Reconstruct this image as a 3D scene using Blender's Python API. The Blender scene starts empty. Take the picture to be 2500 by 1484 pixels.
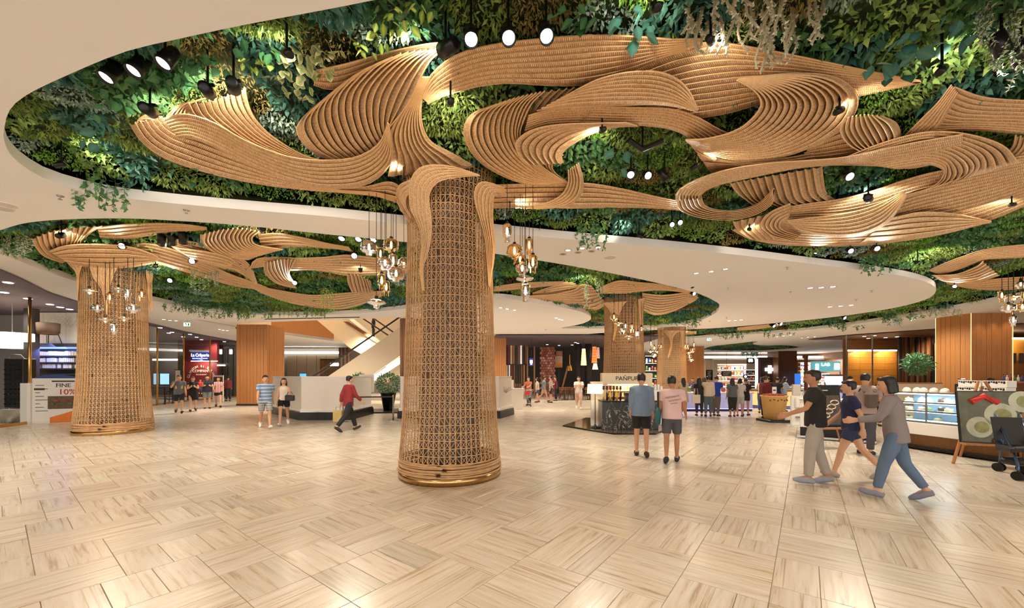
import bpy, bmesh, math, random
import numpy as np
from mathutils import Vector, Matrix
random.seed(7); RNG = np.random.default_rng(7)
PI = math.pi
SC = bpy.context.scene
COL = SC.collection

# ------------------------------------------------------------------ camera
F, CX, HY, EYE = 950.0, 1250.0, 918.0, 1.70        # focal length, principal column, horizon row (2500x1484), eye height
cd = bpy.data.cameras.new('camera'); cam = bpy.data.objects.new('camera', cd); COL.objects.link(cam)
cam.location = (0, 0, EYE); cam.rotation_euler = (PI/2, 0, 0)
cd.sensor_width = 36; cd.sensor_fit = 'HORIZONTAL'; cd.lens = F/2500*36; cd.shift_y = (HY-742)/2500
cd.clip_start = .05; cd.clip_end = 300
SC.camera = cam

# ------------------------------------------------------------------ world, exposure
SC.view_settings.view_transform = 'Standard'
SC.view_settings.look = 'None'
SC.view_settings.gamma = 1
SC.view_settings.use_curve_mapping = False
SC.view_settings.exposure = 0.1
W = bpy.data.worlds.new('world'); SC.world = W; W.use_nodes = True
W.node_tree.nodes['Background'].inputs[0].default_value = (1.0, .95, .89, 1)
W.node_tree.nodes['Background'].inputs[1].default_value = 3.0
WARM = (1.0, .925, .82); WARM2 = (1.0, .70, .42); COOL = (.75, .86, 1.0)
CEIL = 4.67; LEAFZ = 5.12

def P(px, py, z):            # pixel on the horizontal plane z
    d = F*(z-EYE)/(HY-py)
    return Vector(((px-CX)/F*d, d, z))
def G(px, py): return P(px, py, 0.0)
def D(px, py, d): return Vector(((px-CX)/F*d, d, EYE+(HY-py)/F*d))   # pixel at depth d

def lamp(name, kind, loc, energy, color=WARM, size=.2, target=None, angle=None, blend=1.0):
    l = bpy.data.lights.new(name, kind); l.energy = energy; l.color = color
    if kind == 'AREA': l.shape = 'DISK'; l.size = size
    else: l.shadow_soft_size = size
    if kind == 'SPOT': l.spot_size = angle or 2.4; l.spot_blend = blend
    o = bpy.data.objects.new(name, l); COL.objects.link(o); o.location = loc
    if target is not None:
        o.rotation_euler = (Vector(target)-Vector(loc)).to_track_quat('-Z', 'Y').to_euler()
    return o
# ceiling downlights on a wide grid (the hall's general light, partly behind the camera)
for ix, x in enumerate((-15, -9.5, -4, 2, 8, 14, 20)):
    for iy, y in enumerate((-4.5, .6, 9.2, 19.5, 26, 34, 42)):
        if iy == 2 and x in (-4, 2): y = 9.6
        lamp('downlight_lamp', 'SPOT', (x, y, CEIL-.03), 430 if y < 8 else (820 if y < 12 else 1200), WARM if y < 8 else (1.0, .90, .76), .25, (x, y, 0), 2.75, 1.0)

# ------------------------------------------------------------------ materials
MATS = {}
def nn(t, ty, **kw):
    n = t.nodes.new(ty)
    for k, v in kw.items():
        setattr(n, k, v)
    return n
def srgb(r, g, b):
    f = lambda c: ((c/255+.055)/1.055)**2.4 if c > 10.3 else c/255/12.92
    return (f(r), f(g), f(b), 1)
def mat(name, c, rough=.5, metal=0, var=.12, scale=6, emit=0, spec=.5, bump=0, stretch=None, ecol=None):
    if name in MATS: return MATS[name]
    m = bpy.data.materials.new(name); m.use_nodes = True; t = m.node_tree; b = t.nodes['Principled BSDF']
    c = srgb(*c) if max(c) > 1.01 else tuple(c)+(1,)
    b.inputs['Roughness'].default_value = rough; b.inputs['Metallic'].default_value = metal
    b.inputs['Specular IOR Level'].default_value = spec
    if var or bump:
        tc = nn(t, 'ShaderNodeTexCoord'); nz = nn(t, 'ShaderNodeTexNoise'); nz.inputs['Scale'].default_value = scale; nz.inputs['Detail'].default_value = 4
        if stretch:
            mp = nn(t, 'ShaderNodeMapping'); mp.inputs['Scale'].default_value = stretch
            t.links.new(tc.outputs['Object'], mp.inputs[0]); t.links.new(mp.outputs[0], nz.inputs['Vector'])
        else: t.links.new(tc.outputs['Object'], nz.inputs['Vector'])
        mx = nn(t, 'ShaderNodeMix', data_type='RGBA')
        mx.inputs['A'].default_value = tuple(v*(1-var) for v in c[:3])+(1,)
        mx.inputs['B'].default_value = tuple(min(1, v*(1+var)) for v in c[:3])+(1,)
        t.links.new(nz.outputs['Fac'], mx.inputs['Factor']); t.links.new(mx.outputs['Result'], b.inputs['Base Color'])
        if bump:
            bp = nn(t, 'ShaderNodeBump'); bp.inputs['Strength'].default_value = bump; bp.inputs['Distance'].default_value = .01
            t.links.new(nz.outputs['Fac'], bp.inputs['Height']); t.links.new(bp.outputs[0], b.inputs['Normal'])
    else: b.inputs['Base Color'].default_value = c
    if emit:
        b.inputs['Emission Color'].default_value = (tuple(ecol)+(1,)) if ecol else c
        b.inputs['Emission Strength'].default_value = emit
    MATS[name] = m
    return m
def glass(name, tint=(1, 1, 1), gloss=.12, rough=.02, gcol=(1, 1, 1)):
    if name in MATS: return MATS[name]
    m = bpy.data.materials.new(name); m.use_nodes = True; t = m.node_tree; t.nodes.remove(t.nodes['Principled BSDF'])
    tr = nn(t, 'ShaderNodeBsdfTransparent'); tr.inputs[0].default_value = tuple(tint)+(1,)
    gl = nn(t, 'ShaderNodeBsdfGlossy'); gl.inputs['Roughness'].default_value = rough; gl.inputs['Color'].default_value = tuple(gcol)+(1,)
    fr = nn(t, 'ShaderNodeLayerWeight'); fr.inputs[0].default_value = gloss
    mx = nn(t, 'ShaderNodeMixShader'); t.links.new(fr.outputs['Fresnel'], mx.inputs[0]); t.links.new(tr.outputs[0], mx.inputs[1]); t.links.new(gl.outputs[0], mx.inputs[2])
    t.links.new(mx.outputs[0], t.nodes['Material Output'].inputs[0]); MATS[name] = m
    return m
def bamboo_band_material():
    m = bpy.data.materials.new('woven_bamboo'); m.use_nodes = True; t = m.node_tree; b = t.nodes['Principled BSDF']; L = t.links.new
    uv = nn(t, 'ShaderNodeUVMap'); sp = nn(t, 'ShaderNodeSeparateXYZ'); L(uv.outputs[0], sp.inputs[0])
    mu = nn(t, 'ShaderNodeMath', operation='MULTIPLY'); mu.inputs[1].default_value = 50; L(sp.outputs['X'], mu.inputs[0])
    fl = nn(t, 'ShaderNodeMath', operation='FLOOR'); L(mu.outputs[0], fl.inputs[0])
    fc = nn(t, 'ShaderNodeMath', operation='FRACT'); L(mu.outputs[0], fc.inputs[0])
    oi = nn(t, 'ShaderNodeObjectInfo')
    ad = nn(t, 'ShaderNodeMath', operation='MULTIPLY_ADD'); ad.inputs[1].default_value = 91.7; L(oi.outputs['Random'], ad.inputs[0]); L(fl.outputs[0], ad.inputs[2])
    v3 = nn(t, 'ShaderNodeMath', operation='MULTIPLY'); v3.inputs[1].default_value = 3.0; L(sp.outputs['Y'], v3.inputs[0])
    vf = nn(t, 'ShaderNodeMath', operation='FLOOR'); L(v3.outputs[0], vf.inputs[0])
    cb = nn(t, 'ShaderNodeCombineXYZ'); L(ad.outputs[0], cb.inputs[0]); L(vf.outputs[0], cb.inputs[1])
    wn = nn(t, 'ShaderNodeTexWhiteNoise', noise_dimensions='2D'); L(cb.outputs[0], wn.inputs['Vector'])
    r = nn(t, 'ShaderNodeValToRGB'); e = r.color_ramp.elements
    e[0].color = srgb(220, 176, 132); e[1].color = srgb(250, 222, 184); e.new(.5).color = srgb(239, 200, 156)
    L(wn.outputs['Value'], r.inputs[0])
    # slat profile: 0 at the gap, 1 on the crown
    pg = nn(t, 'ShaderNodeMath', operation='PINGPONG'); pg.inputs[1].default_value = .5; L(fc.outputs[0], pg.inputs[0])
    ss = nn(t, 'ShaderNodeMapRange'); ss.inputs['From Min'].default_value = .03; ss.inputs['From Max'].default_value = .27; L(pg.outputs[0], ss.inputs['Value'])
    # crossing cane lines
    v4 = nn(t, 'ShaderNodeMath', operation='FRACT'); L(v3.outputs[0], v4.inputs[0])
    pv = nn(t, 'ShaderNodeMath', operation='PINGPONG'); pv.inputs[1].default_value = .5; L(v4.outputs[0], pv.inputs[0])
    sv = nn(t, 'ShaderNodeMapRange'); sv.inputs['From Min'].default_value = .02; sv.inputs['From Max'].default_value = .07; L(pv.outputs[0], sv.inputs['Value'])
    mn = nn(t, 'ShaderNodeMath', operation='MULTIPLY'); L(ss.outputs[0], mn.inputs[0]); L(sv.outputs[0], mn.inputs[1])
    mx = nn(t, 'ShaderNodeMix', data_type='RGBA'); mx.inputs['A'].default_value = srgb(144, 104, 70); L(mn.outputs[0], mx.inputs['Factor']); L(r.outputs[0], mx.inputs['B'])
    L(mx.outputs['Result'], b.inputs['Base Color'])
    bp = nn(t, 'ShaderNodeBump'); bp.inputs['Strength'].default_value = .5; bp.inputs['Distance'].default_value = .006; L(mn.outputs[0], bp.inputs['Height']); L(bp.outputs[0], b.inputs['Normal'])
    b.inputs['Roughness'].default_value = .5
    return m
M_BAND = bamboo_band_material()
M_CANE = mat('bamboo_cane', (228, 188, 138), .45, var=.2, scale=30)
M_CANE_D = mat('bamboo_cane_brown', (200, 158, 112), .5, var=.4, scale=9)
M_CORE = mat('core_mesh', (110, 96, 86), .8, var=.35, scale=40, stretch=(1, 1, .2))
M_BRASS = mat('brass', (196, 160, 108), .2, 1, var=.06, scale=3)
M_GOLD = mat('gold_post', (205, 160, 90), .25, 1, var=.05)
M_CEIL = mat('ceiling_paint', (238, 236, 237), .75, var=.02, scale=1.2)
M_RIM = mat('ceiling_rim', (206, 200, 196), .75, var=.03)
M_BLACK = mat('black_metal', (24, 23, 23), .35, .3, var=.1)
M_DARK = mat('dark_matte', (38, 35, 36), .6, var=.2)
M_WHITE = mat('white_laminate', (236, 230, 222), .35, var=.02)
M_LENS = mat('lamp_lens', (1, .95, .86), .3, var=0, emit=10)
M_STEEL = mat('steel', (190, 188, 184), .25, 1, var=.05)
M_BULB = mat('bulb_glow', (1, .72, .38), .3, var=0, emit=9)

# ------------------------------------------------------------------ mesh helpers
class MB:
    def __init__(s): s.v = []; s.f = []
    def add(s, vs, fs):
        o = len(s.v); s.v += [tuple(v) for v in vs]; s.f += [tuple(i+o for i in f) for f in fs]; return s
    def box(s, x0, x1, y0, y1, z0, z1, bev=0):
        if x0 > x1: x0, x1 = x1, x0
        if y0 > y1: y0, y1 = y1, y0
        if z0 > z1: z0, z1 = z1, z0
        if bev:
            b = min(bev, (x1-x0)/2.01, (y1-y0)/2.01, (z1-z0)/2.01)
            vs = []
            for z, i in ((z0, b), (z0+b, 0), (z1-b, 0), (z1, b)):
                for (x, y) in ((x0+i, y0+b), (x0+b, y0+i), (x1-b, y0+i), (x1-i, y0+b), (x1-i, y1-b), (x1-b, y1-i), (x0+b, y1-i), (x0+i, y1-b)):
                    vs.append((x, y, z))
            fs = [tuple(range(7, -1, -1)), tuple(range(24, 32))]
            for k in range(3):
                for j in range(8):
                    a = k*8+j; c = k*8+(j+1) % 8; fs.append((a, c, c+8, a+8))
            return s.add(vs, fs)
        return s.add([(x0, y0, z0), (x1, y0, z0), (x1, y1, z0), (x0, y1, z0), (x0, y0, z1), (x1, y0, z1), (x1, y1, z1), (x0, y1, z1)],
                     [(3, 2, 1, 0), (4, 5, 6, 7), (0, 1, 5, 4), (1, 2, 6, 5), (2, 3, 7, 6), (3, 0, 4, 7)])
    def tube(s, pts, r, n=8, caps=True, closed=False):
        pts = [Vector(p) for p in pts]; m = len(pts); rr = r if isinstance(r, (list, tuple)) else [r]*m
        vs = []; fs = []; ref = None
        for i, p in enumerate(pts):
            if closed: t = pts[(i+1) % m]-pts[i-1]
            else: t = pts[min(i+1, m-1)]-pts[max(i-1, 0)]
            t = t.normalized() if t.length > 1e-9 else Vector((0, 0, 1))
            if ref is None: ref = Vector((1, 0, 0)) if abs(t.x) < .9 else Vector((0, 1, 0))
            a = t.cross(ref)
            if a.length < 1e-6: a = t.cross(Vector((0, 1, .1)))
            a.normalize(); b = t.cross(a).normalized(); ref = -b if False else ref
            q = rr[i]; qx, qy = q if isinstance(q, tuple) else (q, q)
            for k in range(n):
                w = 2*PI*k/n; vs.append(p+a*(math.cos(w)*qx)+b*(math.sin(w)*qy))
        for i in range(m if closed else m-1):
            for k in range(n):
                j = (i+1) % m; fs.append((i*n+k, i*n+(k+1) % n, j*n+(k+1) % n, j*n+k))
        if caps and not closed: fs.append(tuple(range(n-1, -1, -1))); fs.append(tuple(range((m-1)*n, m*n)))
        return s.add(vs, fs)
    def lathe(s, prof, n=20, c=(0, 0, 0), caps=True, sx=1, sy=1):
        vs = []; fs = []; m = len(prof)
        for r, z in prof:
            for k in range(n):
                w = 2*PI*k/n; vs.append((c[0]+r*math.cos(w)*sx, c[1]+r*math.sin(w)*sy, c[2]+z))
        for i in range(m-1):
            for k in range(n): fs.append((i*n+k, i*n+(k+1) % n, (i+1)*n+(k+1) % n, (i+1)*n+k))
        if caps:
            if prof[0][0] > 1e-4: fs.append(tuple(range(n-1, -1, -1)))
            if prof[-1][0] > 1e-4: fs.append(tuple(range((m-1)*n, m*n)))
        return s.add(vs, fs)
    def cyl(s, c, r, h, n=16): return s.lathe([(r, 0), (r, h)], n, c)
    def quad(s, a, b, c, d): return s.add([a, b, c, d], [(0, 1, 2, 3)])
    def prism(s, poly, z0, z1):
        n = len(poly); vs = [(x, y, z0) for x, y in poly]+[(x, y, z1) for x, y in poly]
        fs = [tuple(range(n-1, -1, -1)), tuple(range(n, 2*n))]+[(i, (i+1) % n, (i+1) % n+n, i+n) for i in range(n)]
        return s.add(vs, fs)
    def slab(s, poly, d):        # poly: 3D planar polygon, extruded by vector d
        n = len(poly); d = Vector(d); vs = [Vector(p) for p in poly]+[Vector(p)+d for p in poly]
        fs = [tuple(range(n-1, -1, -1)), tuple(range(n, 2*n))]+[(i, (i+1) % n, (i+1) % n+n, i+n) for i in range(n)]
        return s.add(vs, fs)
    def mesh(s, name):
        m = bpy.data.meshes.new(name); m.from_pydata(s.v, [], s.f); m.update(); return m
    def build(s, name, m, parent=None, smooth=False, loc=None, rz=0):
        me = s.mesh(name); me.materials.append(m)
        if smooth: me.polygons.foreach_set('use_smooth', [True]*len(me.polygons))
        return link(name, me, parent, loc, rz)
def link(name, me, parent=None, loc=None, rz=0):
    o = bpy.data.objects.new(name, me); COL.objects.link(o)
    if loc is not None: o.location = loc
    if rz: o.rotation_euler = (0, 0, rz)
    if parent: o.parent = parent
    return o
def tag(o, label, cat, group=None, kind=None):
    if label: o['label'] = label
    if cat: o['category'] = cat
    if group: o['group'] = group
    if kind: o['kind'] = kind
    return o
def thing(name, label, cat, loc=(0, 0, 0), rz=0, group=None):
    return tag(link(name, None, None, loc, rz), label, cat, group)
def struct(o): o['kind'] = 'structure'; return o
def cat_curve(pts, n):
    pts = [np.array(p, float) for p in pts]
    if len(pts) == 2: return [pts[0]+(pts[1]-pts[0])*i/(n-1) for i in range(n)]
    seg = [np.linalg.norm(pts[i+1]-pts[i])**.5+1e-6 for i in range(len(pts)-1)]; tt = np.concatenate([[0], np.cumsum(seg)])
    p = [2*pts[0]-pts[1]]+pts+[2*pts[-1]-pts[-2]]
    out = []
    for i in range(n):
        u = tt[-1]*i/(n-1); k = min(int(np.searchsorted(tt, u, 'right'))-1, len(pts)-2); k = max(k, 0)
        x = (u-tt[k])/(tt[k+1]-tt[k]); a, b, c, d = p[k:k+4]
        out.append(.5*((2*b)+(c-a)*x+(2*a-5*b+4*c-d)*x*x+(3*b-a-3*c+d)*x**3))
    return out
def copy_tree(o, parent=None):
    c = o.copy(); COL.objects.link(c); c.parent = parent
    for ch in o.children: copy_tree(ch, c)
    return c
def text(body, size, m, loc, rot, parent, name='lettering', ext=.006, align='CENTER', sx=1):
    cu = bpy.data.curves.new(name, 'FONT'); cu.body = body; cu.size = size; cu.extrude = ext; cu.align_x = align; cu.align_y = 'CENTER'; cu.resolution_u = 3
    o = bpy.data.objects.new(name, cu); COL.objects.link(o)
    dg = bpy.context.evaluated_depsgraph_get(); me = bpy.data.meshes.new_from_object(o.evaluated_get(dg))
    bpy.data.objects.remove(o); bpy.data.curves.remove(cu); me.materials.clear(); me.materials.append(m)
    q = link(name, me, parent, loc); q.rotation_euler = rot; q.scale = (sx, 1, 1)
    return q
# ------------------------------------------------------------------ floor: stone tiles in a basket weave
def tile_material():
    m = bpy.data.materials.new('vein_cut_stone'); m.use_nodes = True; t = m.node_tree; b = t.nodes['Principled BSDF']; L = t.links.new
    uv = nn(t, 'ShaderNodeUVMap'); at = nn(t, 'ShaderNodeAttribute', attribute_name='tint')
    mp = nn(t, 'ShaderNodeMapping'); mp.inputs['Scale'].default_value = (.9, 11, 1); L(uv.outputs[0], mp.inputs[0])
    n1 = nn(t, 'ShaderNodeTexNoise'); n1.inputs['Scale'].default_value = 1.6; n1.inputs['Detail'].default_value = 6; n1.inputs['Roughness'].default_value = .62; n1.inputs['Distortion'].default_value = .35; L(mp.outputs[0], n1.inputs['Vector'])
    r = nn(t, 'ShaderNodeValToRGB'); e = r.color_ramp.elements
    e[0].position = .3; e[0].color = srgb(172, 148, 122); e[1].position = .62; e[1].color = srgb(212, 202, 188); e.new(.43).color = srgb(201, 186, 165)
    L(n1.outputs['Fac'], r.inputs[0])
    mp2 = nn(t, 'ShaderNodeMapping'); mp2.inputs['Scale'].default_value = (.6, 30, 1); L(uv.outputs[0], mp2.inputs[0])
    n2 = nn(t, 'ShaderNodeTexNoise'); n2.inputs['Scale'].default_value = 1.1; n2.inputs['Detail'].default_value = 3; n2.inputs['Distortion'].default_value = .8; L(mp2.outputs[0], n2.inputs['Vector'])
    r2 = nn(t, 'ShaderNodeValToRGB'); e = r2.color_ramp.elements; e[0].position = .28; e[0].color = (.62, .5, .38, 1); e[1].position = .40; e[1].color = (1, 1, 1, 1); L(n2.outputs['Fac'], r2.inputs[0])
    mm = nn(t, 'ShaderNodeMix', data_type='RGBA', blend_type='MULTIPLY'); mm.inputs['Factor'].default_value = .8; L(r.outputs[0], mm.inputs['A']); L(r2.outputs[0], mm.inputs['B'])
    mx = nn(t, 'ShaderNodeMix', data_type='RGBA', blend_type='MULTIPLY'); mx.inputs['Factor'].default_value = 1; L(mm.outputs['Result'], mx.inputs['A']); L(at.outputs['Color'], mx.inputs['B'])
    L(mx.outputs['Result'], b.inputs['Base Color'])
    b.inputs['Roughness'].default_value = .26; b.inputs['Specular IOR Level'].default_value = .4
    return m
M_TILE = tile_material()
M_GROUT = mat('grout', (150, 128, 104), .8, var=.1)
floor = struct(MB().box(-46, 46, -14, 75, -.25, -.006).build('floor', M_GROUT))
ang = math.atan2(717, 950); U = np.array([math.sin(ang), math.cos(ang)]); V = np.array([-U[1], U[0]])
SW, SL = .628, .94
org = np.array([(1927.5-CX)/F*6.67, 6.67])            # one long joint passes through here
tiles = []                                             # (corners, length axis, tint)
for i in range(-70, 70):
    for j in range(-60, 70):
        c0 = org+V*(SW*i)+U*(SL*j+(.47 if (i % 4) in (1, 2) else 0))
        c = c0+V*SW/2+U*SL/2
        if not (-30 < c[0] < 34 and -3 < c[1] < 48): continue
        rr = random.random()
        if (i+j) % 2:   # laid across: three short tiles
            cuts = [0, 1/3, 2/3, 1] if rr < .75 else [0, .5, 1]
            for a, b in zip(cuts, cuts[1:]): tiles.append((c0+U*SL*a, U*SL*(b-a), V*SW, 1))
        else:
            cuts = [0, .5, 1] if rr < .6 else ([0, .33, 1] if rr < .8 else [0, .67, 1])
            ends = [0, 1] if random.random() < .55 else [0, random.choice((.5, .33, .67)), 1]
            for a, b in zip(cuts, cuts[1:]):
                for p, q in zip(ends, ends[1:]): tiles.append((c0+V*SW*a+U*SL*p, U*SL*(q-p), V*SW*(b-a), 0))
def tile_vis(t):
    c = t[0]+(t[1]+t[2])/2
    if c[1] < 1.2: return -1
    px = CX+c[0]/c[1]*F; py = HY+EYE/c[1]*F
    return 1/c[1] if -60 < px < 2560 and py < 1530 else -1
vis = sorted(range(len(tiles)), key=lambda k: -tile_vis(tiles[k]))
near = [k for k in vis[:300] if tile_vis(tiles[k]) > 0]; nearset = set(near)
def tile_geo(t, g=.0022, simple=False):
    o, a, b, ax = t; la = np.linalg.norm(a); lb = np.linalg.norm(b); ua = a/la; ub = b/lb
    p = [o+ua*g+ub*g, o+ua*(la-g)+ub*g, o+ua*(la-g)+ub*(lb-g), o+ua*g+ub*(lb-g)]
    q = [o+ua*2*g+ub*2*g, o+ua*(la-2*g)+ub*2*g, o+ua*(la-2*g)+ub*(lb-2*g), o+ua*2*g+ub*(lb-2*g)]
    flip = 1
    vs = [(x[0], x[1], -.006) for x in p]+[(x[0], x[1], -.0012) for x in p]+[(x[0], x[1], 0) for x in q]
    # U x V points: keep faces upward
    fs = [(8, 9, 10, 11)]+[(k, (k+1) % 4, (k+1) % 4+4, k+4) for k in range(4)]+[(k+4, (k+1) % 4+4, (k+1) % 4+8, k+8) for k in range(4)]
    if simple: vs = vs[8:]; fs = [(0, 1, 2, 3)]
    ou, ov = random.random()*40, random.random()*40
    long_ax = ub if ax else ua; sh_ax = ua if ax else ub
    if not ax and lb > la: long_ax, sh_ax = ua, ub
    uv = [(float(np.dot(np.array(v[:2])-o, long_ax))+ou, float(np.dot(np.array(v[:2])-o, sh_ax))+ov) for v in vs]
    k = random.gauss(.97, .05); tint = (min(1.05, k*random.uniform(.99, 1.02)), k, k*random.uniform(.96, 1.0), 1)
    return vs, fs, uv, tint
def tile_mesh(name, ks, simple=False):
    vs, fs, uv, ti = [], [], [], []
    for k in ks:
        a, b, c, d = tile_geo(tiles[k], simple=simple); o = len(vs); vs += a; fs += [tuple(i+o for i in f) for f in b]; uv += c; ti += [d]*len(a)
    me = bpy.data.meshes.new(name); me.from_pydata(vs, [], fs); me.update()
    ul = me.uv_layers.new(name='UVMap'); idx = np.zeros(len(me.loops), int); me.loops.foreach_get('vertex_index', idx)
    ul.data.foreach_set('uv', np.array(uv)[idx].ravel())
    at = me.color_attributes.new('tint', 'FLOAT_COLOR', 'POINT'); at.data.foreach_set('color', np.array(ti, float).ravel())
    me.materials.append(M_TILE); return me
for k in near: link('stone_tile', tile_mesh('stone_tile', [k]), floor)
tf = link('tile_field', tile_mesh('tile_field', [k for k in range(len(tiles)) if k not in nearset], True), floor); tf['kind'] = 'stuff'

# ------------------------------------------------------------------ ceiling with organic openings
A_PX = [(8, 330), (20, 275), (60, 235), (150, 190), (300, 128), (450, 92), (600, 60), (750, 32), (900, 3), (1200, -60), (1700, -140), (2400, -200), (3300, -150), (3500, 200),
        (3300, 560), (2900, 655), (2500, 722), (2350, 750), (2200, 775), (2000, 802), (1850, 815), (1745, 821), (1680, 826), (1540, 828), (1480, 823), (1418, 818), (1480, 812), (1560, 807), (1700, 803),
        (1760, 800), (1900, 788), (2050, 772), (2180, 752), (2260, 731), (2285, 709), (2265, 690), (2200, 673), (2080, 656), (1950, 640), (1800, 622), (1600, 602), (1400, 585), (1200, 566), (1000, 548),
        (800, 528), (600, 512), (400, 494), (250, 475), (120, 440), (50, 400), (18, 365)]
B_PX = [(-90, 596), (-50, 575), (0, 562), (60, 545), (150, 536), (300, 533), (450, 540), (600, 551), (800, 572), (1000, 592), (1200, 618), (1400, 650), (1580, 685), (1700, 715), (1745, 735), (1757, 748), (1742, 767),
        (1690, 787), (1600, 799), (1480, 802), (1373, 801), (1410, 793), (1432, 786), (1443, 777), (1430, 765), (1380, 752), (1300, 738), (1210, 727), (1100, 735), (1000, 752), (900, 762), (800, 768), (700, 769),
        (600, 767), (480, 755), (380, 735), (300, 718), (184, 686), (80, 650), (0, 619), (-60, 605)]
D_PX = [(1713, 853), (1740, 845), (1800, 838), (1850, 833), (1838, 840), (1870, 843), (1920, 843), (1955, 848), (1940, 853), (1880, 857), (1800, 858), (1740, 857)]
E_PX = [(575, 788), (652, 786), (1000, 774), (1130, 774), (1130, 842), (815, 832), (653, 811), (575, 803)]
def outline(px, n, smooth=True):
    pts = [P(x, y, CEIL)[:2] for x, y in px]
    if not smooth: return [tuple(p) for p in pts]
    return [tuple(p) for p in cat_curve(pts+[pts[0]], n)[:-1]]
OUT_A = outline(A_PX, 220); OUT_B = outline(B_PX, 200); OUT_D = outline(D_PX, 40); OUT_E = outline(E_PX, 8, False)
def fill_plate(name, loops, z, thick, m, parent=None):
    cu = bpy.data.curves.new(name, 'CURVE'); cu.dimensions = '2D'; cu.fill_mode = 'BOTH'; cu.extrude = thick/2
    for lp in loops:
        s = cu.splines.new('POLY'); s.points.add(len(lp)-1)
        for q, p in zip(s.points, lp): q.co = (p[0], p[1], 0, 1)
        s.use_cyclic_u = True
    o = bpy.data.objects.new(name, cu); COL.objects.link(o)
    me = bpy.data.meshes.new_from_object(o.evaluated_get(bpy.context.evaluated_depsgraph_get()))
    bpy.data.objects.remove(o); bpy.data.curves.remove(cu); me.name = name; me.materials.clear(); me.materials.append(m)
    return link(name, me, parent, (0, 0, z+thick/2))
ceiling = struct(fill_plate('ceiling', [[(-46, -14), (46, -14), (46, 75), (-46, 75)], OUT_A, OUT_B, OUT_D, OUT_E], CEIL, .17, M_CEIL))
def rim(lp, name, z0, z1, m, off=0):
    n = len(lp); vs = []
    for i in range(n):
        a = Vector(lp[i-1]); b = Vector(lp[(i+1) % n]); t = (b-a).normalized(); q = Vector(lp[i])+Vector((t.y, -t.x))*off
        vs += [(q.x, q.y, z0), (q.x, q.y, z1)]
    return MB().add(vs, [(2*i, 2*((i+1) % n), 2*((i+1) % n)+1, 2*i+1) for i in range(n)]).build(name, m, ceiling)
# shadow-gap line that runs round each opening, and the dark recess walls above the rim
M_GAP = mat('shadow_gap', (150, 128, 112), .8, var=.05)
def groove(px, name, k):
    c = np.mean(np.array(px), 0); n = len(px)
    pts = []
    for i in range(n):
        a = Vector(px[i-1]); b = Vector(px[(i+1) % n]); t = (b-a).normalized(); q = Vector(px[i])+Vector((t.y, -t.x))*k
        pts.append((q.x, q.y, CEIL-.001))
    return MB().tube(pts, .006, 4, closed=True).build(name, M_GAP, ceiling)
def area(lp): return sum(lp[i-1][0]*lp[i][1]-lp[i][0]*lp[i-1][1] for i in range(len(lp)))/2
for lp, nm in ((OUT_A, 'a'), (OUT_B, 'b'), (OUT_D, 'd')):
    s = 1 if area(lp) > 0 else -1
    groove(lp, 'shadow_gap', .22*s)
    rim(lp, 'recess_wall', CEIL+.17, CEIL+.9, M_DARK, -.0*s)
# structural slab above everything
sl = MB()
sl.box(-46, 46, -14, 20.5, 5.75, 5.95); sl.box(-46, 46, 41, 75, 5.75, 5.95); sl.box(-46, -17, 20.5, 41, 5.75, 5.95); sl.box(-2, 46, 20.5, 41, 5.75, 5.95)
slab_o = struct(sl.build('ceiling_slab', M_DARK))

# ------------------------------------------------------------------ foliage growing in the openings
def inside(pts, poly):
    x, y = pts[:, 0], pts[:, 1]; c = np.zeros(len(pts), bool); p = np.array(poly); j = len(p)-1
    for i in range(len(p)):
        xi, yi = p[i]; xj, yj = p[j]
        m = ((yi > y) != (yj > y)) & (x < (xj-xi)*(y-yi)/(yj-yi+1e-12)+xi); c ^= m; j = i
    return c
def leafmat(name, c1, c2, c3=None, rough=.45):
    m = bpy.data.materials.new(name); m.use_nodes = True; t = m.node_tree; b = t.nodes['Principled BSDF']
    at = nn(t, 'ShaderNodeAttribute', attribute_name='shade'); r = nn(t, 'ShaderNodeValToRGB'); e = r.color_ramp.elements
    k = 1.38; up_ = lambda c: tuple(min(245, v*k+a) for v, a in zip(c, (22, 16, 22)))
    c1, c2 = up_(c1), up_(c2); c3 = up_(c3) if c3 and max(c3) < 190 else c3
    e[0].color = srgb(*c1); e[1].color = srgb(*c2)
    if c3: e.new(.85).color = srgb(*c3)
    t.links.new(at.outputs['Fac'], r.inputs[0]); t.links.new(r.outputs[0], b.inputs['Base Color']); b.inputs['Roughness'].default_value = rough
    b.inputs['Specular IOR Level'].default_value = .35
    MATS[name] = m; return m
SPECIES = [  # name, material, leaf length, width ratio, leaves per m2, droop, label word
    ('broad', leafmat('broad_leaf', (28, 66, 40), (72, 116, 62)), .105, .62, 620, .5),
    ('fern', leafmat('fern_leaf', (58, 90, 38), (116, 136, 62)), .085, .3, 1300, .75),
    ('moss', leafmat('moss_leaf', (52, 98, 32), (108, 152, 54)), .05, .4, 1600, .95),
    ('olive', leafmat('olive_moss', (78, 78, 38), (122, 112, 58)), .055, .3, 1500, .95),
    ('silver', leafmat('silver_leaf', (62, 92, 84), (138, 160, 140)), .06, .5, 1300, .5),
    ('pothos', leafmat('pothos_leaf', (48, 88, 40), (126, 154, 80)), .095, .5, 680, .45),
    ('teal', leafmat('teal_leaf', (24, 66, 58), (64, 110, 90)), .12, .5, 540, .5),
]
LV = np.array([(0, 0, 0), (0, .5, .10), (0, 1, -.10), (-.5, .42, 0), (.5, .42, 0)]); LF = np.array([(0, 4, 1), (1, 4, 2), (0, 1, 3), (1, 2, 3)])
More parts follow.
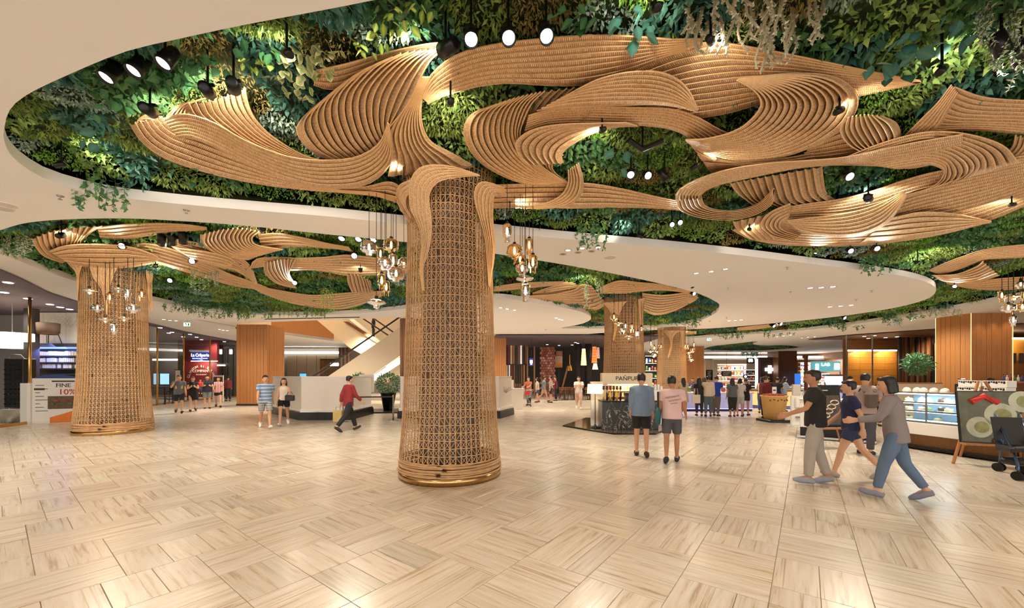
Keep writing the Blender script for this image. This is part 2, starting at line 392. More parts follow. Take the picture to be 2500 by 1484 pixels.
def leaves(pos, direc, length, wr, rng):
    n = len(pos); d = direc/np.linalg.norm(direc, axis=1, keepdims=True)
    r = rng.normal(size=(n, 3)); a = np.cross(d, r); a /= np.linalg.norm(a, axis=1, keepdims=True)+1e-9; b = np.cross(a, d)
    L = (length*rng.uniform(.65, 1.25, n))[:, None]
    vs = pos[:, None, :]+L[:, None, :]*(LV[None, :, 0:1]*wr*a[:, None, :]+LV[None, :, 1:2]*d[:, None, :]+LV[None, :, 2:3]*b[:, None, :])
    fs = LF[None]+5*np.arange(n)[:, None, None]
    return vs.reshape(-1, 3), fs.reshape(-1, 3)
def np_mesh(name, vs, fs, m, shade=None):
    me = bpy.data.meshes.new(name); me.vertices.add(len(vs)); me.vertices.foreach_set('co', np.asarray(vs, np.float32).ravel())
    k = fs.shape[1]; me.loops.add(fs.size); me.loops.foreach_set('vertex_index', fs.astype(np.int32).ravel())
    me.polygons.add(len(fs)); me.polygons.foreach_set('loop_start', np.arange(0, fs.size, k, dtype=np.int32))
    me.update(calc_edges=True)
    if shade is not None:
        a = me.attributes.new('shade', 'FLOAT', 'POINT'); a.data.foreach_set('value', np.asarray(shade, np.float32))
    me.materials.append(m); return me
M_SOIL = mat('plant_backing', (50, 64, 36), .9, var=.5, scale=9, bump=1)
def garden(name, label, poly, cell, dens, xr, yr, ymax_lim, mix, zc=LEAFZ):
    root = thing(name, label, 'planting', (0, 0, 0))
    xs = np.arange(xr[0], xr[1], cell); ys = np.arange(yr[0], yr[1], cell)
    sd = np.array([(x+RNG.uniform(-.4, .4)*cell, y+RNG.uniform(-.4, .4)*cell) for x in xs for y in ys])
    grown = np.array(poly); keep = []
    for s in sd:
        keep.append(np.min(np.hypot(grown[:, 0]-s[0], grown[:, 1]-s[1])) < cell or inside(s[None], poly)[0])
    sd = sd[np.array(keep)]
    def vis(p):
        d = np.maximum(p[:, 1], .3); px = CX+p[:, 0]/d*F; py = HY-(zc-EYE)/d*F
        return (px > -350) & (px < 2850) & (py > -330) & (p[:, 1] > .5)
    sd = sd[vis(sd)]
    sp = RNG.choice(len(SPECIES), len(sd), p=np.array(mix)/sum(mix))
    n = int((xr[1]-xr[0])*(yr[1]-yr[0])*1600*dens)
    p = np.column_stack([RNG.uniform(*xr, n), RNG.uniform(*yr, n)])
    p = p[vis(p)]; p = p[inside(p, poly)]
    # nearest clump
    best = np.full(len(p), 1e9); who = np.zeros(len(p), int)
    for i, s in enumerate(sd):
        q = (p[:, 0]-s[0])**2+(p[:, 1]-s[1])**2+RNG.uniform(0, .04); m = q < best; best[m] = q[m]; who[m] = i
    ed_ = np.full(len(p), 1e9)
    for q_ in grown: ed_ = np.minimum(ed_, (p[:, 0]-q_[0])**2+(p[:, 1]-q_[1])**2)
    ed_ = np.clip(1-np.sqrt(ed_)/.55, 0, 1)*.16
    u = RNG.uniform(size=len(p)); dome = np.clip(1-best/(cell*.62)**2, 0, 1)
    for i in range(len(sd)):
        nm, mt, ln, wr, dn, dr = SPECIES[sp[i]]
        k = np.where((who == i) & (u < dn/1600))[0]
        if len(k) < 3: continue
        h = .17*dome[k]*min(cell, 1); scale = 1 if dens > .7 else 1.5
        z = zc+.03-h-ed_[k]-RNG.uniform(0, .05, len(k))
        pos = np.column_stack([p[k], z])
        ctr = np.column_stack([p[k]-sd[i], np.zeros(len(k))])
        dirs = RNG.normal(size=(len(k), 3))*.55+ctr*.9/cell+np.array([0, 0, -dr])
        vs, fs = leaves(pos, dirs, ln*scale, wr, RNG)
        sh = np.repeat(np.clip(RNG.normal(.45, .22, len(k)), 0, 1), 5)
        link('foliage_clump', np_mesh('foliage_clump', vs, fs, mt, sh), root)['kind'] = 'stuff'
    return root
def backing(poly, parent, name='backing_panel', z=LEAFZ+.13):
    me = fill_plate(name, [poly], z, .03, M_SOIL, parent); return me
GA = garden('ceiling_garden', 'planted ceiling of mixed green foliage in the opening above the tallest bamboo column', OUT_A, .62, 1.0, (-9.5, 16), (1.0, 14), 99, (5, 3, 4, 2, 2.2, 3, 3))
backing(OUT_A, GA)
GA2 = garden('ceiling_garden', 'narrow strip of hanging foliage in the ceiling over the crowd by the market', OUT_A, 1.1, .35, (2, 40), (14, 34), 99, (4, 4, 5, 2, 2, 3, 2))
GB = garden('ceiling_garden', 'planted ceiling in the opening over the escalator side of the hall', OUT_B, .95, .5, (-17, 15), (7, 25), 99, (5, 3, 5, 2, 2.5, 3, 3))
backing(OUT_B, GB)
GD = garden('ceiling_garden', 'fish-shaped planted ceiling recess in front of the pharmacy', OUT_D, 2.0, .16, (15, 40), (30, 54), 99, (2, 2, 3, 1, 3, 2, 5))
backing(OUT_D, GD)

# big leaves that can be picked apart
def big_leaf_mesh(name, m, wr, var=None):
    vs = []; fs = []; prof = [(0, .04), (.15, .3), (.35, .5), (.6, .44), (.82, .22), (1, .01)]
    for i, (y, w) in enumerate(prof):
        z = -.18*y*y
        vs += [(-w*wr, y, z+.06*w), (0, y, z), (w*wr, y, z+.06*w)]
    for i in range(5):
        a = i*3; fs += [(a, a+1, a+4, a+3), (a+1, a+2, a+5, a+4)]
    me = bpy.data.meshes.new(name); me.from_pydata(vs, [], fs); me.update(); me.materials.append(m)
    a = me.attributes.new('shade', 'FLOAT', 'POINT'); a.data.foreach_set('value', [.1 if (i % 3) == 1 else .95 for i in range(len(vs))]); return me
L_VAR = big_leaf_mesh('variegated_leaf', leafmat('variegated', (70, 104, 58), (214, 208, 160), (196, 192, 140)), .95)
L_PHI = big_leaf_mesh('philodendron_leaf', leafmat('philodendron', (44, 92, 52), (26, 74, 42)), .75)
L_TEAL = big_leaf_mesh('elephant_ear_leaf', leafmat('elephant_ear', (46, 92, 80), (28, 72, 62)), .8)
L_POT = big_leaf_mesh('pothos_leaf', leafmat('pothos_big', (150, 178, 76), (60, 110, 44)), .7)
def big_leaves(me, name, spots, n, size, spread):
    for (px, py) in spots:
        for k in range(n):
            a = random.uniform(0, 2*PI); r = spread*math.sqrt(random.random())
            p = P(px+r*math.cos(a), py+r*.55*math.sin(a), LEAFZ-.16-.05*random.random())
            o = link(name, me, GA, p); s = size*random.uniform(.7, 1.2); o.scale = (s, s, s)
            o.rotation_euler = (random.uniform(-1.1, -.2), random.uniform(-.5, .5), random.uniform(0, 2*PI))
big_leaves(L_VAR, 'variegated_leaf', [(735, 140), (700, 190), (760, 175), (720, 225), (790, 130)], 16, .095, 45)
big_leaves(L_PHI, 'philodendron_leaf', [(380, 205), (450, 185), (520, 165), (620, 120), (250, 250), (1400, 45), (460, 420), (2000, 255)], 12, .12, 60)
big_leaves(L_TEAL, 'elephant_ear_leaf', [(200, 320), (2250, 100), (2180, 160), (2350, 60), (1560, 60), (1520, 390)], 10, .15, 70)
big_leaves(L_POT, 'pothos_leaf', [(950, 60), (1000, 30), (890, 100), (640, 150)], 12, .095, 55)
# ------------------------------------------------------------------ woven bamboo canopies
def band_mesh(name, lo, hi, thick=.0):
    m = len(lo); vs = []; uv = []; fs = []; s = 0
    for i in range(m):
        if i: s += (lo[i]-lo[i-1]).length*.5+(hi[i]-hi[i-1]).length*.5
        w = (hi[i]-lo[i])
        for j, (t, dz) in enumerate(((0, 0), (.35, -.02), (.75, -.012), (1, 0))):
            q = lo[i]+w*t; vs.append((q.x, q.y, q.z+dz*min(1, w.length/.12))); uv.append((s, t))
    for i in range(m-1):
        for j in range(3):
            a = i*4+j; fs.append((a, a+1, a+5, a+4))
    me = bpy.data.meshes.new(name); me.from_pydata(vs, [], fs); me.update()
    ul = me.uv_layers.new(name='UVMap'); idx = np.zeros(len(me.loops), int); me.loops.foreach_get('vertex_index', idx); ul.data.foreach_set('uv', np.array(uv)[idx].ravel())
    me.polygons.foreach_set('use_smooth', [True]*len(me.polygons)); me.materials.append(M_BAND); return me
def ribbon(parent, ribs, n, z=4.9, dz=0, step=.055, M=26, cane=.0085, place=None, along=None):
    R = [cat_curve(r, M) for r in ribs]; keys = np.array(R); K = len(ribs)
    rows = []
    for i in range(M): rows.append(cat_curve([keys[k][i] for k in range(K)], n+1))
    def pt(k, i, low):
        x, y = rows[i][k]; zz = z+dz*k/n-(step if low else 0)
        if along: zz += along[0]+(along[1]-along[0])*i/(M-1)
        if place: return place(x, y, .02 if low else 0)
        return P(x, y, zz)
    for k in range(n):
        lo = [pt(k, i, True) for i in range(M)]; hi = [pt(k+1, i, False) for i in range(M)]
        b = link('bamboo_band', band_mesh('bamboo_band', lo, hi), parent)
        MB().tube(lo, cane, 5).build('edge_cane', M_CANE, b)
    last = [pt(n, i, False) for i in range(M)]
    MB().tube(last, cane, 5).build('edge_cane', M_CANE, parent)

C1 = thing('bamboo_canopy', 'swirling woven bamboo canopy spreading from the tallest column across the planted ceiling', 'canopy')
R1 = [
 # left boat and swoosh
 dict(ribs=[[(395, 285), (412, 305), (445, 325), (500, 340), (580, 375), (665, 412), (750, 444), (820, 462), (920, 470), (998, 488)], [(318, 303), (345, 345), (400, 385), (500, 420), (620, 447), (740, 463), (850, 471), (930, 481), (1003, 510)]], n=6, z=4.93),
 dict(ribs=[[(400, 290), (450, 278), (520, 298), (600, 343), (700, 381), (790, 391), (870, 383), (925, 350), (947, 300)], [(438, 338), (470, 337), (540, 367), (620, 407), (710, 442), (800, 460), (890, 452), (942, 416), (958, 375), (950, 305)]], n=7, z=4.84, dz=.03),
 dict(ribs=[[(340, 290), (360, 280), (385, 283), (415, 300), (430, 335)], [(330, 300), (345, 320), (380, 345), (430, 362), (500, 378)]], n=5, z=4.95),
 dict(ribs=[[(597, 213), (605, 250), (620, 285), (650, 320), (690, 350), (740, 378), (792, 394)], [(530, 240), (540, 275), (575, 310), (620, 345), (690, 375), (745, 388), (790, 395)], [(445, 255), (465, 285), (510, 312), (580, 345), (660, 376), (730, 391), (788, 397)]], n=10, z=4.97),
 dict(ribs=[[(500, 240), (470, 250), (455, 265), (450, 285)], [(450, 252), (430, 262), (415, 275), (405, 288)]], n=4, z=5.0),
 # big oval leaf
 dict(ribs=[[(1085, 117), (1050, 148), (1026, 190), (1008, 230), (988, 265), (966, 292), (950, 312)], [(1045, 120), (985, 150), (935, 190), (908, 230), (903, 270), (917, 310), (938, 335)],
            [(960, 138), (890, 170), (850, 203), (820, 240), (815, 290), (840, 345), (885, 381)], [(830, 215), (790, 243), (755, 272), (726, 308), (733, 340), (765, 372), (812, 394)]], n=16, z=4.9, dz=.05, step=.07),
 dict(ribs=[[(1026, 188), (1003, 240), (970, 290), (952, 328), (957, 378), (948, 428)], [(1038, 188), (1014, 250), (1003, 310), (1013, 360), (1036, 395), (1050, 412)], [(1052, 188), (1030, 245), (1030, 300), (1052, 345), (1100, 372), (1152, 402)]], n=9, z=4.96),
 dict(ribs=[[(950, 318), (956, 378), (948, 430)], [(1000, 330), (1005, 380), (1000, 424)], [(1060, 360), (1075, 390), (1085, 412)], [(1120, 380), (1135, 395), (1155, 408)]], n=6, z=5.0),
 dict(ribs=[[(772, 172), (850, 155), (940, 130), (1030, 110), (1085, 104)], [(765, 207), (800, 217), (838, 213), (900, 181), (960, 150), (1065, 120)]], n=4, z=5.0),
 # top ribbon
 dict(ribs=[[(1030, 237), (1042, 200), (1070, 165), (1120, 132), (1200, 110), (1320, 95), (1450, 86), (1560, 90), (1640, 96), (1720, 94)], [(1046, 252), (1086, 233), (1173, 209), (1246, 203), (1319, 207), (1384, 209), (1440, 203), (1520, 182), (1600, 150), (1690, 118)]], n=8, z=4.97, step=.04),
 dict(ribs=[[(1500, 190), (1560, 150), (1640, 115), (1740, 104), (1850, 118), (1960, 140), (2080, 165), (2180, 185), (2244, 197)], [(1560, 230), (1680, 215), (1790, 205), (1870, 200), (1960, 196), (2050, 198), (2130, 200), (2190, 202), (2246, 199)],
            [(1600, 300), (1690, 290), (1780, 275), (1870, 250), (1960, 238), (2050, 238), (2100, 233), (2170, 218), (2248, 201)]], n=12, z=4.98, step=.045),
 # left lobe
 dict(ribs=[[(1330, 222), (1300, 250), (1280, 290), (1270, 330), (1285, 370), (1325, 407), (1360, 432), (1387, 445)], [(1270, 235), (1240, 262), (1230, 310), (1245, 352), (1280, 397), (1330, 432), (1377, 445)], [(1202, 257), (1152, 279), (1133, 312), (1140, 352), (1170, 394), (1215, 424), (1275, 447), (1335, 450)]], n=12, z=4.93, step=.065),
 dict(ribs=[[(1420, 210), (1390, 235), (1370, 260), (1365, 300)], [(1330, 222), (1305, 250), (1285, 285), (1275, 325)]], n=5, z=5.0),
 dict(ribs=[[(1375, 378), (1352, 392), (1352, 418), (1388, 446)], [(1320, 370), (1310, 395), (1335, 425), (1387, 447)], [(1265, 366), (1287, 406), (1332, 437), (1387, 448)]], n=8, z=4.96),
 dict(ribs=[[(1292, 402), (1266, 376), (1259, 350), (1280, 327), (1320, 311), (1380, 303), (1450, 301), (1530, 299)], [(1375, 397), (1371, 381), (1380, 365), (1405, 347), (1440, 328), (1480, 315), (1520, 308), (1560, 307)]], n=7, z=4.84, dz=.05),
 dict(ribs=[[(1405, 221), (1460, 194), (1530, 177), (1600, 175), (1650, 191), (1682, 222), (1704, 266)], [(1310, 270), (1360, 262), (1440, 258), (1530, 256), (1600, 255), (1650, 260), (1702, 272)]], n=8, z=4.86, step=.06),
 dict(ribs=[[(1290, 282), (1350, 266), (1440, 260), (1540, 262), (1640, 266), (1700, 285), (1760, 318), (1810, 336)], [(1280, 324), (1330, 307), (1400, 302), (1500, 305), (1580, 307), (1650, 319), (1702, 351), (1740, 395)]], n=7, z=4.92),
 # crescent
 dict(ribs=[[(1800, 196), (1835, 216), (1856, 240), (1855, 264), (1833, 292), (1804, 314), (1767, 329), (1720, 339), (1674, 341)], [(1803, 194), (1870, 200), (1930, 220), (1960, 250), (1945, 290), (1900, 330), (1840, 355), (1760, 360), (1676, 343)],
            [(1806, 192), (1855, 186), (1927, 180), (2000, 181), (2055, 196), (2089, 226), (2094, 256), (2080, 288), (2051, 318), (2000, 350), (1927, 379), (1855, 390), (1782, 390), (1727, 372), (1678, 346)]], n=14, z=4.78, dz=.12, step=.07, M=32),
 dict(ribs=[[(1678, 341), (1725, 375), (1790, 394), (1900, 388), (1985, 374)], [(1738, 424), (1760, 414), (1840, 407), (1930, 402), (1995, 396)]], n=3, z=4.96),
 dict(ribs=[[(2062, 288), (2052, 320), (2072, 352), (2105, 372)], [(2105, 280), (2110, 310), (2130, 345), (2150, 366)], [(2150, 283), (2186, 300), (2198, 330), (2184, 354)]], n=9, z=4.9, step=.07),
 dict(ribs=[[(1985, 352), (2030, 325), (2070, 300)], [(1960, 378), (2030, 362), (2085, 350)], [(1960, 390), (2040, 384), (2120, 374)]], n=6, z=4.97),
 # ribbons behind the column
 dict(ribs=[[(1195, 452), (1280, 449), (1390, 447), (1450, 449), (1520, 461), (1600, 479), (1668, 492)], [(1200, 508), (1300, 506), (1400, 508), (1500, 506), (1600, 508), (1690, 516)]], n=5, z=4.98),
 dict(ribs=[[(1388, 415), (1386, 450), (1365, 480), (1320, 499), (1255, 506)], [(1412, 398), (1424, 440), (1416, 480), (1380, 503), (1318, 510)]], n=5, z=4.84, step=.05),
 dict(ribs=[[(840, 462), (900, 454), (950, 444), (985, 462), (1004, 492)], [(860, 471), (930, 481), (980, 496), (1005, 514)]], n=4, z=4.96),
 # right rings
 dict(ribs=[[(1650, 490), (1655, 465), (1700, 438), (1780, 413), (1880, 398), (1980, 391), (2060, 384), (2150, 365), (2250, 345), (2350, 328)], [(1713, 490), (1716, 470), (1760, 450), (1850, 430), (1950, 410), (2040, 402), (2140, 405), (2200, 412), (2270, 402), (2350, 372)]], n=8, z=4.84, dz=.06),
 dict(ribs=[[(1650, 485), (1665, 515), (1720, 533), (1790, 536), (1850, 521), (1886, 495), (1890, 462)], [(1713, 485), (1721, 501), (1750, 512), (1800, 513), (1850, 497), (1880, 470), (1889, 460)]], n=6, z=4.83),
 dict(ribs=[[(1782, 446), (1800, 470), (1838, 500)], [(1880, 428), (1890, 462), (1902, 492), (1928, 503)], [(2006, 406), (2010, 440), (2017, 470), (2045, 492)]], n=12, z=4.97, step=.07),
 dict(ribs=[[(1890, 512), (1960, 499), (2050, 486), (2130, 466), (2200, 442), (2280, 420), (2400, 398), (2530, 375)], [(1860, 545), (1940, 540), (2050, 545), (2150, 532), (2250, 500), (2380, 470), (2530, 430)], [(1786, 560), (1830, 583), (1900, 596), (2000, 601), (2120, 598), (2250, 581), (2350, 560), (2450, 525), (2540, 485)]], n=18, z=4.93, step=.05),
 dict(ribs=[[(1922, 538), (1990, 530), (2070, 520), (2140, 500), (2205, 468)], [(1924, 543), (1960, 566), (2030, 579), (2100, 576), (2157, 553), (2188, 520), (2214, 478)]], n=7, z=4.82, step=.06),
 dict(ribs=[[(1930, 496), (1880, 518), (1858, 546), (1880, 572), (1935, 588)], [(1926, 534), (1912, 543), (1912, 553), (1925, 562), (1955, 572)]], n=5, z=4.85, step=.06),
 dict(ribs=[[(2175, 532), (2250, 518), (2330, 522), (2420, 540)], [(2100, 592), (2200, 587), (2300, 571), (2420, 542)]], n=5, z=4.86, step=.05),
 dict(ribs=[[(1790, 540), (1800, 560), (1835, 584)], [(1860, 525), (1850, 550), (1880, 585)], [(1930, 505), (1910, 540), (1940, 575)]], n=7, z=4.9, step=.07),
 dict(ribs=[[(2330, 213), (2390, 235), (2450, 243), (2540, 247)], [(2300, 262), (2340, 286), (2420, 292), (2540, 298)], [(2205, 338), (2260, 326), (2330, 318), (2420, 320), (2540, 332)]], n=10, z=4.98),
 dict(ribs=[[(2322, 208), (2290, 250), (2250, 290), (2203, 337)], [(2340, 230), (2315, 270), (2292, 310), (2252, 338)]], n=6, z=4.93),
 dict(ribs=[[(2060, 386), (2150, 350), (2250, 324), (2330, 323), (2405, 338), (2455, 360), (2485, 396)], [(2100, 392), (2190, 375), (2270, 362), (2340, 375), (2370, 400), (2360, 425), (2320, 445)], [(2190, 412), (2240, 405), (2275, 402), (2305, 418), (2290, 445), (2255, 465), (2195, 482)]], n=12, z=4.88, step=.065),
 dict(ribs=[[(2480, 330), (2470, 360), (2430, 395), (2380, 410)], [(2540, 340), (2530, 365), (2500, 385), (2440, 402)]], n=5, z=4.95),
]
for r in R1: ribbon(C1, **r)

C2 = thing('bamboo_canopy', 'woven bamboo canopy flowing over the escalator side of the hall', 'canopy')
R2 = [
 dict(ribs=[[(78, 583), (90, 606), (110, 626), (152, 642)], [(125, 565), (130, 590), (150, 610), (188, 622)], [(180, 555), (185, 580), (180, 597), (205, 606)], [(248, 551), (218, 570), (203, 590), (220, 604)]], n=11, z=4.9, step=.07),
 dict(ribs=[[(120, 613), (160, 600), (220, 596), (300, 600), (350, 612), (385, 627)], [(165, 640), (200, 650), (260, 655), (320, 652), (360, 645), (387, 634)]], n=5, z=4.82),
 dict(ribs=[[(238, 555), (300, 548), (380, 545), (450, 548), (505, 555)], [(245, 583), (290, 587), (350, 577), (430, 566), (505, 561)]], n=4, z=4.97),
 dict(ribs=[[(322, 600), (350, 594), (390, 600), (440, 615), (500, 640), (560, 668), (640, 696)], [(350, 622), (385, 642), (430, 657), (500, 676), (560, 695), (620, 706), (700, 721)]], n=6, z=4.93),
 dict(ribs=[[(633, 565), (615, 580), (627, 598), (690, 609)], [(590, 557), (580, 580), (603, 607), (665, 615)], [(540, 560), (530, 585), (562, 617), (630, 625)], [(490, 572), (495, 600), (540, 627), (605, 634)]], n=13, z=4.88, step=.08),
 dict(ribs=[[(400, 580), (460, 588), (520, 603), (575, 622), (610, 648), (628, 692)], [(425, 606), (470, 636), (520, 652), (570, 660), (600, 675), (622, 694)]], n=7, z=4.93),
 dict(ribs=[[(430, 606), (490, 612), (550, 625), (572, 640), (545, 650)], [(470, 632), (510, 645), (545, 652), (560, 652), (550, 650)]], n=4, z=4.84),
 dict(ribs=[[(630, 573), (680, 570), (740, 580), (800, 594), (852, 603)], [(640, 608), (700, 603), (760, 603), (820, 607), (862, 614)]], n=4, z=4.96),
 dict(ribs=[[(722, 633), (712, 650), (706, 667), (716, 688)], [(680, 634), (690, 652), (700, 677), (720, 698)], [(645, 643), (648, 667), (676, 692), (724, 704)]], n=9, z=4.86, step=.07),
 dict(ribs=[[(612, 655), (622, 634), (660, 627), (720, 630), (790, 628), (850, 622), (920, 630), (1000, 640)], [(645, 650), (665, 645), (705, 660), (745, 660), (790, 662), (850, 673), (910, 671), (1000, 666)]], n=7, z=4.92),
 dict(ribs=[[(595, 692), (680, 708), (760, 720), (840, 715), (935, 710)], [(640, 716), (700, 737), (770, 751), (830, 757), (872, 747), (935, 722)]], n=7, z=4.92),
 dict(ribs=[[(848, 670), (850, 690), (860, 714)], [(878, 672), (885, 690), (890, 715)], [(903, 685), (908, 700), (914, 714)]], n=7, z=4.9, step=.08),
 dict(ribs=[[(1205, 700), (1280, 690), (1375, 687)], [(1205, 712), (1300, 702), (1410, 691)]], n=3, z=4.93),
 dict(ribs=[[(1288, 722), (1350, 718), (1400, 708), (1420, 695), (1445, 698)], [(1288, 728), (1340, 736), (1400, 751), (1450, 758), (1482, 742)]], n=8, z=4.9),
 dict(ribs=[[(1300, 715), (1345, 700), (1390, 693), (1412, 698)], [(1300, 722), (1350, 720), (1390, 715), (1412, 704)]], n=4, z=4.97),
 dict(ribs=[[(1465, 702), (1510, 685), (1560, 689), (1620, 694), (1685, 704)], [(1465, 716), (1530, 716), (1590, 709), (1650, 711), (1705, 726)]], n=6, z=4.9),
 dict(ribs=[[(1568, 716), (1620, 720), (1690, 714), (1704, 727)], [(1570, 757), (1600, 769), (1640, 761), (1695, 735)]], n=8, z=4.9, step=.07),
]
for r in R2: ribbon(C2, M=18, cane=.014, **r)
C3 = thing('bamboo_canopy', 'woven bamboo canopy above the cake counter pendants', 'canopy')
for r in [dict(ribs=[[(2268, 660), (2300, 645), (2350, 626), (2420, 606), (2560, 592)], [(2300, 672), (2350, 655), (2400, 635), (2450, 630), (2560, 625)]], n=7, z=4.92),
          dict(ribs=[[(2300, 672), (2340, 668), (2385, 650), (2400, 638)], [(2276, 672), (2312, 688), (2380, 690), (2440, 672)]], n=6, z=4.86, step=.08),
          dict(ribs=[[(2310, 688), (2380, 688), (2440, 680), (2560, 672)], [(2312, 692), (2370, 704), (2440, 708), (2560, 700)]], n=5, z=4.92)]: ribbon(C3, M=18, cane=.014, **r)
C4 = thing('bamboo_canopy', 'small far bamboo canopy in the foliage strip near the market', 'canopy')
for r in [dict(ribs=[[(1800, 800), (1840, 795), (1900, 790)], [(1800, 806), (1850, 803), (1900, 795)]], n=3, z=4.9), dict(ribs=[[(1560, 812), (1600, 810), (1700, 808)], [(1570, 818), (1620, 818), (1700, 815)]], n=3, z=4.9)]: ribbon(C4, M=10, cane=.02, **r)

# ------------------------------------------------------------------ lattice columns
def RP(z):
    return float(np.interp(z, [0, .33, 1, 2, 3, 4, 4.6, 5.2], [.87, .86, .81, .765, .74, .725, .74, .80]))
def column_parts():
    NV, NH = 62, 41; zs = [.33+(5.15-.33)*i/(NH-1) for i in range(NH)]
    cane = MB().tube([(RP(z)+random.uniform(-.003, .003), random.uniform(-.004, .004), z) for z in zs[::2]], .0095, 5).mesh('upright_cane'); cane.materials.append(M_CANE_D)
    hoops = []
    for z in zs:
        hp = MB(); r = RP(z)-.012; hp.tube([(r*math.cos(2*PI*k/40), r*math.sin(2*PI*k/40), z+.006*math.sin(3*k+z*9)) for k in range(40)], .0075, 4, closed=True)
        me = hp.mesh('hoop_cane'); me.materials.append(M_CANE); hoops.append(me)
    br = MB()
    for i in range(NH-1):
        for k in range(NV):
            for (a, b) in ((k, k+1), (k+1, k)):
                if random.random() < .08: continue
                w1, w2 = 2*PI*a/NV, 2*PI*b/NV; r1, r2 = RP(zs[i])-.005, RP(zs[i+1])-.005
                p = Vector((r1*math.cos(w1), r1*math.sin(w1), zs[i])); q = Vector((r2*math.cos(w2), r2*math.sin(w2), zs[i+1]))
                t = Vector((-math.sin(w1), math.cos(w1), 0))*.0032; o = Vector((math.cos(w1), math.sin(w1), 0))*.003
                br.add([p-t, p+t, q+t, q-t, p-t-o, p+t-o, q+t-o, q-t-o], [(0, 1, 2, 3), (7, 6, 5, 4), (1, 5, 6, 2), (0, 3, 7, 4)])
    brm = br.mesh('cross_cane'); brm.materials.append(M_CANE)
    coil = []
    for i in range(8):
        r = .885-.012*(i % 2)-.004*i; z = .135+.026*i; hp = MB()
        hp.tube([(r*math.cos(2*PI*k/60)*(1+.006*math.sin(5*k+i)), r*math.sin(2*PI*k/60)*(1+.006*math.sin(5*k+i)), z+.007*math.sin(2*PI*k/60*2+i*2.1)) for k in range(60)], .0155, 6, closed=True)
        me = hp.mesh('coil_cane'); me.materials.append(M_CANE_D); me.polygons.foreach_set('use_smooth', [True]*len(me.polygons)); coil.append(me)
    ring = MB().lathe([(.86, 0), (.885, 0), (.885, .125), (.80, .13)], 72).mesh('brass_base'); ring.materials.append(M_BRASS); ring.polygons.foreach_set('use_smooth', [True]*len(ring.polygons))
    core = MB().lathe([(.53, 0), (.53, 1.2), (.47, 2.6), (.43, 4.4), (.43, 5.3)], 28).mesh('inner_core'); core.materials.append(M_CORE); core.polygons.foreach_set('use_smooth', [True]*len(core.polygons))
    return NV, cane, hoops, brm, coil, ring, core
CP = column_parts()
def column(label, loc, scale=1.0, sleeves=(), full=True, rz=0):
    NV, cane, hoops, brm, coil, ring, core = CP
    t = thing('lattice_column', label, 'column', loc, rz); t.scale = (scale, scale, 1)
    for k in range(NV): link('upright_cane', cane, t, rz=2*PI*k/NV+1e-6)
    for me in hoops: link('hoop_cane', me, t)
    link('cross_cane', brm, t)['kind'] = 'stuff'
    for me in coil: link('coil_cane', me, t)
    link('brass_base', ring, t); link('inner_core', core, t)
    return t
COLS = {}
COLS[1] = column('tallest lattice bamboo column, standing alone on the open floor', (-1.08, 6.82, 0))
COLS[2] = column('lattice bamboo column beside the storefront with the promotional standee', (-12.15, 11.9, 0), 1.02, rz=.5)
COLS[3] = column('lattice bamboo column rising behind the perfume kiosk', (4.65, 16.2, 0), 1.06, rz=.9)
COLS[4] = column('lattice bamboo column between the perfume kiosk and the wooden pillar', (9.85, 24.0, 0), 1.08, rz=1.3)
def on_column(cx, cy, sc=1.0, off=.03, flare=1.0):
    def f(px, py, dd):
        dx, dy, dzv = (px-CX)/F, 1.0, (HY-py)/F; t0 = (cx*dx+cy)/(dx*dx+1); z = EYE+dzv*t0
        R = RP(min(z, 5.2))*sc+off+dd+flare*max(0, z-4.55)*.45
        best = (dx*t0-cx)**2+(t0-cy)**2
        a = dx*dx+1
        t = t0-math.sqrt(max(R*R-best, 0)/a) if best < R*R else t0
        return Vector((dx*t, t, EYE+dzv*t))
    return f
def sleeves(col, cfg, sc=1.0, n=5, **kw):
    c = COLS[col]; pl = on_column(c.location.x, c.location.y, sc)
    # world-space bands parented to the column: undo its transform
    before = set(COL.objects)
    for ribs, nb in cfg: ribbon(c, ribs, nb, M=24, cane=kw.get('cane', .008), place=pl)
    bpy.context.view_layer.update()
    for o in set(COL.objects)-before:
        if o.parent == c: o.matrix_parent_inverse = c.matrix_world.inverted()
sleeves(1, [
  ([[(1170, 427), (1122, 411), (1078, 403), (1042, 404), (1019, 414), (1004, 437), (999, 466), (1002, 507), (1016, 537), (1027, 564), (1030, 593), (1027, 632), (1025, 662), (1032, 709)],
    [(1172, 429), (1131, 431), (1093, 436), (1066, 446), (1051, 466), (1047, 487), (1051, 519), (1053, 558), (1050, 593), (1042, 626), (1033, 653), (1034, 680), (1036, 709)]], 5),
  ([[(1232, 458), (1196, 446), (1176, 444), (1164, 454), (1158, 472), (1161, 499), (1170, 528), (1179, 558), (1185, 587), (1189, 632), (1191, 665), (1193, 697)],
    [(1235, 480), (1216, 470), (1206, 478), (1203, 496), (1203, 520), (1204, 545), (1206, 575), (1208, 605), (1206, 635), (1204, 650), (1200, 672), (1196, 700)]], 5),
  ([[(1002, 440), (976, 452), (967, 478), (978, 510), (1000, 542)], [(1003, 468), (992, 480), (990, 500), (996, 515), (1004, 530)]], 3)])
sleeves(2, [
  ([[(160, 636), (172, 650), (185, 665), (188, 690), (187, 730)], [(200, 648), (196, 658), (193, 672), (192, 695), (190, 735)]], 3),
  ([[(215, 640), (222, 660), (230, 680), (248, 705), (255, 735), (258, 765)], [(300, 645), (285, 655), (276, 675), (268, 700), (264, 735), (262, 768)]], 6),
  ([[(395, 640), (378, 655), (372, 680), (371, 715), (373, 760)], [(358, 645), (357, 665), (360, 690), (362, 725), (368, 762)]], 4)], 1.02)
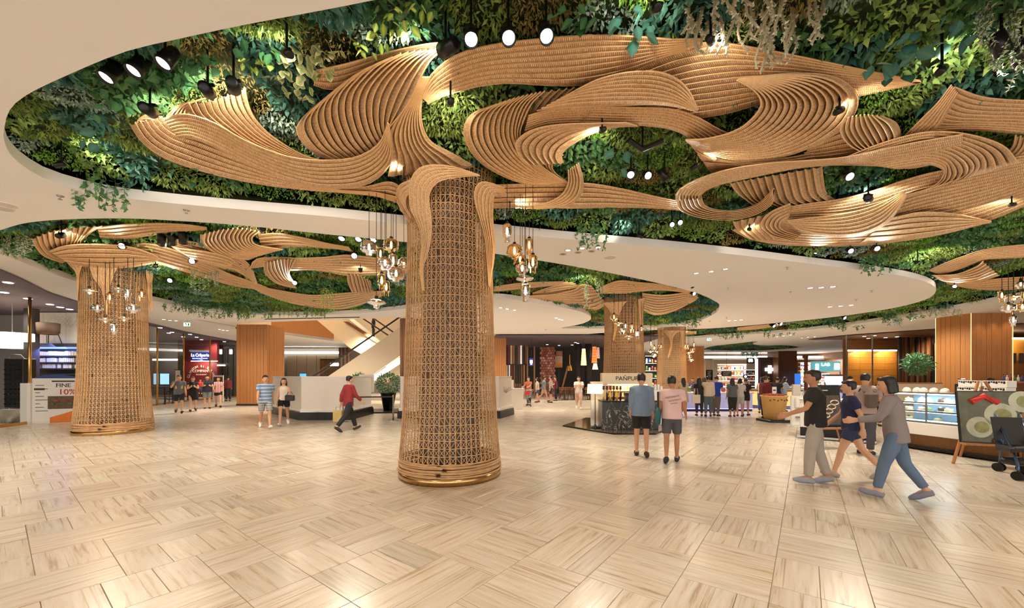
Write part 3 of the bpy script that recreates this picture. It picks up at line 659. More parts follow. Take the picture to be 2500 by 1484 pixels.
sleeves(3, [
  ([[(1470, 738), (1484, 752), (1496, 775), (1500, 800), (1496, 830)], [(1530, 735), (1520, 748), (1510, 775), (1506, 800), (1499, 832)]], 5),
  ([[(1578, 725), (1570, 740), (1568, 765), (1569, 800)], [(1558, 730), (1560, 750), (1562, 775), (1566, 802)]], 3)], 1.06)
sleeves(4, [
  ([[(1604, 806), (1622, 812), (1634, 826), (1636, 845), (1630, 872)], [(1668, 806), (1650, 814), (1642, 828), (1641, 846), (1633, 874)]], 5),
  ([[(1676, 806), (1671, 816), (1669, 832), (1669, 855)], [(1662, 808), (1663, 820), (1665, 836), (1667, 857)]], 3)], 1.08)
# ------------------------------------------------------------------ spotlights among the plants
def spot(px, py, aim, z=4.78, watts=60, label='black spotlight', lens=M_LENS, light=True, group=None, size=1.0):
    p = P(px, py, z); a = Vector(aim)-p if not isinstance(aim, str) else None
    t = thing('spotlight', label, 'spotlight', p, 0, group)
    d = a.normalized(); q = d.to_track_quat('Z', 'Y').to_matrix().to_4x4()
    def put(mb, name, m):
        o = mb.build(name, m, t, True); o.matrix_local = q; return o
    s = size
    put(MB().lathe([(.03*s, -.15*s), (.058*s, -.145*s), (.062*s, -.02*s), (.066*s, .06*s), (.06*s, .06*s), (.055*s, .03*s)], 18), 'housing', M_BLACK)
    put(MB().lathe([(.0, .032*s), (.054*s, .034*s)], 18, caps=False), 'lens', lens)
    MB().tube([(0, 0, .06*s), (0, 0, LEAFZ+.1-z)], .012, 6).build('stem', M_BLACK, t)
    MB().box(-.07*s, .07*s, -.012, .012, .05*s, .075*s).build('yoke', M_BLACK, t)
    if light:
        l = lamp('spot_lamp', 'SPOT', p+d*.1, watts, (1, .86, .66), .05, p+d*2, 1.9, .8); l.parent = t; l.matrix_parent_inverse = Matrix.Translation(p).inverted()
    return t
def toward(px, py, z=4.93): return P(px, py, z)
SP = [(507, 222, toward(540, 262), 45, 'beside the feathered bamboo fan, lower of the pair'), (570, 212, toward(585, 270), 45, 'beside the feathered bamboo fan, higher of the pair'), (366, 270, toward(420, 300), 40, 'at the tip of the boat-shaped bamboo swoosh'),
      (1088, 120, toward(960, 190), 70, 'aimed along the oval bamboo leaf')]
for px, py, a, w, l in SP: spot(px, py, a, 4.72, w, 'added black spotlight '+l)
VX = (0, -1, -3)
for k, (px, py) in enumerate(((265, 183), (332, 166), (404, 148))): spot(px, py, P(px, py, 4.78)+Vector((-.2, -.5, -1.1)), 4.8, 60, 'black rim spotlight in the large opening\'s row of three, '+('at the storefront end', 'in the middle', 'toward the bamboo fan')[k], group='rim spotlights', size=1.1)
for k, (px, py) in enumerate(((1150, 92), (1241, 88), (1333, 84))): spot(px, py, P(px, py, 4.72)+Vector((.1, -.6, -1.0)), 4.7, 60, 'black spotlight of three over the top bamboo ribbon, '+('nearest the oval bamboo leaf', 'in the middle', 'nearest the teal plants')[k], group='ribbon spotlights', size=1.0)
for k, (px, py) in enumerate(((1540, 425), (1581, 428), (1622, 432))): spot(px, py, P(px, py, 4.72)+Vector(((-.25, -.8, -.8), (0, -1, -.7), (.6, .2, -.8))[k]), 4.72, 45, 'black spotlight of three in the round planted gap, '+('nearest the bamboo lobe', 'in the middle', 'nearest the bamboo rings')[k], group='gap spotlights', size=.9)
spot(2120, 485, P(2150, 540, 4.95), 4.66, 80, 'black spotlight over the broad lower bamboo ring')
spot(2072, 430, P(2072, 430, 4.72)+Vector((-.2, -1, -.8)), 4.74, 60, 'black spotlight glaring from the dark gap in the bamboo rings')
for px, py in ((2076, 612), (2140, 606)): spot(px, py, P(px, py, 4.75)+Vector((-.35, -1, -.6)), 4.76, 60, 'black spotlight glaring below the lower bamboo ring', group='glaring spotlights below the ring')
for px, py in ((1640, 548), (1660, 543)): spot(px, py, P(px, py, 4.75)+Vector((-.1, -1, -.5)), 4.78, 40, 'black spotlight peering from the plants left of the lower bamboo ring', group='plant spotlights by the ring', size=.8)
for px, py in ((2445, 118), (2492, 140)): spot(px, py, P(px, py, 4.7)+Vector((.5, .1, -.8)), 4.7, 50, 'black spotlight beside the pale hanging tails', group='tail plant spotlights')
for px, py, ax, ay in ((395, 590, 395, 640), (420, 588, 440, 640), (447, 586, 480, 610)): spot(px, py, P(ax, ay, 4.9)+Vector((0, 0, -1.6)), 4.78, 40, 'black spotlight in the row over the far bamboo canopy', group='far canopy spotlights', size=1.3)
for px, py in ((835, 579), (876, 581), (912, 583)): spot(px, py, P(px, py, 4.75)+Vector((0, -.6, -1)), 4.78, 40, 'black spotlight in the row near the glass pendants', group='pendant-side spotlights', size=1.2)
for px, py in ((416, 684), (300, 600), (470, 637), (720, 690), (1693, 716), (865, 624)): spot(px, py, P(px, py, 4.75)+Vector((.3, -1, -.5)), 4.78, 60, 'black spotlight scattered in the plants of the far opening', group='far plant spotlights', size=1.2)
for px, py in ((1888, 795), (1905, 790), (2060, 775)): spot(px, py, P(px, py, 4.72)+Vector((0, -1, -.5)), 4.7, 60, 'black spotlight in the narrow planted strip', group='strip spotlights', size=1.6)
# spotlights washing bamboo and plants, mostly added with small fixtures to brighten them
def flood(px, py, ax, ay, w, z=4.5, az=4.95, ang=2.2):
    p = P(px, py, z); lamp('flood_lamp', 'SPOT', p, w, (1, .84, .62), .06, P(ax, ay, az), ang, .9)
for px, py, ax, ay, w, lb in ((1735, 100, 1800, 190, 26, 'at the upper edge of the wide bamboo sweep'), (1700, 405, 1800, 350, 34, 'added below the bright bamboo crescent'), (2470, 500, 2380, 520, 30, 'added at the outer edge of the lower bamboo ring'), (1990, 620, 2010, 585, 26, 'added under the lip of the lower bamboo ring'), (985, 440, 960, 400, 10, 'tucked beside the column sleeve'), (1470, 318, 1420, 345, 40, 'in the corner of the round planted gap'),
    (1245, 520, 1290, 490, 40, 'behind the right-hand pendant bunch'), (1830, 560, 1870, 570, 40, 'added by the curl of the lower bamboo ring')):
    spot(px, py, P(ax, ay, 4.95), 4.72, w, 'added black spotlight '+lb, size=.5)  # entries worded as added are extra floods that lift the bamboo
for px, py, ax, ay, w, lb in ((150, 400, 260, 370, 34, 'washing the mossy plants beside the storefront end'), (1560, 575, 1480, 540, 24, 'washing the plants above the trailing ivy'), (2240, 640, 2300, 620, 60, 'washing the plants past the lower ring'), (2050, 270, 2120, 235, 20, 'washing the plants beside the pointed tip'), (700, 130, 640, 110, 20, 'washing the variegated plants'), (1600, 20, 1560, 40, 14, 'washing the teal plants over the top ribbon'), (2300, 170, 2350, 120, 20, 'washing the broad-leaved corner plants'), (1100, 250, 1090, 280, 25, 'washing the plants in the narrow gap')):
    spot(px, py, P(ax, ay, 5.05), 4.7, w, 'added black spotlight '+lb, size=.6)  # washers added to brighten the dark foliage
for px, py, ax, ay, w, lb in ((150, 575, 190, 570, 60, 'over the fan-shaped plume'), (640, 560, 600, 590, 70, 'over the ringed swirl'), (880, 660, 880, 690, 34, 'over the ribbed stub'), (380, 650, 375, 660, 50, 'beside the storefront column sleeve'), (1690, 700, 1650, 730, 80, 'at the end of the kiosk canopy'), (1410, 690, 1430, 720, 60, 'over the kiosk canopy curl'), (2330, 700, 2360, 660, 60, 'under the cake counter canopy'), (1672, 812, 1655, 820, 50, 'beside the pillar-side column')):
    spot(px, py, P(ax, ay, 4.95), 4.7, w, 'added black spotlight '+lb, size=.9)  # extra spots added to brighten the farther canopies
# bent black track beside the round gap
t = thing('track_light', 'bent black twin track light in the round planted gap', 'light', P(1575, 345, 4.82))
MB().tube([(-.22, .0, .02), (0, .1, -.05)], .035, 8).build('barrel', M_BLACK, t); MB().tube([(0, .1, -.05), (.24, -.02, .0)], .035, 8).build('barrel', M_BLACK, t); MB().tube([(0, .1, -.04), (0, .1, .35)], .012, 6).build('stem', M_BLACK, t)

# ------------------------------------------------------------------ glass pendants
GL_AMBER = glass('amber_glass', (1.0, .74, .42), .35, gcol=(1, .85, .65)); GL_SMOKE = glass('smoke_glass', (.78, .74, .76), .5, gcol=(.9, .92, 1)); GL_CLEAR = glass('clear_rose_glass', (1, .86, .76), .4)
SHAPES = dict(
 bottle=[(.02, .13), (.06, .125), (.078, .10), (.078, -.06), (.07, -.08), (.05, -.085), (.05, -.17), (.046, -.175)],
 drum=[(.02, .12), (.09, .115), (.14, .07), (.145, -.03), (.12, -.075), (.06, -.09), (.05, -.13), (.03, -.132)],
 dish=[(.02, .07), (.07, .05), (.17, .0), (.165, -.015), (.08, -.045), (.055, -.06), (.05, -.10), (.02, -.102)],
 jar=[(.02, .12), (.05, .11), (.055, .08), (.12, .05), (.13, .0), (.11, -.05), (.07, -.07), (.065, -.12), (.03, -.124)],
 bell=[(.02, .10), (.06, .08), (.10, .04), (.12, -.05), (.125, -.09), (.11, -.095)])
PMESH = {}
def pend_mesh(k, part):
    if (k, part) in PMESH: return PMESH[(k, part)]
    if part == 'shade': mb = MB().lathe(SHAPES[k], 20, caps=False)
    elif part == 'cap': mb = MB().lathe([(.022, .17), (.03, .16), (.034, .12), (.0, .115)], 10)
    elif part == 'bulb': mb = MB().lathe([(.0, .085), (.012, .08), (.02, .04), (.022, -.02), (.014, -.05), (0, -.055)], 10)
    me = mb.mesh(part); me.materials.append({'shade': GL_AMBER, 'cap': M_BLACK, 'bulb': M_BULB}[part]); me.polygons.foreach_set('use_smooth', [True]*len(me.polygons))
    PMESH[(k, part)] = me; return me
M_CORD = mat('cord', (30, 26, 24), .6, var=0)
def pendant(px, py, kind, d, label, group, tint=0, s=1.0, top=5.02):
    p = D(px, py, d); t = thing('glass_pendant', label, 'pendant lamp', p, random.uniform(0, 6), group)
    sh = link('glass_shade', pend_mesh(kind, 'shade'), t); sh.scale = (s, s, s)
    if tint: sh.material_slots[0].link = 'OBJECT'; sh.material_slots[0].material = (GL_AMBER, GL_SMOKE, GL_CLEAR)[tint]
    dz = 0 if kind != 'dish' else -.05
    for part in ('cap', 'bulb'):
        o = link('socket_cap' if part == 'cap' else 'bulb', pend_mesh(kind, part) if False else pend_mesh('all', part), t); o.scale = (s, s, s); o.location.z = dz*s
    MB().tube([(0, 0, .165*s+dz*s), (0, 0, top-p.z)], .005 if d < 9 else .008, 5).build('cord', M_CORD, t)
LB = {'bottle': 'bottle-shaped', 'drum': 'drum-shaped', 'dish': 'dish-shaped', 'jar': 'jar-shaped', 'bell': 'bell-shaped'}
TN = ('amber', 'smoky', 'clear')
def cluster(items, d, where, gname, s=1.0, jit=.25):
    for n_, (px, py, k, tint) in enumerate(items):
        pendant(px, py, k, d+(n_ % 3-1)*(.36 if d < 20 else .6), f'{TN[tint]} {LB[k]} glass pendant {where}', gname, tint, s)
    c = np.mean([(a[0], a[1]) for a in items], 0); q = D(c[0], c[1], d)
    lamp('pendant_glow', 'POINT', q+Vector((0, -.3, -.25)), 14 if d < 9 else 22, (1, .68, .36), .25)
cluster([(901, 606, 'drum', 1), (955, 600, 'drum', 0), (929, 621, 'bottle', 0), (940, 642, 'jar', 1), (960, 638, 'bottle', 1), (986, 640, 'bell', 1), (967, 670, 'drum', 1), (932, 686, 'bottle', 0), (943, 702, 'bottle', 0), (919, 738, 'dish', 1)], 7.1, 'hanging beside the left side of the tallest column', 'pendants left of the tallest column', .98)
cluster([(1238, 566, 'bottle', 1), (1256, 614, 'drum', 0), (1292, 600, 'bottle', 0), (1301, 642, 'bottle', 0), (1275, 655, 'jar', 1), (1281, 680, 'dish', 2), (1283, 712, 'bottle', 1), (1270, 632, 'bell', 0)], 6.9, 'hanging beside the right side of the tallest column', 'pendants right of the tallest column', .98)
cluster([(218, 709, 'dish', 2), (268, 727, 'bottle', 0), (289, 705, 'dish', 1), (312, 717, 'bottle', 1), (346, 720, 'bottle', 0), (238, 752, 'drum', 1), (326, 753, 'drum', 1), (257, 779, 'dish', 2), (303, 776, 'dish', 2), (278, 803, 'bottle', 1)], 10.5, 'in front of the column beside the storefront', 'pendants at the storefront column', .95)
cluster([(1499, 775, 'drum', 0), (1510, 789, 'dish', 2), (1527, 797, 'bottle', 1), (1543, 800, 'bottle', 0), (1519, 808, 'jar', 1), (1566, 801, 'dish', 2), (1557, 816, 'bottle', 1), (1535, 822, 'dish', 2)], 15.0, 'in front of the column behind the kiosk', 'pendants at the kiosk column', 1.05)
cluster([(1589, 838, 'bottle', 2), (1597, 848, 'jar', 0), (1605, 858, 'dish', 2), (1588, 857, 'dish', 2), (1597, 868, 'drum', 2), (1614, 846, 'drum', 0)], 22.9, 'in the bunch left of the column beside the wooden pillar', 'pendants left of the pillar-side column', 1.0)
cluster([(1673, 846, 'bottle', 0), (1679, 846, 'bottle', 0), (1694, 842, 'bottle', 2), (1691, 855, 'drum', 0), (1681, 861, 'dish', 2), (1683, 870, 'drum', 2), (1687, 879, 'dish', 2)], 22.9, 'in the bunch right of the column beside the wooden pillar', 'pendants right of the pillar-side column', 1.0)
cluster([(2446, 722, 'bottle', 0), (2475, 724, 'dish', 0), (2492, 694, 'jar', 2), (2462, 752, 'drum', 2), (2496, 750, 'drum', 0), (2474, 782, 'bottle', 1), (2502, 722, 'bottle', 0)], 12.0, 'hanging over the cake counter', 'pendants over the cake counter', 1.1)

# ------------------------------------------------------------------ hanging vines and tails
M_VINE = MATS['broad_leaf']
def vine(label, px, py, n, length, w, ln, mt, z=LEAFZ-.15, wr=.6, name='hanging_vine', per=26, stem=.004):
    p = P(px, py, z); t = thing(name, label, 'vine', p)
    for k in range(n):
        a = random.uniform(0, 2*PI); r = w*math.sqrt(random.random()); L = length*random.uniform(.5, 1)
        x, y = r*math.cos(a), r*math.sin(a)*.6; pts = []
        for i in range(6):
            u = i/5; pts.append((x+.05*math.sin(u*4+k)*u, y+.04*math.cos(u*5+k)*u, .1-L*u))
        sm = MB().tube(pts, stem, 4).build('stem', mt if stem > .006 else M_VINE, t)
        m = max(4, int(per*L/length)); us = np.linspace(.1, 1, m)
        pos = np.array([[np.interp(u*5, range(6), [q[c] for q in pts]) for c in range(3)] for u in us])
        vs, fs = leaves(pos, RNG.normal(size=(m, 3))*.7+np.array([0, 0, -.5]), ln, wr, RNG)
        link('vine_leaves', np_mesh('vine_leaves', vs, fs, mt, np.repeat(np.clip(RNG.normal(.45, .25, m), 0, 1), 5)), sm)['kind'] = 'stuff'
    return t
M_TAIL = leafmat('pale_tail', (120, 118, 94), (186, 178, 152)); M_GREYMOSS = leafmat('grey_moss', (96, 108, 86), (142, 152, 122)); M_LIME = leafmat('lime_strand', (130, 150, 50), (196, 196, 90))
vine('dark ivy trailing over the rim of the large opening beside the storefront', 258, 452, 9, .62, .55, .09, MATS['broad_leaf'], 4.85, name='trailing_ivy')
vine('dark ivy trailing from the rim just right of the pendant bunch', 1440, 560, 12, .55, .42, .085, MATS['broad_leaf'], 4.86, name='trailing_ivy')
vine('dark ivy trailing over the tip of the ceiling peninsula', 2127, 632, 12, .55, .5, .09, MATS['broad_leaf'], 4.86, name='trailing_ivy')
vine('pale drooping cat-tail plant nearest the top bamboo ribbon', 1790, 20, 30, .42, .42, .035, M_TAIL, 4.95, .5, 'cat_tail_plant', 40, .012)
vine('pale drooping cat-tail plant beside the pointed bamboo tip', 1900, 70, 22, .40, .38, .035, M_TAIL, 4.95, .5, 'cat_tail_plant', 40, .012)
for k, (px, py, L) in enumerate(((2440, 60, .62), (2478, 30, .7), (2420, 20, .5), (2500, 90, .6))): vine('long grey-green moss tail hanging from the planting in the corner by the broad-leaved plants', px, py, 5, L, .07, .04, M_GREYMOSS, 4.98, .35, 'moss_tail', 70)['group'] = 'moss tails'
for k, (px, py) in enumerate(((470, 655), (495, 660), (510, 658), (528, 655))): vine('pale green moss strand hanging in the far planted ceiling', px, py, 4, .75, .1, .06, M_GREYMOSS, 4.95, .35, 'moss_tail', 50)['group'] = 'far moss strands'
for k, (px, py) in enumerate(((50, 575), (30, 580), (70, 573))): vine('pale moss curtain strand by the storefront end of the planting', px, py, 8, .6, .2, .06, M_GREYMOSS, 4.95, .35, 'moss_tail', 50)['group'] = 'storefront moss strands'
vine('lime green strands hanging from the middle of the far canopy', 797, 705, 8, 1.0, .22, .07, M_LIME, 4.95, .3, 'hanging_fern', 50)
for k, (px, py) in enumerate(((1440, 690), (1462, 685), (1530, 725), (1545, 722))): vine('pale moss strand above the kiosk column', px, py, 5, 1.0, .18, .08, M_GREYMOSS, 4.95, .35, 'moss_tail', 50)['group'] = 'kiosk column moss strands'
for px, py, n in ((450, 738, 30), (560, 756, 30), (640, 758, 26), (750, 758, 20), (520, 752, 16)): vine('leafy fringe spilling over the far rim of the escalator-side opening', px, py, n, .5, 1.0, .1, MATS['fern_leaf'] if px > 600 else MATS['broad_leaf'], 4.8, .4, 'leaf_fringe', 22)['group'] = 'far rim fringes'
for px, py, n in ((1550, 797, 24), (1690, 775, 20), (1790, 812, 20), (1900, 806, 20), (2060, 788, 20), (2200, 764, 18)): vine('leafy fringe spilling over the narrow planted strip', px, py, n, .55, 1.0, .13, MATS['broad_leaf'], 4.85, .4, 'leaf_fringe', 18)['group'] = 'strip fringes'
vine('dense shaggy fringe under the fish-shaped recess', 1835, 856, 40, .9, 1.3, .2, MATS['teal_leaf'], 4.85, .4, 'leaf_fringe', 18)
vine('grey wisps hanging beside the right-hand wooden pillar', 2290, 752, 24, .5, .9, .08, M_GREYMOSS, 4.75, .4, 'moss_tail', 26)
vine('dark fern tuft hanging beside the far end of the strip', 2180, 765, 16, .8, .5, .1, MATS['teal_leaf'], 4.95, .35, 'hanging_fern', 26)

# ------------------------------------------------------------------ ceiling fittings
M_DL = mat('downlight_glow', (1, .96, .9), .4, var=0, emit=9)
def fit(px, py, kind, group, label, s=1.0):
    p = P(px, py, CEIL)
    if kind == 'lit' or kind == 'off':
        t = thing('downlight', label, 'downlight', p, 0, group)
        MB().lathe([(.055*s, -.004), (.085*s, -.012), (.09*s, 0), (.055*s, .0)], 18, caps=False).build('trim_ring', M_RIM, t)
        MB().lathe([(0, -.003), (.056*s, -.003)], 18, caps=False).build('lens', M_DL if kind == 'lit' else MATS['shadow_gap'], t)
    elif kind == 'sprinkler':
        t = thing('sprinkler', label, 'sprinkler', p, 0, group)
        MB().lathe([(.05, 0), (.045, -.012), (.012, -.014), (.01, -.05), (.03, -.055), (.03, -.06), (0, -.06)], 12).build('head', M_STEEL, t)
    elif kind == 'speaker':
        t = thing('ceiling_speaker', label, 'speaker', p, 0, group)
        MB().lathe([(0, -.006), (.13, -.008), (.14, 0)], 24, caps=False).build('grille', M_RIM, t); MB().lathe([(.135, -.01), (.15, -.012), (.155, 0)], 24, caps=False).build('trim_ring', M_CEIL, t)
for trio, gr in (([(1387, 611), (1421, 606), (1460, 604)], 'beside the pendant bunch'), ([(1700, 667), (1736, 663), (1771, 657)], 'near the middle of the ceiling peninsula'), ([(1978, 703), (2005, 702), (2033, 700)], 'near the tip of the ceiling peninsula'),
                 ([(2026, 749), (2052, 747), (2078, 745)], 'behind the peninsula middle'), ([(1780, 783), (1795, 782), (1810, 781)], 'near the back edge of the peninsula'), ([(1222, 751), (1238, 754), (1256, 757)], 'beside the tallest column'), ([(1358, 776), (1365, 779), (1372, 781)], 'by the second ceiling tongue'),
                 ([(1303, 826), (1314, 827), (1325, 828)], 'before the lantern restaurant'), ([(1288, 834), (1295, 834), (1300, 834)], 'at the lantern restaurant front'), ([(1897, 822), (1913, 820), (1930, 818)], 'before the pharmacy'), ([(1990, 834), (1993, 845), (1995, 853)], 'before the laboratory shop'), ([(1958, 825), (1972, 823), (1989, 822)], 'past the fish-shaped recess'),
                 ([(400, 780), (415, 782), (430, 783)], 'before the crepe shop'), ([(536, 804), (545, 806), (555, 807)], 'beside the square wooden pillar')):
    for px, py in trio: fit(px, py, 'lit', 'downlights '+gr, 'round lit downlight in the trio '+gr, 1.0 if py < 700 else 1.3)
for px, py in ((1374, 620), (1411, 616), (1444, 613)): fit(px, py, 'off', 'unlit downlights', 'round unlit downlight beside the lit trio by the pendants')
for px, py in ((15, 500), (6, 508)): fit(px, py, 'speaker', 'round vents', 'round white ceiling vent at the storefront side', .8)
fit(1490, 628, 'speaker', None, 'round flush ceiling speaker on the peninsula')
for px, py in ((147, 478), (455, 513), (1922, 652), (1776, 703), (1930, 712), (2128, 709), (2090, 731), (1774, 775), (1332, 804), (640, 775), (485, 772)): fit(px, py, 'sprinkler', 'sprinklers', 'small chrome sprinkler head on the ceiling')
# linear slot diffuser above the escalator and exit signs
a, b = P(648, 778, CEIL), P(878, 773.5, CEIL)
o = thing('slot_diffuser', 'long dark slot diffuser in the ceiling before the escalator', 'air vent', a)
MB().tube([(0, 0, -.004), b-a+Vector((0, 0, -.004))], .035, 4).build('slot', M_BLACK, o)
M_EXIT = mat('exit_green', (.55, .95, .8), .4, var=0, emit=2.0); M_EXITB = mat('exit_blue', (.4, .8, .9), .4, var=0, emit=2.0)
def exit_sign(px, py, d, m, label):
    p = D(px, py, d); t = thing('exit_sign', label, 'sign', p)
    MB().box(-.18, .18, -.02, .02, -.1, .1, .008).build('sign_box', M_WHITE, t); MB().box(-.17, .17, -.026, -.021, -.09, .09).build('lit_panel', m, t)
    mk = MB(); mk.lathe([(0, -.03), (.022, -.02), (.03, 0), (.022, .02), (0, .03)], 8, (-.05, -.03, .045)); mk.tube([(-.06, -.03, .02), (-.02, -.03, -.03), (-.06, -.03, -.07)], .012, 5); mk.tube([(-.02, -.03, -.03), (.02, -.03, -.06)], .012, 5); mk.tube([(-.06, -.03, .015), (0, -.03, .0)], .01, 5)
    mk.box(.06, .12, -.029, -.026, -.07, .06); mk.build('running_figure', mat('exit_mark', (30, 120, 90), .5, var=0), t)
    MB().tube([(0, 0, .1), (0, 0, CEIL-p.z)], .012, 6).build('hanger', M_STEEL, t)
exit_sign(457, 792, 20.5, M_EXIT, 'green lit exit sign before the crepe shop')
exit_sign(1731, 829, 30.6, M_EXITB, 'blue green lit exit sign before the market')
# ------------------------------------------------------------------ building shell round the hall
M_WALLP = mat('grey_wall', (150, 142, 136), .6, var=.08, scale=2); M_PURPLE = mat('shop_ceiling', (104, 92, 104), .7, var=.05); M_WOOD = mat('oak_cladding', (176, 118, 66), .45, var=.28, scale=5, stretch=(9, 9, .35))
M_WOOD_D = mat('walnut_cladding', (120, 78, 46), .45, var=.3, scale=5, stretch=(9, 9, .35)); M_CREAM = mat('cream_paint', (226, 206, 176), .6, var=.03); M_CHAR = mat('charcoal_wall', (52, 46, 46), .6, var=.2, scale=3)
M_GLASS = glass('shop_glass', (.96, .97, .97), .06); M_RED = mat('red_wall', (126, 40, 40), .5, var=.15, scale=3); M_BLUEL = mat('blue_led', (.12, .2, 1), .5, var=0, emit=3.0); M_WARML = mat('warm_led', (1, .82, .55), .5, var=0, emit=6.0)
M_COVE = mat('cove_light', (1, .93, .82), .5, var=0, emit=5.0); M_GOLDW = mat('gold_wall', (176, 124, 52), .4, .2, var=.25, scale=4, stretch=(.3, .3, 8)); M_SIGNB = mat('sign_blue', (24, 40, 120), .4, var=0, emit=.5); M_SIGNW = mat('sign_white', (1, .98, .95), .4, var=0, emit=4)
M_TXT = mat('lettering_dark', (52, 46, 40), .5, var=0); M_TXTW = mat('lettering_pale', (236, 216, 190), .5, var=0); M_SCREEN = mat('screen_glow', (.35, .62, .85), .3, var=.4, scale=4, emit=1.4); M_MARBLE_W = mat('white_marble', (226, 218, 208), .25, var=.06, scale=3)
def pbox(px0, px1, py0, py1, d, th, m, name, parent=None, bev=0):
    a = D(px0, py1, d); b = D(px1, py0, d)
    return MB().box(a.x, b.x, d, d+th, a.z, b.z, bev).build(name, m, parent)
def pthing(name, label, cat, px, py, d, group=None): return thing(name, label, cat, D(px, py, d), 0, group)
def prel(t, px0, px1, py0, py1, d, th, m, name, parent=None, bev=0):      # pixel rectangle as a part of thing t
    o = t.location; a = D(px0, py1, d)-o; b = D(px1, py0, d)-o
    return MB().box(a.x, b.x, d-o.y, d-o.y+th, a.z, b.z, bev).build(name, m, parent or t)
wb = struct(MB().box(-46, 46, 62, 62.3, 0, 5.9).build('wall_back', M_CREAM)); wl = struct(MB().box(-36, -35.7, -14, 62, 0, 5.9).build('wall_left', M_WALLP)); wr = struct(MB().box(40, 40.3, -14, 62, 0, 5.9).build('wall_right', M_WOOD_D))
# left shopfront: curved line of glass with brass mullions
FL = [(-15.6, 9.2), (-16.4, 11.3), (-17.1, 13.8), (-18.0, 16.4), (-19.3, 19.4), (-20.6, 22.6), (-21.6, 25.6), (-22.2, 28.6), (-22.3, 31.5)]
w1 = struct(link('window_1', None, None)); HGT = 4.5
for i in range(len(FL)-1):
    a = Vector(FL[i]+(0,)); b = Vector(FL[i+1]+(0,)); u = (b-a).normalized()
    MB().slab([a+u*.04+Vector((0, 0, .1)), b-u*.04+Vector((0, 0, .1)), b-u*.04+Vector((0, 0, HGT)), a+u*.04+Vector((0, 0, HGT))], Vector((-u.y, u.x, 0))*.012).build('pane', M_GLASS, w1)
    MB().tube([a, a+Vector((0, 0, HGT))], .045, 10).build('mullion', M_GOLD, w1, True)
    MB().slab([a+Vector((0, 0, 0)), b, b+Vector((0, 0, .1)), a+Vector((0, 0, .1))], Vector((-u.y, u.x, 0))*.05).build('base_rail', M_GOLD, w1)
# shop bulkhead ceiling behind the curved ceiling edge
ce = [P(x, y, CEIL)[:2] for x, y in ((-260, 560), (-120, 610), (0, 656), (61, 682), (121, 712), (182, 732), (280, 765), (372, 789), (475, 813), (577, 832), (640, 846))]
ce = [tuple(q) for q in cat_curve(ce, 40)]
sc_ = struct(fill_plate('ceiling_shops', [ce+[(ce[-1][0], 60), (-35.5, 60), (-35.5, ce[0][1])]], CEIL-.06, .05, M_PURPLE))
MB().tube([(x, y, CEIL-.03) for x, y in ce], .035, 6).build('ceiling_edge_bead', M_CEIL, ceiling)
def shop_dl(pts, z, where):
    for px, py in pts:
        p = P(px, py, z); t = thing('shop_downlight', 'small bright downlight in the '+where, 'downlight', p, 0, 'downlights in the '+where)
        MB().lathe([(0, -.006), (.07, -.006), (.1, -.012), (.11, 0)], 14, caps=False).build('lens', M_DL, t); MB().lathe([(.1, -.002), (.12, -.008), (.13, 0)], 14, caps=False).build('trim_ring', M_RIM, t)
shop_dl([(20, 690), (10, 714), (68, 729), (122, 743), (147, 750), (170, 755)], 4.6, 'cafe ceiling')
shop_dl([(391, 800), (420, 811), (447, 822), (464, 816), (480, 823), (492, 829), (412, 813), (548, 834)], 4.6, 'crepe shop ceiling')
for x, y in ((-19, 13), (-20.2, 15.8), (-18.6, 16.6), (-25, 25), (-24, 31)): lamp('shop_lamp', 'SPOT', (x, y, 4.5), 320, WARM, .2, (x, y, 0), 2.6)
# cafe interior beside the storefront column
wc = struct(pbox(-80, 230, 735, 1010, 18.6, .2, M_WALLP, 'wall_cafe_back'))
cs = pthing('shelf_unit', 'dark wall shelf unit with blue light and boxed tea in the cafe', 'shelf', 132, 1000, 17.2)
prel(cs, 78, 188, 842, 1000, 17.5, .1, M_CHAR, 'back_panel')
for k, y in enumerate((868, 884, 899, 912)): prel(cs, 78, 188, y, y+3, 17.1, .4, M_DARK, 'shelf_board')
prel(cs, 78, 188, 838, 846, 17.0, .5, M_DARK, 'top_board'); prel(cs, 80, 188, 847, 851, 17.2, .1, M_BLUEL, 'light_strip'); prel(cs, 80, 188, 885.5, 887, 17.2, .1, M_BLUEL, 'light_strip')
lamp('shelf_led', 'AREA', D(132, 850, 16.9), 40, (.2, .3, 1), .8, D(132, 900, 17.4))
M_BOXT = mat('tea_box', (226, 212, 200), .6, var=.1)
for row, (y0, y1) in enumerate(((857, 868), (873, 884), (888, 899))):
    x = 81
    while x < 184:
        w = random.choice((4.2, 5, 7)); 
        if random.random() < .85:
            a = D(x, y1, 17.15); b = D(x+w-.7, y0+random.random()*2, 17.15)
            bx = thing('tea_box', ('pale tea carton on the top blue-lit shelf', 'pale tea carton on the middle blue-lit shelf', 'pale tea carton on the bottom blue-lit shelf')[row], 'box', a, 0, f'tea cartons on shelf row {"ABC"[row]}'.replace('row A', 'top').replace('row B', 'middle').replace('row C', 'bottom'))
            MB().box(0, b.x-a.x, 0, .2, 0, (b.z-a.z)*.8, .01).build('carton', M_BOXT, bx); MB().box(-.003, b.x-a.x+.003, -.003, .203, (b.z-a.z)*.8, b.z-a.z, .01).build('lid', M_WHITE, bx)
        x += w
mz = pthing('panel_screen', 'pale panelled mezzanine wall with carved diamond pattern above the shelves', 'wall panel', 132, 840, 17.4)
for i, x in enumerate((80, 107, 134, 161)): prel(mz, x, x+26.4, 763, 838, 17.6, .08, M_MARBLE_W, 'panel')
dm = MB()
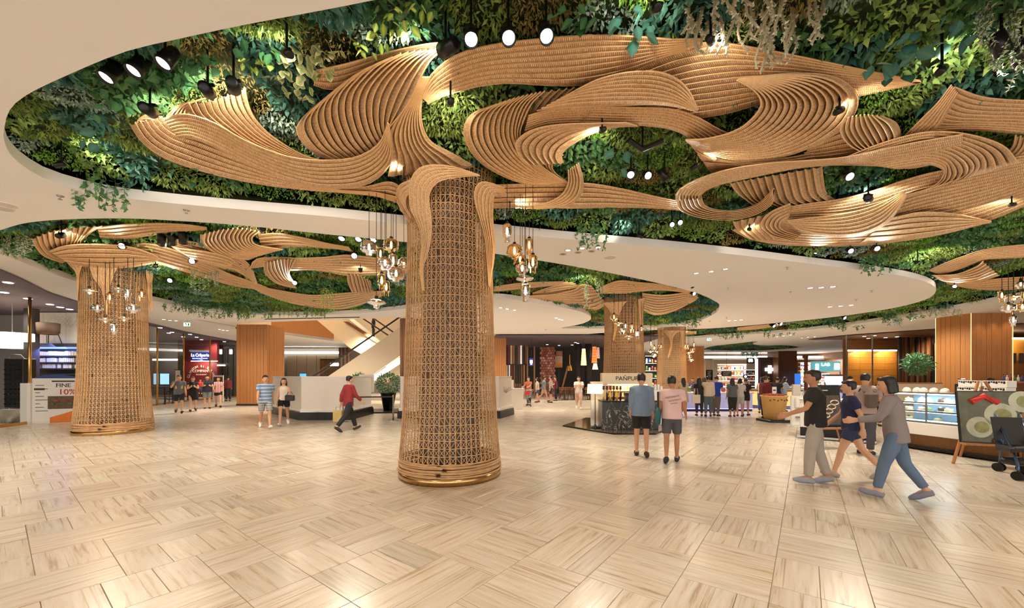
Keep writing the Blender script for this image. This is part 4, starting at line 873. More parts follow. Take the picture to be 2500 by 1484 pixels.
for i in range(9):
    for j in range(2):
        x0 = 98+i*10; y0 = 778+j*11; pts = [D(x0, y0, 17.57)-mz.location, D(x0+5, y0-6, 17.57)-mz.location, D(x0+10, y0, 17.57)-mz.location, D(x0+5, y0+6, 17.57)-mz.location]
        dm.tube(pts, .012, 4, closed=True)
dm.build('diamond_trellis', M_WHITE, mz)
dp = pthing('dark_pier', 'tall dark pier between the drum lamps and the tea shelves', 'pillar', 66, 1014, 16.3); prel(dp, 57, 76, 752, 1015, 16.3, .3, M_CHAR, 'shaft'); prel(dp, 56, 77, 1008, 1016.8, 16.2, .45, M_DARK, 'foot')
M_TAUPE0 = mat('chair_fabric', (92, 72, 58), .8, var=.1)
ac = pthing('armchair', 'brown tub armchair on the cafe mezzanine', 'chair', 116, 838, 16.8)
MB().lathe([(.3, .42), (.36, .45), (.38, .85), (.34, .88), (.31, .5)], 16).build('tub_back', M_TAUPE0, ac, True); MB().lathe([(0, .36), (.33, .38), (.33, .5), (0, .52)], 16).build('seat', M_WOOD_D, ac, True)
for sx in (-1, 1):
    for sy in (-1, 1): MB().tube([(sx*.22, sy*.22, .38), (sx*.3, sy*.28, 0)], .018, 6).build('leg', M_DARK, ac)
M_SHADE = mat('shade_glow', (1, .86, .64), .7, var=0, emit=3.0)
for k, (y0, y1, x1) in enumerate(((813, 832, 66), (834, 850, 60))):
    t = pthing('drum_pendant', ('wide upper cream drum lampshade in the cafe window', 'narrower lower cream drum lampshade in the cafe window')[k], 'pendant lamp', 30, y1, 15+1.4*k)
    w = (x1+4)/2*15/950; h = (y1-y0)*15/950
    MB().lathe([(w, 0), (w, h)], 28, caps=False).build('shade', M_SHADE, t, True); MB().lathe([(0, .01), (w*.97, .01)], 28, caps=False).build('diffuser', M_SHADE, t); MB().tube([(0, 0, 0), (0, 0, 4.6-t.location.z)], .012, 6).build('stem', M_STEEL, t)
# wine rack
wr_ = thing('wine_rack', 'tall black rack of wine bottles standing on a steel tub in the cafe window', 'wine rack', Vector((-18.3, 14.3, 0)))
d0 = wr_.location.y
MB().box(-.35, .35, -.02, .4, .55, 2.35, .02).build('cabinet', M_BLACK, wr_); MB().lathe([(.36, 0), (.4, .5), (.42, .52), (.38, .53)], 24).build('steel_tub', M_STEEL, wr_, True)
for s in (-1, 1): MB().tube([(s*.34, .1, 2.3), (s*.2, .05, 2.48), (0, .02, 2.5)], .015, 6).build('top_hoop', M_STEEL, wr_)
M_BOT = mat('bottle_dark', (28, 22, 22), .15, var=.2); M_BOT2 = mat('bottle_label', (190, 170, 140), .5, var=.1)
for i in range(9):
    for j in range(4):
        b = thing('wine_bottle', 'dark wine bottle lying in the black rack', 'bottle', wr_.location+Vector((-.25+j*.165, -.03, .68+i*.18)), 0, 'bottles in the wine rack')
        b.rotation_euler = (PI/2, 0, 0)
        MB().lathe([(0, -.28), (.042, -.28), (.042, -.08), (.016, -.02), (.015, .06), (.017, .065), (0, .065)], 10).build('glass_bottle', M_BOT, b, True); MB().lathe([(.0425, -.22), (.0425, -.12)], 10, caps=False).build('bottle_label', M_BOT2, b)
# promotional standee
t = thing('promotion_standee', 'white promotional standee reading FINE and 10 percent with orange foot and food photo', 'sign', G(136, 1033.4), .42)
M_ORANGE = mat('orange_print', (232, 126, 32), .5, var=.05); M_FOOD = mat('food_print', (96, 70, 44), .5, var=.9, scale=7); M_NAVY = mat('navy_print', (36, 60, 130), .5, var=.05)
MB().prism([(-.6, 0), (.6, 0), (.6, .04), (-.6, .04)], 0, 1.62).build('board', M_WHITE, t)
MB().add([(-.6, -.004, 1.62), (.6, -.004, 1.62), (.45, -.004, 1.70), (.1, -.004, 1.76), (-.3, -.004, 1.74)], [(0, 1, 2, 3, 4)]).build('blue_arch', M_NAVY, t)
MB().add([(-.15, -.005, .02), (.6, -.005, .02), (.6, -.005, .5), (.2, -.005, .34), (-.15, -.005, .22)], [(0, 1, 2, 3, 4)]).build('orange_foot', M_ORANGE, t)
MB().box(-.2, .52, -.012, -.002, .52, .98).build('food_photo', M_FOOD, t)
for i in range(5): MB().lathe([(0, 0), (.07, .01), (.08, .03), (.05, .05), (0, .055)], 8, (-.08+i*.12, -.012, .68+.1*(i % 2))).build('printed_dish', mat('dish_red' if i % 2 else 'dish_green', (190, 60, 50) if i % 2 else (110, 130, 50), .5, var=.3), t)
M_TR = mat('text_red', (190, 40, 40), .5, var=0)
text('FINE', .2, M_TXT, (.2, -.006, 1.36), (PI/2, 0, 0), t); MB().box(-.1, .5, -.006, -.002, 1.49, 1.54).build('text_line', M_TXT, t); text('10%', .28, M_TR, (.3, -.006, 1.12), (PI/2, 0, 0), t)
for i in range(8): MB().box(-.52, -.2-.1*(i % 3), -.006, -.002, .45+i*.13, .47+i*.13).build('text_line', M_TXT, t)
MB().box(-.55, -.28, -.006, -.002, 1.2, 1.27).build('text_bar', M_TXT, t); MB().prism([(-.95, .1), (-.62, -.05), (-.6, .0), (-.9, .16)], 0, 1.45).build('side_wing', M_WHITE, t)

# crepe shop and bakery fronts
wcr = struct(pbox(360, 640, 815, 985, 33.5, .3, M_WALLP, 'wall_crepe_back'))
rw = pthing('sign_wall', 'dark red bakery sign wall with arched white lettering', 'wall sign', 490, 985, 31.5)
prel(rw, 450, 530, 825, 985, 31.5, .25, M_RED, 'wall_panel'); prel(rw, 434, 450, 822, 985, 31.6, .25, M_CHAR, 'side_pier')
def arch_text(s, parent, cx, cy, R, size, d, m):
    n = len(s)
    for i, ch in enumerate(s):
        if ch == ' ': continue
        a = (i-(n-1)/2)*.175; text(ch, size, m, (cx+R*math.sin(a), d, cy+R*math.cos(a)), (PI/2, a, 0), parent, 'letter', .01)
q = D(492, 921, 31.4)-rw.location
arch_text('CLINTON St.BAKING', rw, q.x, q.z-.15, 1.05, .26, -.12, M_TXTW)
text('COMPANY', .3, M_TXTW, (q.x, -.12, q.z+.5), (PI/2, 0, 0), rw); text('RESTAURANT', .14, M_TXTW, (q.x, -.12, q.z+.22), (PI/2, 0, 0), rw)
bs = pthing('light_box_sign', 'blue light box sign with white crepe shop name', 'sign', 488, 878, 31)
prel(bs, 466, 511, 858, 880, 31, .2, M_SIGNB, 'box', bev=.03); q = D(488.5, 868, 30.95)-bs.location
text('La Crêperie', .36, M_SIGNW, (q.x, -.06, q.z+.03), (PI/2, 0, 0), bs, sx=.82); [MB().box(q.x-.6+.25*i, q.x-.4+.25*i, -.066, -.06, q.z-.25, q.z-.2).build('small_print', M_SIGNW, bs) for i in range(5)]
wa = pthing('wash_light', 'slim warm light bar under the blue light box sign', 'light', 488, 882, 31.2); prel(wa, 466, 530, 880.5, 882, 31.2, .06, M_WARML, 'bar'); prel(wa, 372, 444, 876, 880, 32.5, .06, M_COVE, 'bar')
lamp('sign_wash', 'AREA', D(490, 883, 30.8), 40, WARM, .6, D(490, 915, 31.5))
md = pthing('doorway_screen', 'grey framed glass doorway screen beside the bakery wall', 'screen', 550, 985, 32)
prel(md, 531, 573, 842, 850, 32, .1, M_STEEL, 'lintel'); prel(md, 531, 568, 853, 985, 32.05, .04, M_GLASS, 'glass'); 
for x in (531, 541, 553, 567): prel(md, x, x+1.6, 850, 985, 32, .1, M_DARK, 'frame_post')
prel(md, 536, 541, 853, 864, 31.9, .05, M_COVE, 'lit_panel'); prel(md, 560, 566, 853, 864, 31.9, .05, M_COVE, 'lit_panel'); prel(md, 530, 548, 890, 893, 31.5, .1, M_COVE, 'lamp_bar')
for k, (x0, x1) in enumerate(((374, 387), (390, 413))):
    t = pthing('display_screen', ('narrow blue display screen beside the high table', 'wide blue display screen beside the high table')[k], 'screen', (x0+x1)/2, 990, 24.5)
    prel(t, x0, x1, 911, 939, 24.5, .06, M_BLACK, 'bezel', bev=.01); prel(t, x0+.8, x1-.8, 912, 938, 24.47, .02, M_SCREEN, 'picture'); prel(t, (x0+x1)/2-.6, (x0+x1)/2+.6, 939, 988, 24.52, .04, M_BLACK, 'stand'); prel(t, (x0+x1)/2-5, (x0+x1)/2+5, 987, 989, 24.3, .4, M_BLACK, 'foot')
t = thing('high_table', 'black high table near the display screens', 'table', D(394, 985, 23.6)-Vector((0, 0, .0))); t.location.z = 0
MB().box(-.5, .5, -.3, .3, 1.0, 1.05, .01).build('tabletop', M_BLACK, t)
for sx in (-1, 1):
    for sy in (-1, 1): MB().tube([(sx*.45, sy*.25, 1), (sx*.45, sy*.25, 0)], .02, 6).build('leg', M_BLACK, t)
MB().box(-.45, .45, -.02, .02, .3, .34).build('foot_rail', M_BLACK, t); MB().box(-.45, .45, -.28, .28, .5, .53).build('lower_shelf', M_WOOD_D, t)
def stool(px, d, label, group):
    t = thing('bar_stool', label, 'stool', ((px-CX)/F*d, d, 0), random.uniform(0, 1), group)
    MB().box(-.18, .18, -.18, .18, .72, .78, .02).build('seat', M_DARK, t); MB().box(-.18, .18, .15, .19, .8, 1.0, .02).build('backrest', M_DARK, t)
    for sx in (-1, 1):
        for sy in (-1, 1): MB().tube([(sx*.15, sy*.15, .73), (sx*.2, sy*.2, 0)], .014, 6).build('leg', M_BLACK, t)
    MB().box(-.17, .17, -.19, -.17, .25, .28).build('foot_rest', M_BLACK, t)
stool(418, 24.2, 'dark bar stool beside the high table', 'bar stools by the screens'); stool(424, 24.9, 'dark bar stool beside the high table', 'bar stools by the screens')
t = pthing('poster_board', 'white poster board beside the maroon-shirted visitor', 'poster', 532, 990, 25.5); prel(t, 519, 545, 916, 980, 25.5, .05, M_WHITE, 'board'); prel(t, 521, 543, 920, 950, 25.48, .02, M_FOOD, 'print'); prel(t, 523, 541, 955, 957, 25.48, .02, M_TXT, 'text_line'); prel(t, 523, 538, 962, 963.5, 25.48, .02, M_TXT, 'text_line')
t = pthing('poster_board', 'small framed menu poster on a post before the crepe shop', 'poster', 433, 935, 27); prel(t, 427, 440, 902, 935, 27, .05, M_BLACK, 'frame'); prel(t, 428, 439, 904, 934, 26.97, .03, M_TXTW, 'print'); prel(t, 432, 435, 935, 977.5, 27, .06, M_BLACK, 'post')

# wooden pillars
def pillar(label, x0, x1, y0, y1, h=CEIL, m=M_WOOD, boards=9, rz=0, light=False):
    t = thing('wood_pillar', label, 'pillar', ((x0+x1)/2, (y0+y1)/2, 0), rz); w = (x1-x0)/2; dd = (y1-y0)/2
    MB().box(-w+.03, w-.03, -dd+.03, dd-.03, 0, h).build('core', M_WOOD_D, t)
    for side in range(4):
        L = 2*w if side % 2 == 0 else 2*dd; off = dd if side % 2 == 0 else w; n = max(3, int(boards*L/(2*w)))
        for i in range(n):
            a = -L/2+L*i/n+.006; b = -L/2+L*(i+1)/n-.006; j = random.uniform(0, .012)
            o = MB().box(a, b, -off-j, -off+.03, 0.02, h).build('cladding_board', m, t); o.rotation_euler = (0, 0, side*PI/2)
    MB().box(-w-.02, w+.02, -dd-.02, dd+.02, 0, .1).build('plinth', M_DARK, t)
    return t
p1 = pillar('square oak pillar between the bakery and the escalator', -15.85, -14.1, 22.4, 24.1)
pillar('square oak pillar just beside the escalator', -5.75, -4.5, 20.0, 21.7, m=M_WOOD_D)
pillar('bright oak pillar beside the lantern restaurant', -1.9, -.45, 28.5, 30)
pillar('oak pillar beside the far lattice column', 17.3, 19.05, 38.6, 40.2)
pillar('dark oak pillar next to the white cross', 31.5, 33.7, 46, 48, m=M_WOOD_D)
pr = pillar('glowing-edged oak pillar behind the cake counter', 21.7, 23.5, 18.3, 19.9, boards=8, rz=-.06)
for sx, sy in ((-1, -1), (1, -1), (-1, 1)): MB().tube([(sx*.915, sy*.815, .3), (sx*.915, sy*.815, CEIL)], .012, 6).build('edge_light', mat('edge_glow', (1, .66, .3), .5, var=0, emit=1.6), pr)
for x in (22.0, 22.6, 23.2): lamp('pillar_wash', 'SPOT', (x, 17.9, CEIL-.05), 45, WARM2, .1, (x, 18.3, 2.5), 1.2)
# escalators
M_SIDE = mat('escalator_side', (232, 214, 184), .5, var=.03); M_RAIL = mat('handrail', (40, 36, 34), .4, var=.1)
es = pthing('escalator', 'cream-sided escalator climbing past the planters', 'escalator', 880, 985, 23); o = es.location
def R(px, py, d): return D(px, py, d)-o
def sl2(pts, d, th, m, name): return MB().slab([R(x, y, d) for x, y in pts], Vector((0, th, 0))).build(name, m, es)
sl2([(704, 987), (790, 926), (1000, 783), (1000, 852), (806, 987)], 23, .12, M_SIDE, 'side_panel'); sl2([(712, 983), (800, 926), (1000, 790), (1000, 852), (806, 983)], 24.6, .12, M_SIDE, 'side_panel')
sl2([(757, 924), (964, 783), (1000, 759), (1000, 783), (800, 919)], 23.05, .02, M_GLASS, 'balustrade'); sl2([(765, 924), (964, 788), (1000, 764), (1000, 783), (800, 919)], 24.65, .02, M_GLASS, 'balustrade')
for d in (23.05, 24.65): MB().tube([R(690, 960, d), R(705, 958, d), R(761, 920, d), R(964, 782, d), R(1000, 757, d)], .05, 8).build('handrail', M_RAIL, es)
sl2([(884, 935), (1000, 857), (1000, 872), (905, 935)], 23.02, .5, mat('escalator_glow', (1, .9, .7), .5, var=0, emit=2.2), 'light_trough'); sl2([(905, 935), (1000, 873), (1000, 885), (925, 935)], 23, 1.6, M_CREAM, 'soffit')
for i in range(14):
    u = i/13; a = R(800+190*u, 926-136*u, 23.2); MB().box(a.x, a.x+.4, a.y, a.y+1.3, a.z-.25, a.z).build('step', M_STEEL, es)
e2 = pthing('escalator', 'upper escalator crossing behind with cream underside', 'escalator', 880, 790, 26.5); o = e2.location
MB().slab([R(800, 760, 26.5), R(840, 770, 26.5), R(918, 832, 26.5), R(1110, 978, 26.5), R(1050, 978, 26.5), R(960, 905, 26.5), R(855, 850, 26.5), R(760, 770, 26.5)], Vector((0, 1.6, 0))).build('underside', M_SIDE, e2)
MB().slab([R(838, 785, 26.3), R(850, 785, 26.3), R(930, 833, 26.3), R(922, 838, 26.3)], Vector((0, .1, 0))).build('skirt', M_WOOD_D, e2)
MB().slab([R(852, 775, 26.35), R(880, 775, 26.35), R(950, 820, 26.35), R(930, 833, 26.35), R(850, 785, 26.35)], Vector((0, .02, 0))).build('balustrade', M_GLASS, e2)
MB().tube([R(868, 765, 26.35), R(950, 820, 26.35)], .05, 8).build('handrail', M_RAIL, e2); MB().tube([R(895, 765, 27.9), R(962, 812, 27.9)], .05, 8).build('handrail', M_RAIL, e2)
# void walls above the escalators
vw = struct(MB().slab([P(600, 803, CEIL), P(653, 811, CEIL), P(815, 832, CEIL), P(1130, 842, CEIL), P(1130, 842, CEIL)+Vector((0, 0, 4)), P(815, 832, CEIL)+Vector((0, 0, 4)), P(653, 811, CEIL)+Vector((0, 0, 4)), P(600, 803, CEIL)+Vector((0, 0, 4))], (0, .05, 0)).build('wall_void', M_CREAM)) if False else None
def wallseg(a, b, z0, z1, m, name):
    a = Vector(a); b = Vector(b); n = Vector((-(b-a).y, (b-a).x, 0)).normalized()*.08
    return struct(MB().slab([(a.x, a.y, z0), (b.x, b.y, z0), (b.x, b.y, z1), (a.x, a.y, z1)], n).build(name, m))
va, vb, vc = P(560, 801, CEIL), P(653, 811, CEIL), P(815, 832, CEIL)
tv = wallseg(va, vb, CEIL, 7.6, M_WOOD, 'trim_1'); tv = wallseg(vb, vc, CEIL, 7.6, M_WOOD, 'trim_2'); wallseg(vc, P(1140, 842, CEIL), CEIL, 9, M_CREAM, 'wall_void_back'); wallseg((-16.5, 20.4), (-16.5, 27), CEIL, 9, M_CREAM, 'wall_void_left'); wallseg((-2.3, 20), (-2.3, 38), CEIL, 9, M_CREAM, 'wall_void_right')
struct(MB().box(-17.5, -2, 20, 42, 9, 9.2).build('ceiling_void', M_CEIL)); wallseg((-17.5, 20.1), (-2, 19.2), 4.85, 9, M_CREAM, 'wall_void_front')
lamp('void_lamp', 'AREA', (-10, 28, 8.9), 170, WARM, 3.0, (-10, 28, 0)); lamp('void_lamp', 'AREA', (-13, 24, 8.2), 120, WARM2, 1.0, (-14, 29, 5.5))
# back of the escalator hall
bw = struct(pbox(640, 980, 850, 985, 40, .3, M_WALLP, 'wall_escalator_back'))
bd = pthing('wall_panels', 'row of tall taupe wall panels behind the white counter', 'wall panel', 780, 985, 39.7)
M_TAUPE = mat('taupe_panel', (176, 156, 132), .6, var=.05)
for i in range(5): prel(bd, 701+i*24, 724+i*24, 866, 985, 39.7, .1, M_TAUPE, 'panel')
prel(bd, 653, 679, 886, 985, 39.7, .1, M_CHAR, 'dark_door'); prel(bd, 653, 826, 858, 863, 39.5, .15, M_COVE, 'light_slot')
t = pthing('shop_window', 'small lit shop window behind the escalator', 'window', 803, 985, 38); prel(t, 781, 828, 876, 960, 38, .1, M_DARK, 'frame'); prel(t, 790, 826, 879, 930, 37.95, .05, M_FOOD, 'goods'); prel(t, 806, 828, 886, 893, 37.9, .05, M_SIGNW, 'lit_sign'); prel(t, 781, 791, 879, 935, 37.9, .1, M_WOOD_D, 'curtain')
t = pthing('ribbed_pier', 'dark bronze ribbed pier behind the escalator balustrade', 'pillar', 840, 985, 36)
for i in range(6): prel(t, 827+i*4.5, 831+i*4.5, 848, 985, 36+.05*(i % 2), .3, M_WOOD_D if i % 2 else M_DARK, 'fin')
t = pthing('monitor', 'small blue monitor on the white counter', 'screen', 739, 919, 16.2); prel(t, 731, 748, 911, 920, 16.2, .04, M_BLACK, 'bezel'); prel(t, 732, 747, 912, 919, 16.17, .03, mat('monitor_blue', (.05, .25, .8), .3, var=.3, emit=2), 'picture'); prel(t, 738, 741, 920, 923, 16.2, .05, M_BLACK, 'stand')

# white island counter with black plinth
def island(name, label, poly, h, logo=None):
    t = thing(name, label, 'counter', (poly[0][0], poly[0][1], 0)); q = [(x-poly[0][0], y-poly[0][1]) for x, y in poly]
    c = np.mean(np.array(q), 0); ins = lambda k: [tuple(np.array(p)+(c-np.array(p))/np.linalg.norm(c-np.array(p))*k) for p in q]
    MB().prism(ins(.12), .36, h).build('body', M_MARBLE_W, t); MB().prism(ins(.06), .34, .42).build('ledge', M_WHITE, t); MB().prism(ins(.02), .2, .30).build('step_band', M_BLACK, t); MB().prism(ins(.06), .30, .345).build('bright_line', M_STEEL, t); MB().prism(q, 0, .2).build('plinth', M_BLACK, t); MB().prism(ins(.10), h, h+.03).build('top', M_WHITE, t)  # thin line under the ledge is an unlit reflective steel strip
    return t, c
a, b = G(730, 1026), G(662, 1009)
ti, c_ = island('island_counter', 'white marble island counter with black stepped plinth beside the planters', [(a.x, a.y), (-6.25, 15.1), (-6.25, 17.6), (b.x, b.y+.0)][:4], 1.66)
ti2, c2_ = island('island_counter', 'white marble island counter partly hidden by the tallest column', [(-4.6, 15.6), (-.45, 15.6), (.1, 17.2), (-.2, 19.0), (-4.6, 19.0)], 1.66)
# scripted flower mark etched on both counters
M_ETCH = mat('etched_mark', (176, 166, 158), .4, var=0)
def swirl(parent, x, y, z, s, ang=0):
    mk = MB()
    for k in range(7):
        w = -.9+k*.3; mk.tube([(x, y, z), (x+s*.5*math.sin(w*.7), y-.001, z+s*.35*math.cos(w)), (x+s*math.sin(w), y-.002, z+s*math.cos(w)*.8)], .012, 4)
    mk.build('flower_mark', M_ETCH, parent)
swirl(ti2, 4.35, .62, 1.0, .35)
q = ti; swirl(q, -.55, 1.1, .95, .5)
pl = struct(MB().box(-8.5, -4.62, 17.75, 19.6, 0, .06).build('trim_platform', M_BLACK))
def planter(px, py, label, s):
    g = G(px, py); t = thing('planter', label, 'plant', (g.x, g.y, .06))
    MB().lathe([(.22, 0), (.36, .8), (.38, .84), (.33, .83), (.3, .7)], 20).build('pot', M_BLACK, t, True); MB().lathe([(0, .74), (.32, .76)], 16, caps=False).build('soil', M_SOIL, t); MB().tube([(0, 0, .7), (0, 0, 1.2)], .03, 6).build('trunk', M_WOOD_D, t)
    n = 900; d = RNG.normal(size=(n, 3)); d /= np.linalg.norm(d, axis=1, keepdims=True); r = RNG.uniform(.55, 1, n)[:, None]
    pos = np.array([0, 0, 1.28])+d*r*np.array([.5*s, .5*s, .52]); vs, fs = leaves(pos, d+RNG.normal(size=(n, 3))*.4, .11, .5, RNG)
    link('foliage', np_mesh('foliage', vs, fs, SPECIES[0][1], np.repeat(np.clip(RNG.normal(.3, .2, n), 0, 1), 5)), t)['kind'] = 'stuff'
planter(878, 1003, 'round green bush in a black planter beside the red-coated visitor', .95); planter(948, 1004, 'round green bush in a black planter behind the barrier post', 1.15)
g = G(909, 1004); t = thing('sign_stand', 'white notice on a chrome stand between the two planters', 'sign', (g.x, g.y-.75, .0)); MB().tube([(0, 0, .02), (0, 0, 1.0)], .02, 8).build('pole', M_STEEL, t); MB().lathe([(.18, 0), (.18, .015), (.02, .03)], 18).build('base', M_STEEL, t)
MB().box(-.35, .35, -.02, .01, .95, 1.78, .01).build('notice_board', M_WHITE, t); MB().tube([(-.16+.02*i, -.022, 1.68+.03*math.sin(i*1.7)) for i in range(17)], .006, 4).build('script_line', M_TXT, t)
for i in range(7): MB().box(-.22+.03*(i % 3), .22-.03*(i % 3), -.024, -.019, 1.05+i*.075, 1.075+i*.075).build('text_line', M_TXT, t)
def post(px, py, label, group):
    g = G(px, py); t = thing('barrier_post', label, 'barrier post', g, 0, group); MB().lathe([(.17, 0), (.17, .012), (.03, .03)], 20).build('base', M_STEEL, t); MB().lathe([(.03, .02), (.03, .93), (.036, .94), (.036, .98), (0, .985)], 12).build('pole', M_STEEL, t, True); return g
g1 = post(960, 1027, 'chrome barrier post in front of the planter', 'barrier posts'); g2 = post(838, 1030, 'chrome barrier post behind the red-coated visitor', 'barrier posts')
t = thing('barrier_belt', 'black retractable belt strung between the chrome posts', 'belt', g2); v = g1-g2; MB().slab([(.03, 0, .89), v+Vector((-.03, 0, .89)), v+Vector((-.03, 0, .94)), (.03, 0, .94)], (0, .004, 0)).build('belt', M_BLACK, t); MB().box(-.035, .035, -.035, .035, .88, .95).build('cassette', M_BLACK, t)
# white service counter and till beside the island
t = thing('service_counter', 'plain white service counter with small dark till near the shopping trolley', 'counter', G(1255, 1000)); w = .85
MB().box(-.22, w*.55, 0, .7, 0, 1.05, .01).build('body', M_WHITE, t); MB().box(-.25, w*.6, -.03, .73, 1.05, 1.09, .01).build('top', M_WHITE, t); MB().box(-.22, -.02, .05, .5, 1.09, 1.5, .01).build('hood', M_WHITE, t)
MB().box(.02, .4, .1, .4, 1.09, 1.13, .01).build('tray', M_DARK, t)
for i in range(3): MB().lathe([(.03, 1.13), (.035, 1.22), (.02, 1.3), (0, 1.32)], 8, (.08+i*.11, .25, 0)).build('dispenser', M_WOOD_D, t)

# lantern restaurant
wm = struct(pbox(1180, 1500, 842, 985, 38, .3, M_CHAR, 'wall_restaurant_back')); 
struct(MB().box(-1.2, 11, 27.5, 38, 4.5, 4.6).build('ceiling_restaurant', M_PURPLE))
t = pthing('fin_screen', 'screen of tall dark and amber vertical fins beside the lantern restaurant', 'screen', 1258, 985, 30)
cols = [M_CHAR, M_RED, M_CREAM, M_WOOD, M_CHAR, M_WOOD_D, M_STEEL, M_CHAR, M_WOOD_D]
for i in range(9):
    prel(t, 1234+i*6, 1238.5+i*6, 843, 889, 30+.04*(i % 2), .2, cols[i], 'fin'); prel(t, 1236+i*6, 1239.5+i*6, 891, 985, 30+.04*((i+1) % 2), .2, cols[(i*4+2) % 9], 'fin')
prel(t, 1233, 1290, 888.5, 890.5, 29.9, .35, M_DARK, 'mid_rail')
for x in (1288, 1305): t = pthing('bronze_post', ('slim bronze post left of the blue lit sign', 'slim bronze post right of the blue lit sign')[x > 1300], 'post', x, 985, 29.5); prel(t, x-2, x+1.5, 846, 982, 29.5, .3, M_WOOD_D, 'post'); prel(t, x-2.6, x+2.1, 978, 984, 29.4, .5, M_DARK, 'foot')
t = pthing('light_box_sign', 'small blue lit hanging sign at the lantern restaurant', 'sign', 1298, 895, 29.3); prel(t, 1292, 1302, 874, 893, 29.3, .12, M_SIGNB, 'box'); prel(t, 1294, 1300, 879, 887, 29.27, .03, M_SIGNW, 'lit_mark'); prel(t, 1295, 1299, 888.5, 890, 29.27, .03, M_SIGNW, 'lit_line'); prel(t, 1296.6, 1297.4, 825, 874, 29.35, .03, M_BLACK, 'hanger')
# brick pier: brick courses as real pieces
M_BRICK = mat('brick', (150, 92, 80), .8, var=.35, scale=3); M_BRICK2 = mat('brick_pale', (180, 124, 108), .8, var=.35, scale=3)
bp = pthing('brick_pier', 'rough washed-pink brick wall with lit vertical flutes', 'brick wall', 1335, 985, 32); prel(bp, 1318, 1354, 846, 984, 32.15, .3, M_DARK, 'mortar_bed')
mb1 = None
for r in range(22):
    for c in range(6):
        x0 = 1318.5+c*6+(2.5 if r % 2 else 0); y0 = 847+r*6.1
        a = D(x0, y0+5.4, 32)-bp.location; b = D(x0+5.3, y0, 32)-bp.location; j = random.uniform(-.04, .05)
        MB().box(a.x, b.x, j, .3, a.z, b.z).build('brick', M_BRICK2 if random.random() < .35 else M_BRICK, bp)
for x in (1322, 1329, 1335, 1341, 1347, 1352): lamp('brick_graze', 'SPOT', D(x, 847, 31.7), 30, (1, .85, .8), .03, D(x, 930, 31.95), .7)
t = pthing('carved_panel', 'carved wooden panel of small dots with a red rounded top', 'wall panel', 1365, 985, 33); prel(t, 1356, 1373, 870, 897, 33, .1, M_CREAM, 'panel'); prel(t, 1363, 1366, 897, 966, 33.1, .1, M_DARK, 'post'); prel(t, 1358, 1373, 857, 870, 33, .1, M_BRICK2, 'crown'); prel(t, 1352, 1373, 897, 893, 32.9, .12, M_WOOD, 'frame_bar'); prel(t, 1356, 1373, 886, 892, 32.95, .1, M_ORANGE, 'stripe')
for i in range(4):
    for j in range(4): prel(t, 1359+i*3.4, 1360.4+i*3.4, 872+j*3.5, 873.6+j*3.5, 32.97, .04, M_WOOD_D, 'dot')
M_LANT = mat('lantern_amber', (1, .66, .25), .7, var=.1, scale=2, emit=2.2); M_LANT_R = mat('lantern_red', (.9, .18, .04), .7, var=.1, emit=1.1); M_LANT_Y = mat('lantern_yellow', (1, .82, .45), .7, var=.1, emit=2.4); M_LANT_P = mat('lantern_floral', (.8, .4, .35), .7, var=.5, scale=9, emit=.6)
def lantern(px, y0, y1, w0, w1, d, m, label):
    p = D(px, y1, d); h = (y1-y0)*d/950; r0 = w0/2*d/950; r1 = w1/2*d/950; t = thing('fabric_lantern', label, 'lantern', p)
    MB().lathe([(r1, 0), ((r0+r1)/2, h/2), (r0, h)], 20, caps=False).build('shade', m, t, True)
    for i in range(7): z = h*i/6; r = r1+(r0-r1)*i/6; MB().tube([(r*math.cos(a*PI/10), r*math.sin(a*PI/10), z) for a in range(20)], .012, 4, closed=True).build('rib', M_WOOD_D, t)
    MB().tube([(0, 0, h), (0, 0, 4.5-p.z)], .01, 5).build('cord', M_CORD, t)
lantern(1425, 851, 892, 8, 14, 29, M_LANT, 'tall amber woven lantern tapering upward'); lantern(1451, 846, 886, 9, 13, 28.5, M_LANT_R, 'tall orange-red lantern above the short cream one'); lantern(1460, 848, 875, 6, 9, 30, M_LANT_P, 'floral pink lantern behind the orange-red one'); lantern(1453, 887, 902, 8, 14, 28, M_LANT_Y, 'short cream lantern below the orange-red one')
for x, lb in ((1412, 'left of the amber lantern'), (1436, 'right of the amber lantern')):
    t = pthing('round_pier', 'dark round pier '+lb, 'pillar', x, 985, 34); t.location.z = 0; MB().lathe([(.28, 0), (.28, 4.5)], 18).build('shaft', M_CHAR, t, True); MB().lathe([(.33, 0), (.33, .12), (.28, .14)], 18).build('foot', M_DARK, t)
t = pthing('ladder_prop', 'tall leaning wooden pole with golden broom head by the restaurant', 'decoration', 1380, 945, 29); MB().tube([R2 for R2 in (D(1366, 972, 29)-t.location, D(1387, 893, 29)-t.location)], .07, 6).build('pole', M_WOOD_D, t); MB().lathe([(.2, 0), (.12, .35), (.03, .5), (.02, 1.2)], 10, D(1391, 905, 29)-t.location).build('broom_head', M_GOLD, t)
def dchair(px, d, label, group, rz=0, m=M_DARK):
    t = thing('dining_chair', label, 'chair', ((px-CX)/F*d, d, 0), rz, group)
    MB().box(-.22, .22, -.22, .22, .43, .47, .015).build('seat', m, t)
    for i in range(4): MB().box(-.2+i*.12, -.16+i*.12, .19, .22, .47, .88).build('back_slat', M_WOOD_D, t)
    MB().box(-.22, .22, .18, .23, .86, .92, .01).build('top_rail', M_WOOD_D, t)
    for sx in (-1, 1):
        for sy in (-1, 1): MB().tube([(sx*.19, sy*.19, .44), (sx*.21, sy*.21, 0)], .018, 6).build('leg', M_WOOD_D, t)
for i, x in enumerate((1372, 1384, 1396, 1408, 1432, 1444)): dchair(x, 27.5+.3*(i % 2), 'dark wooden dining chair in the row outside the lantern restaurant', 'restaurant chairs', PI+.3*(i % 3))
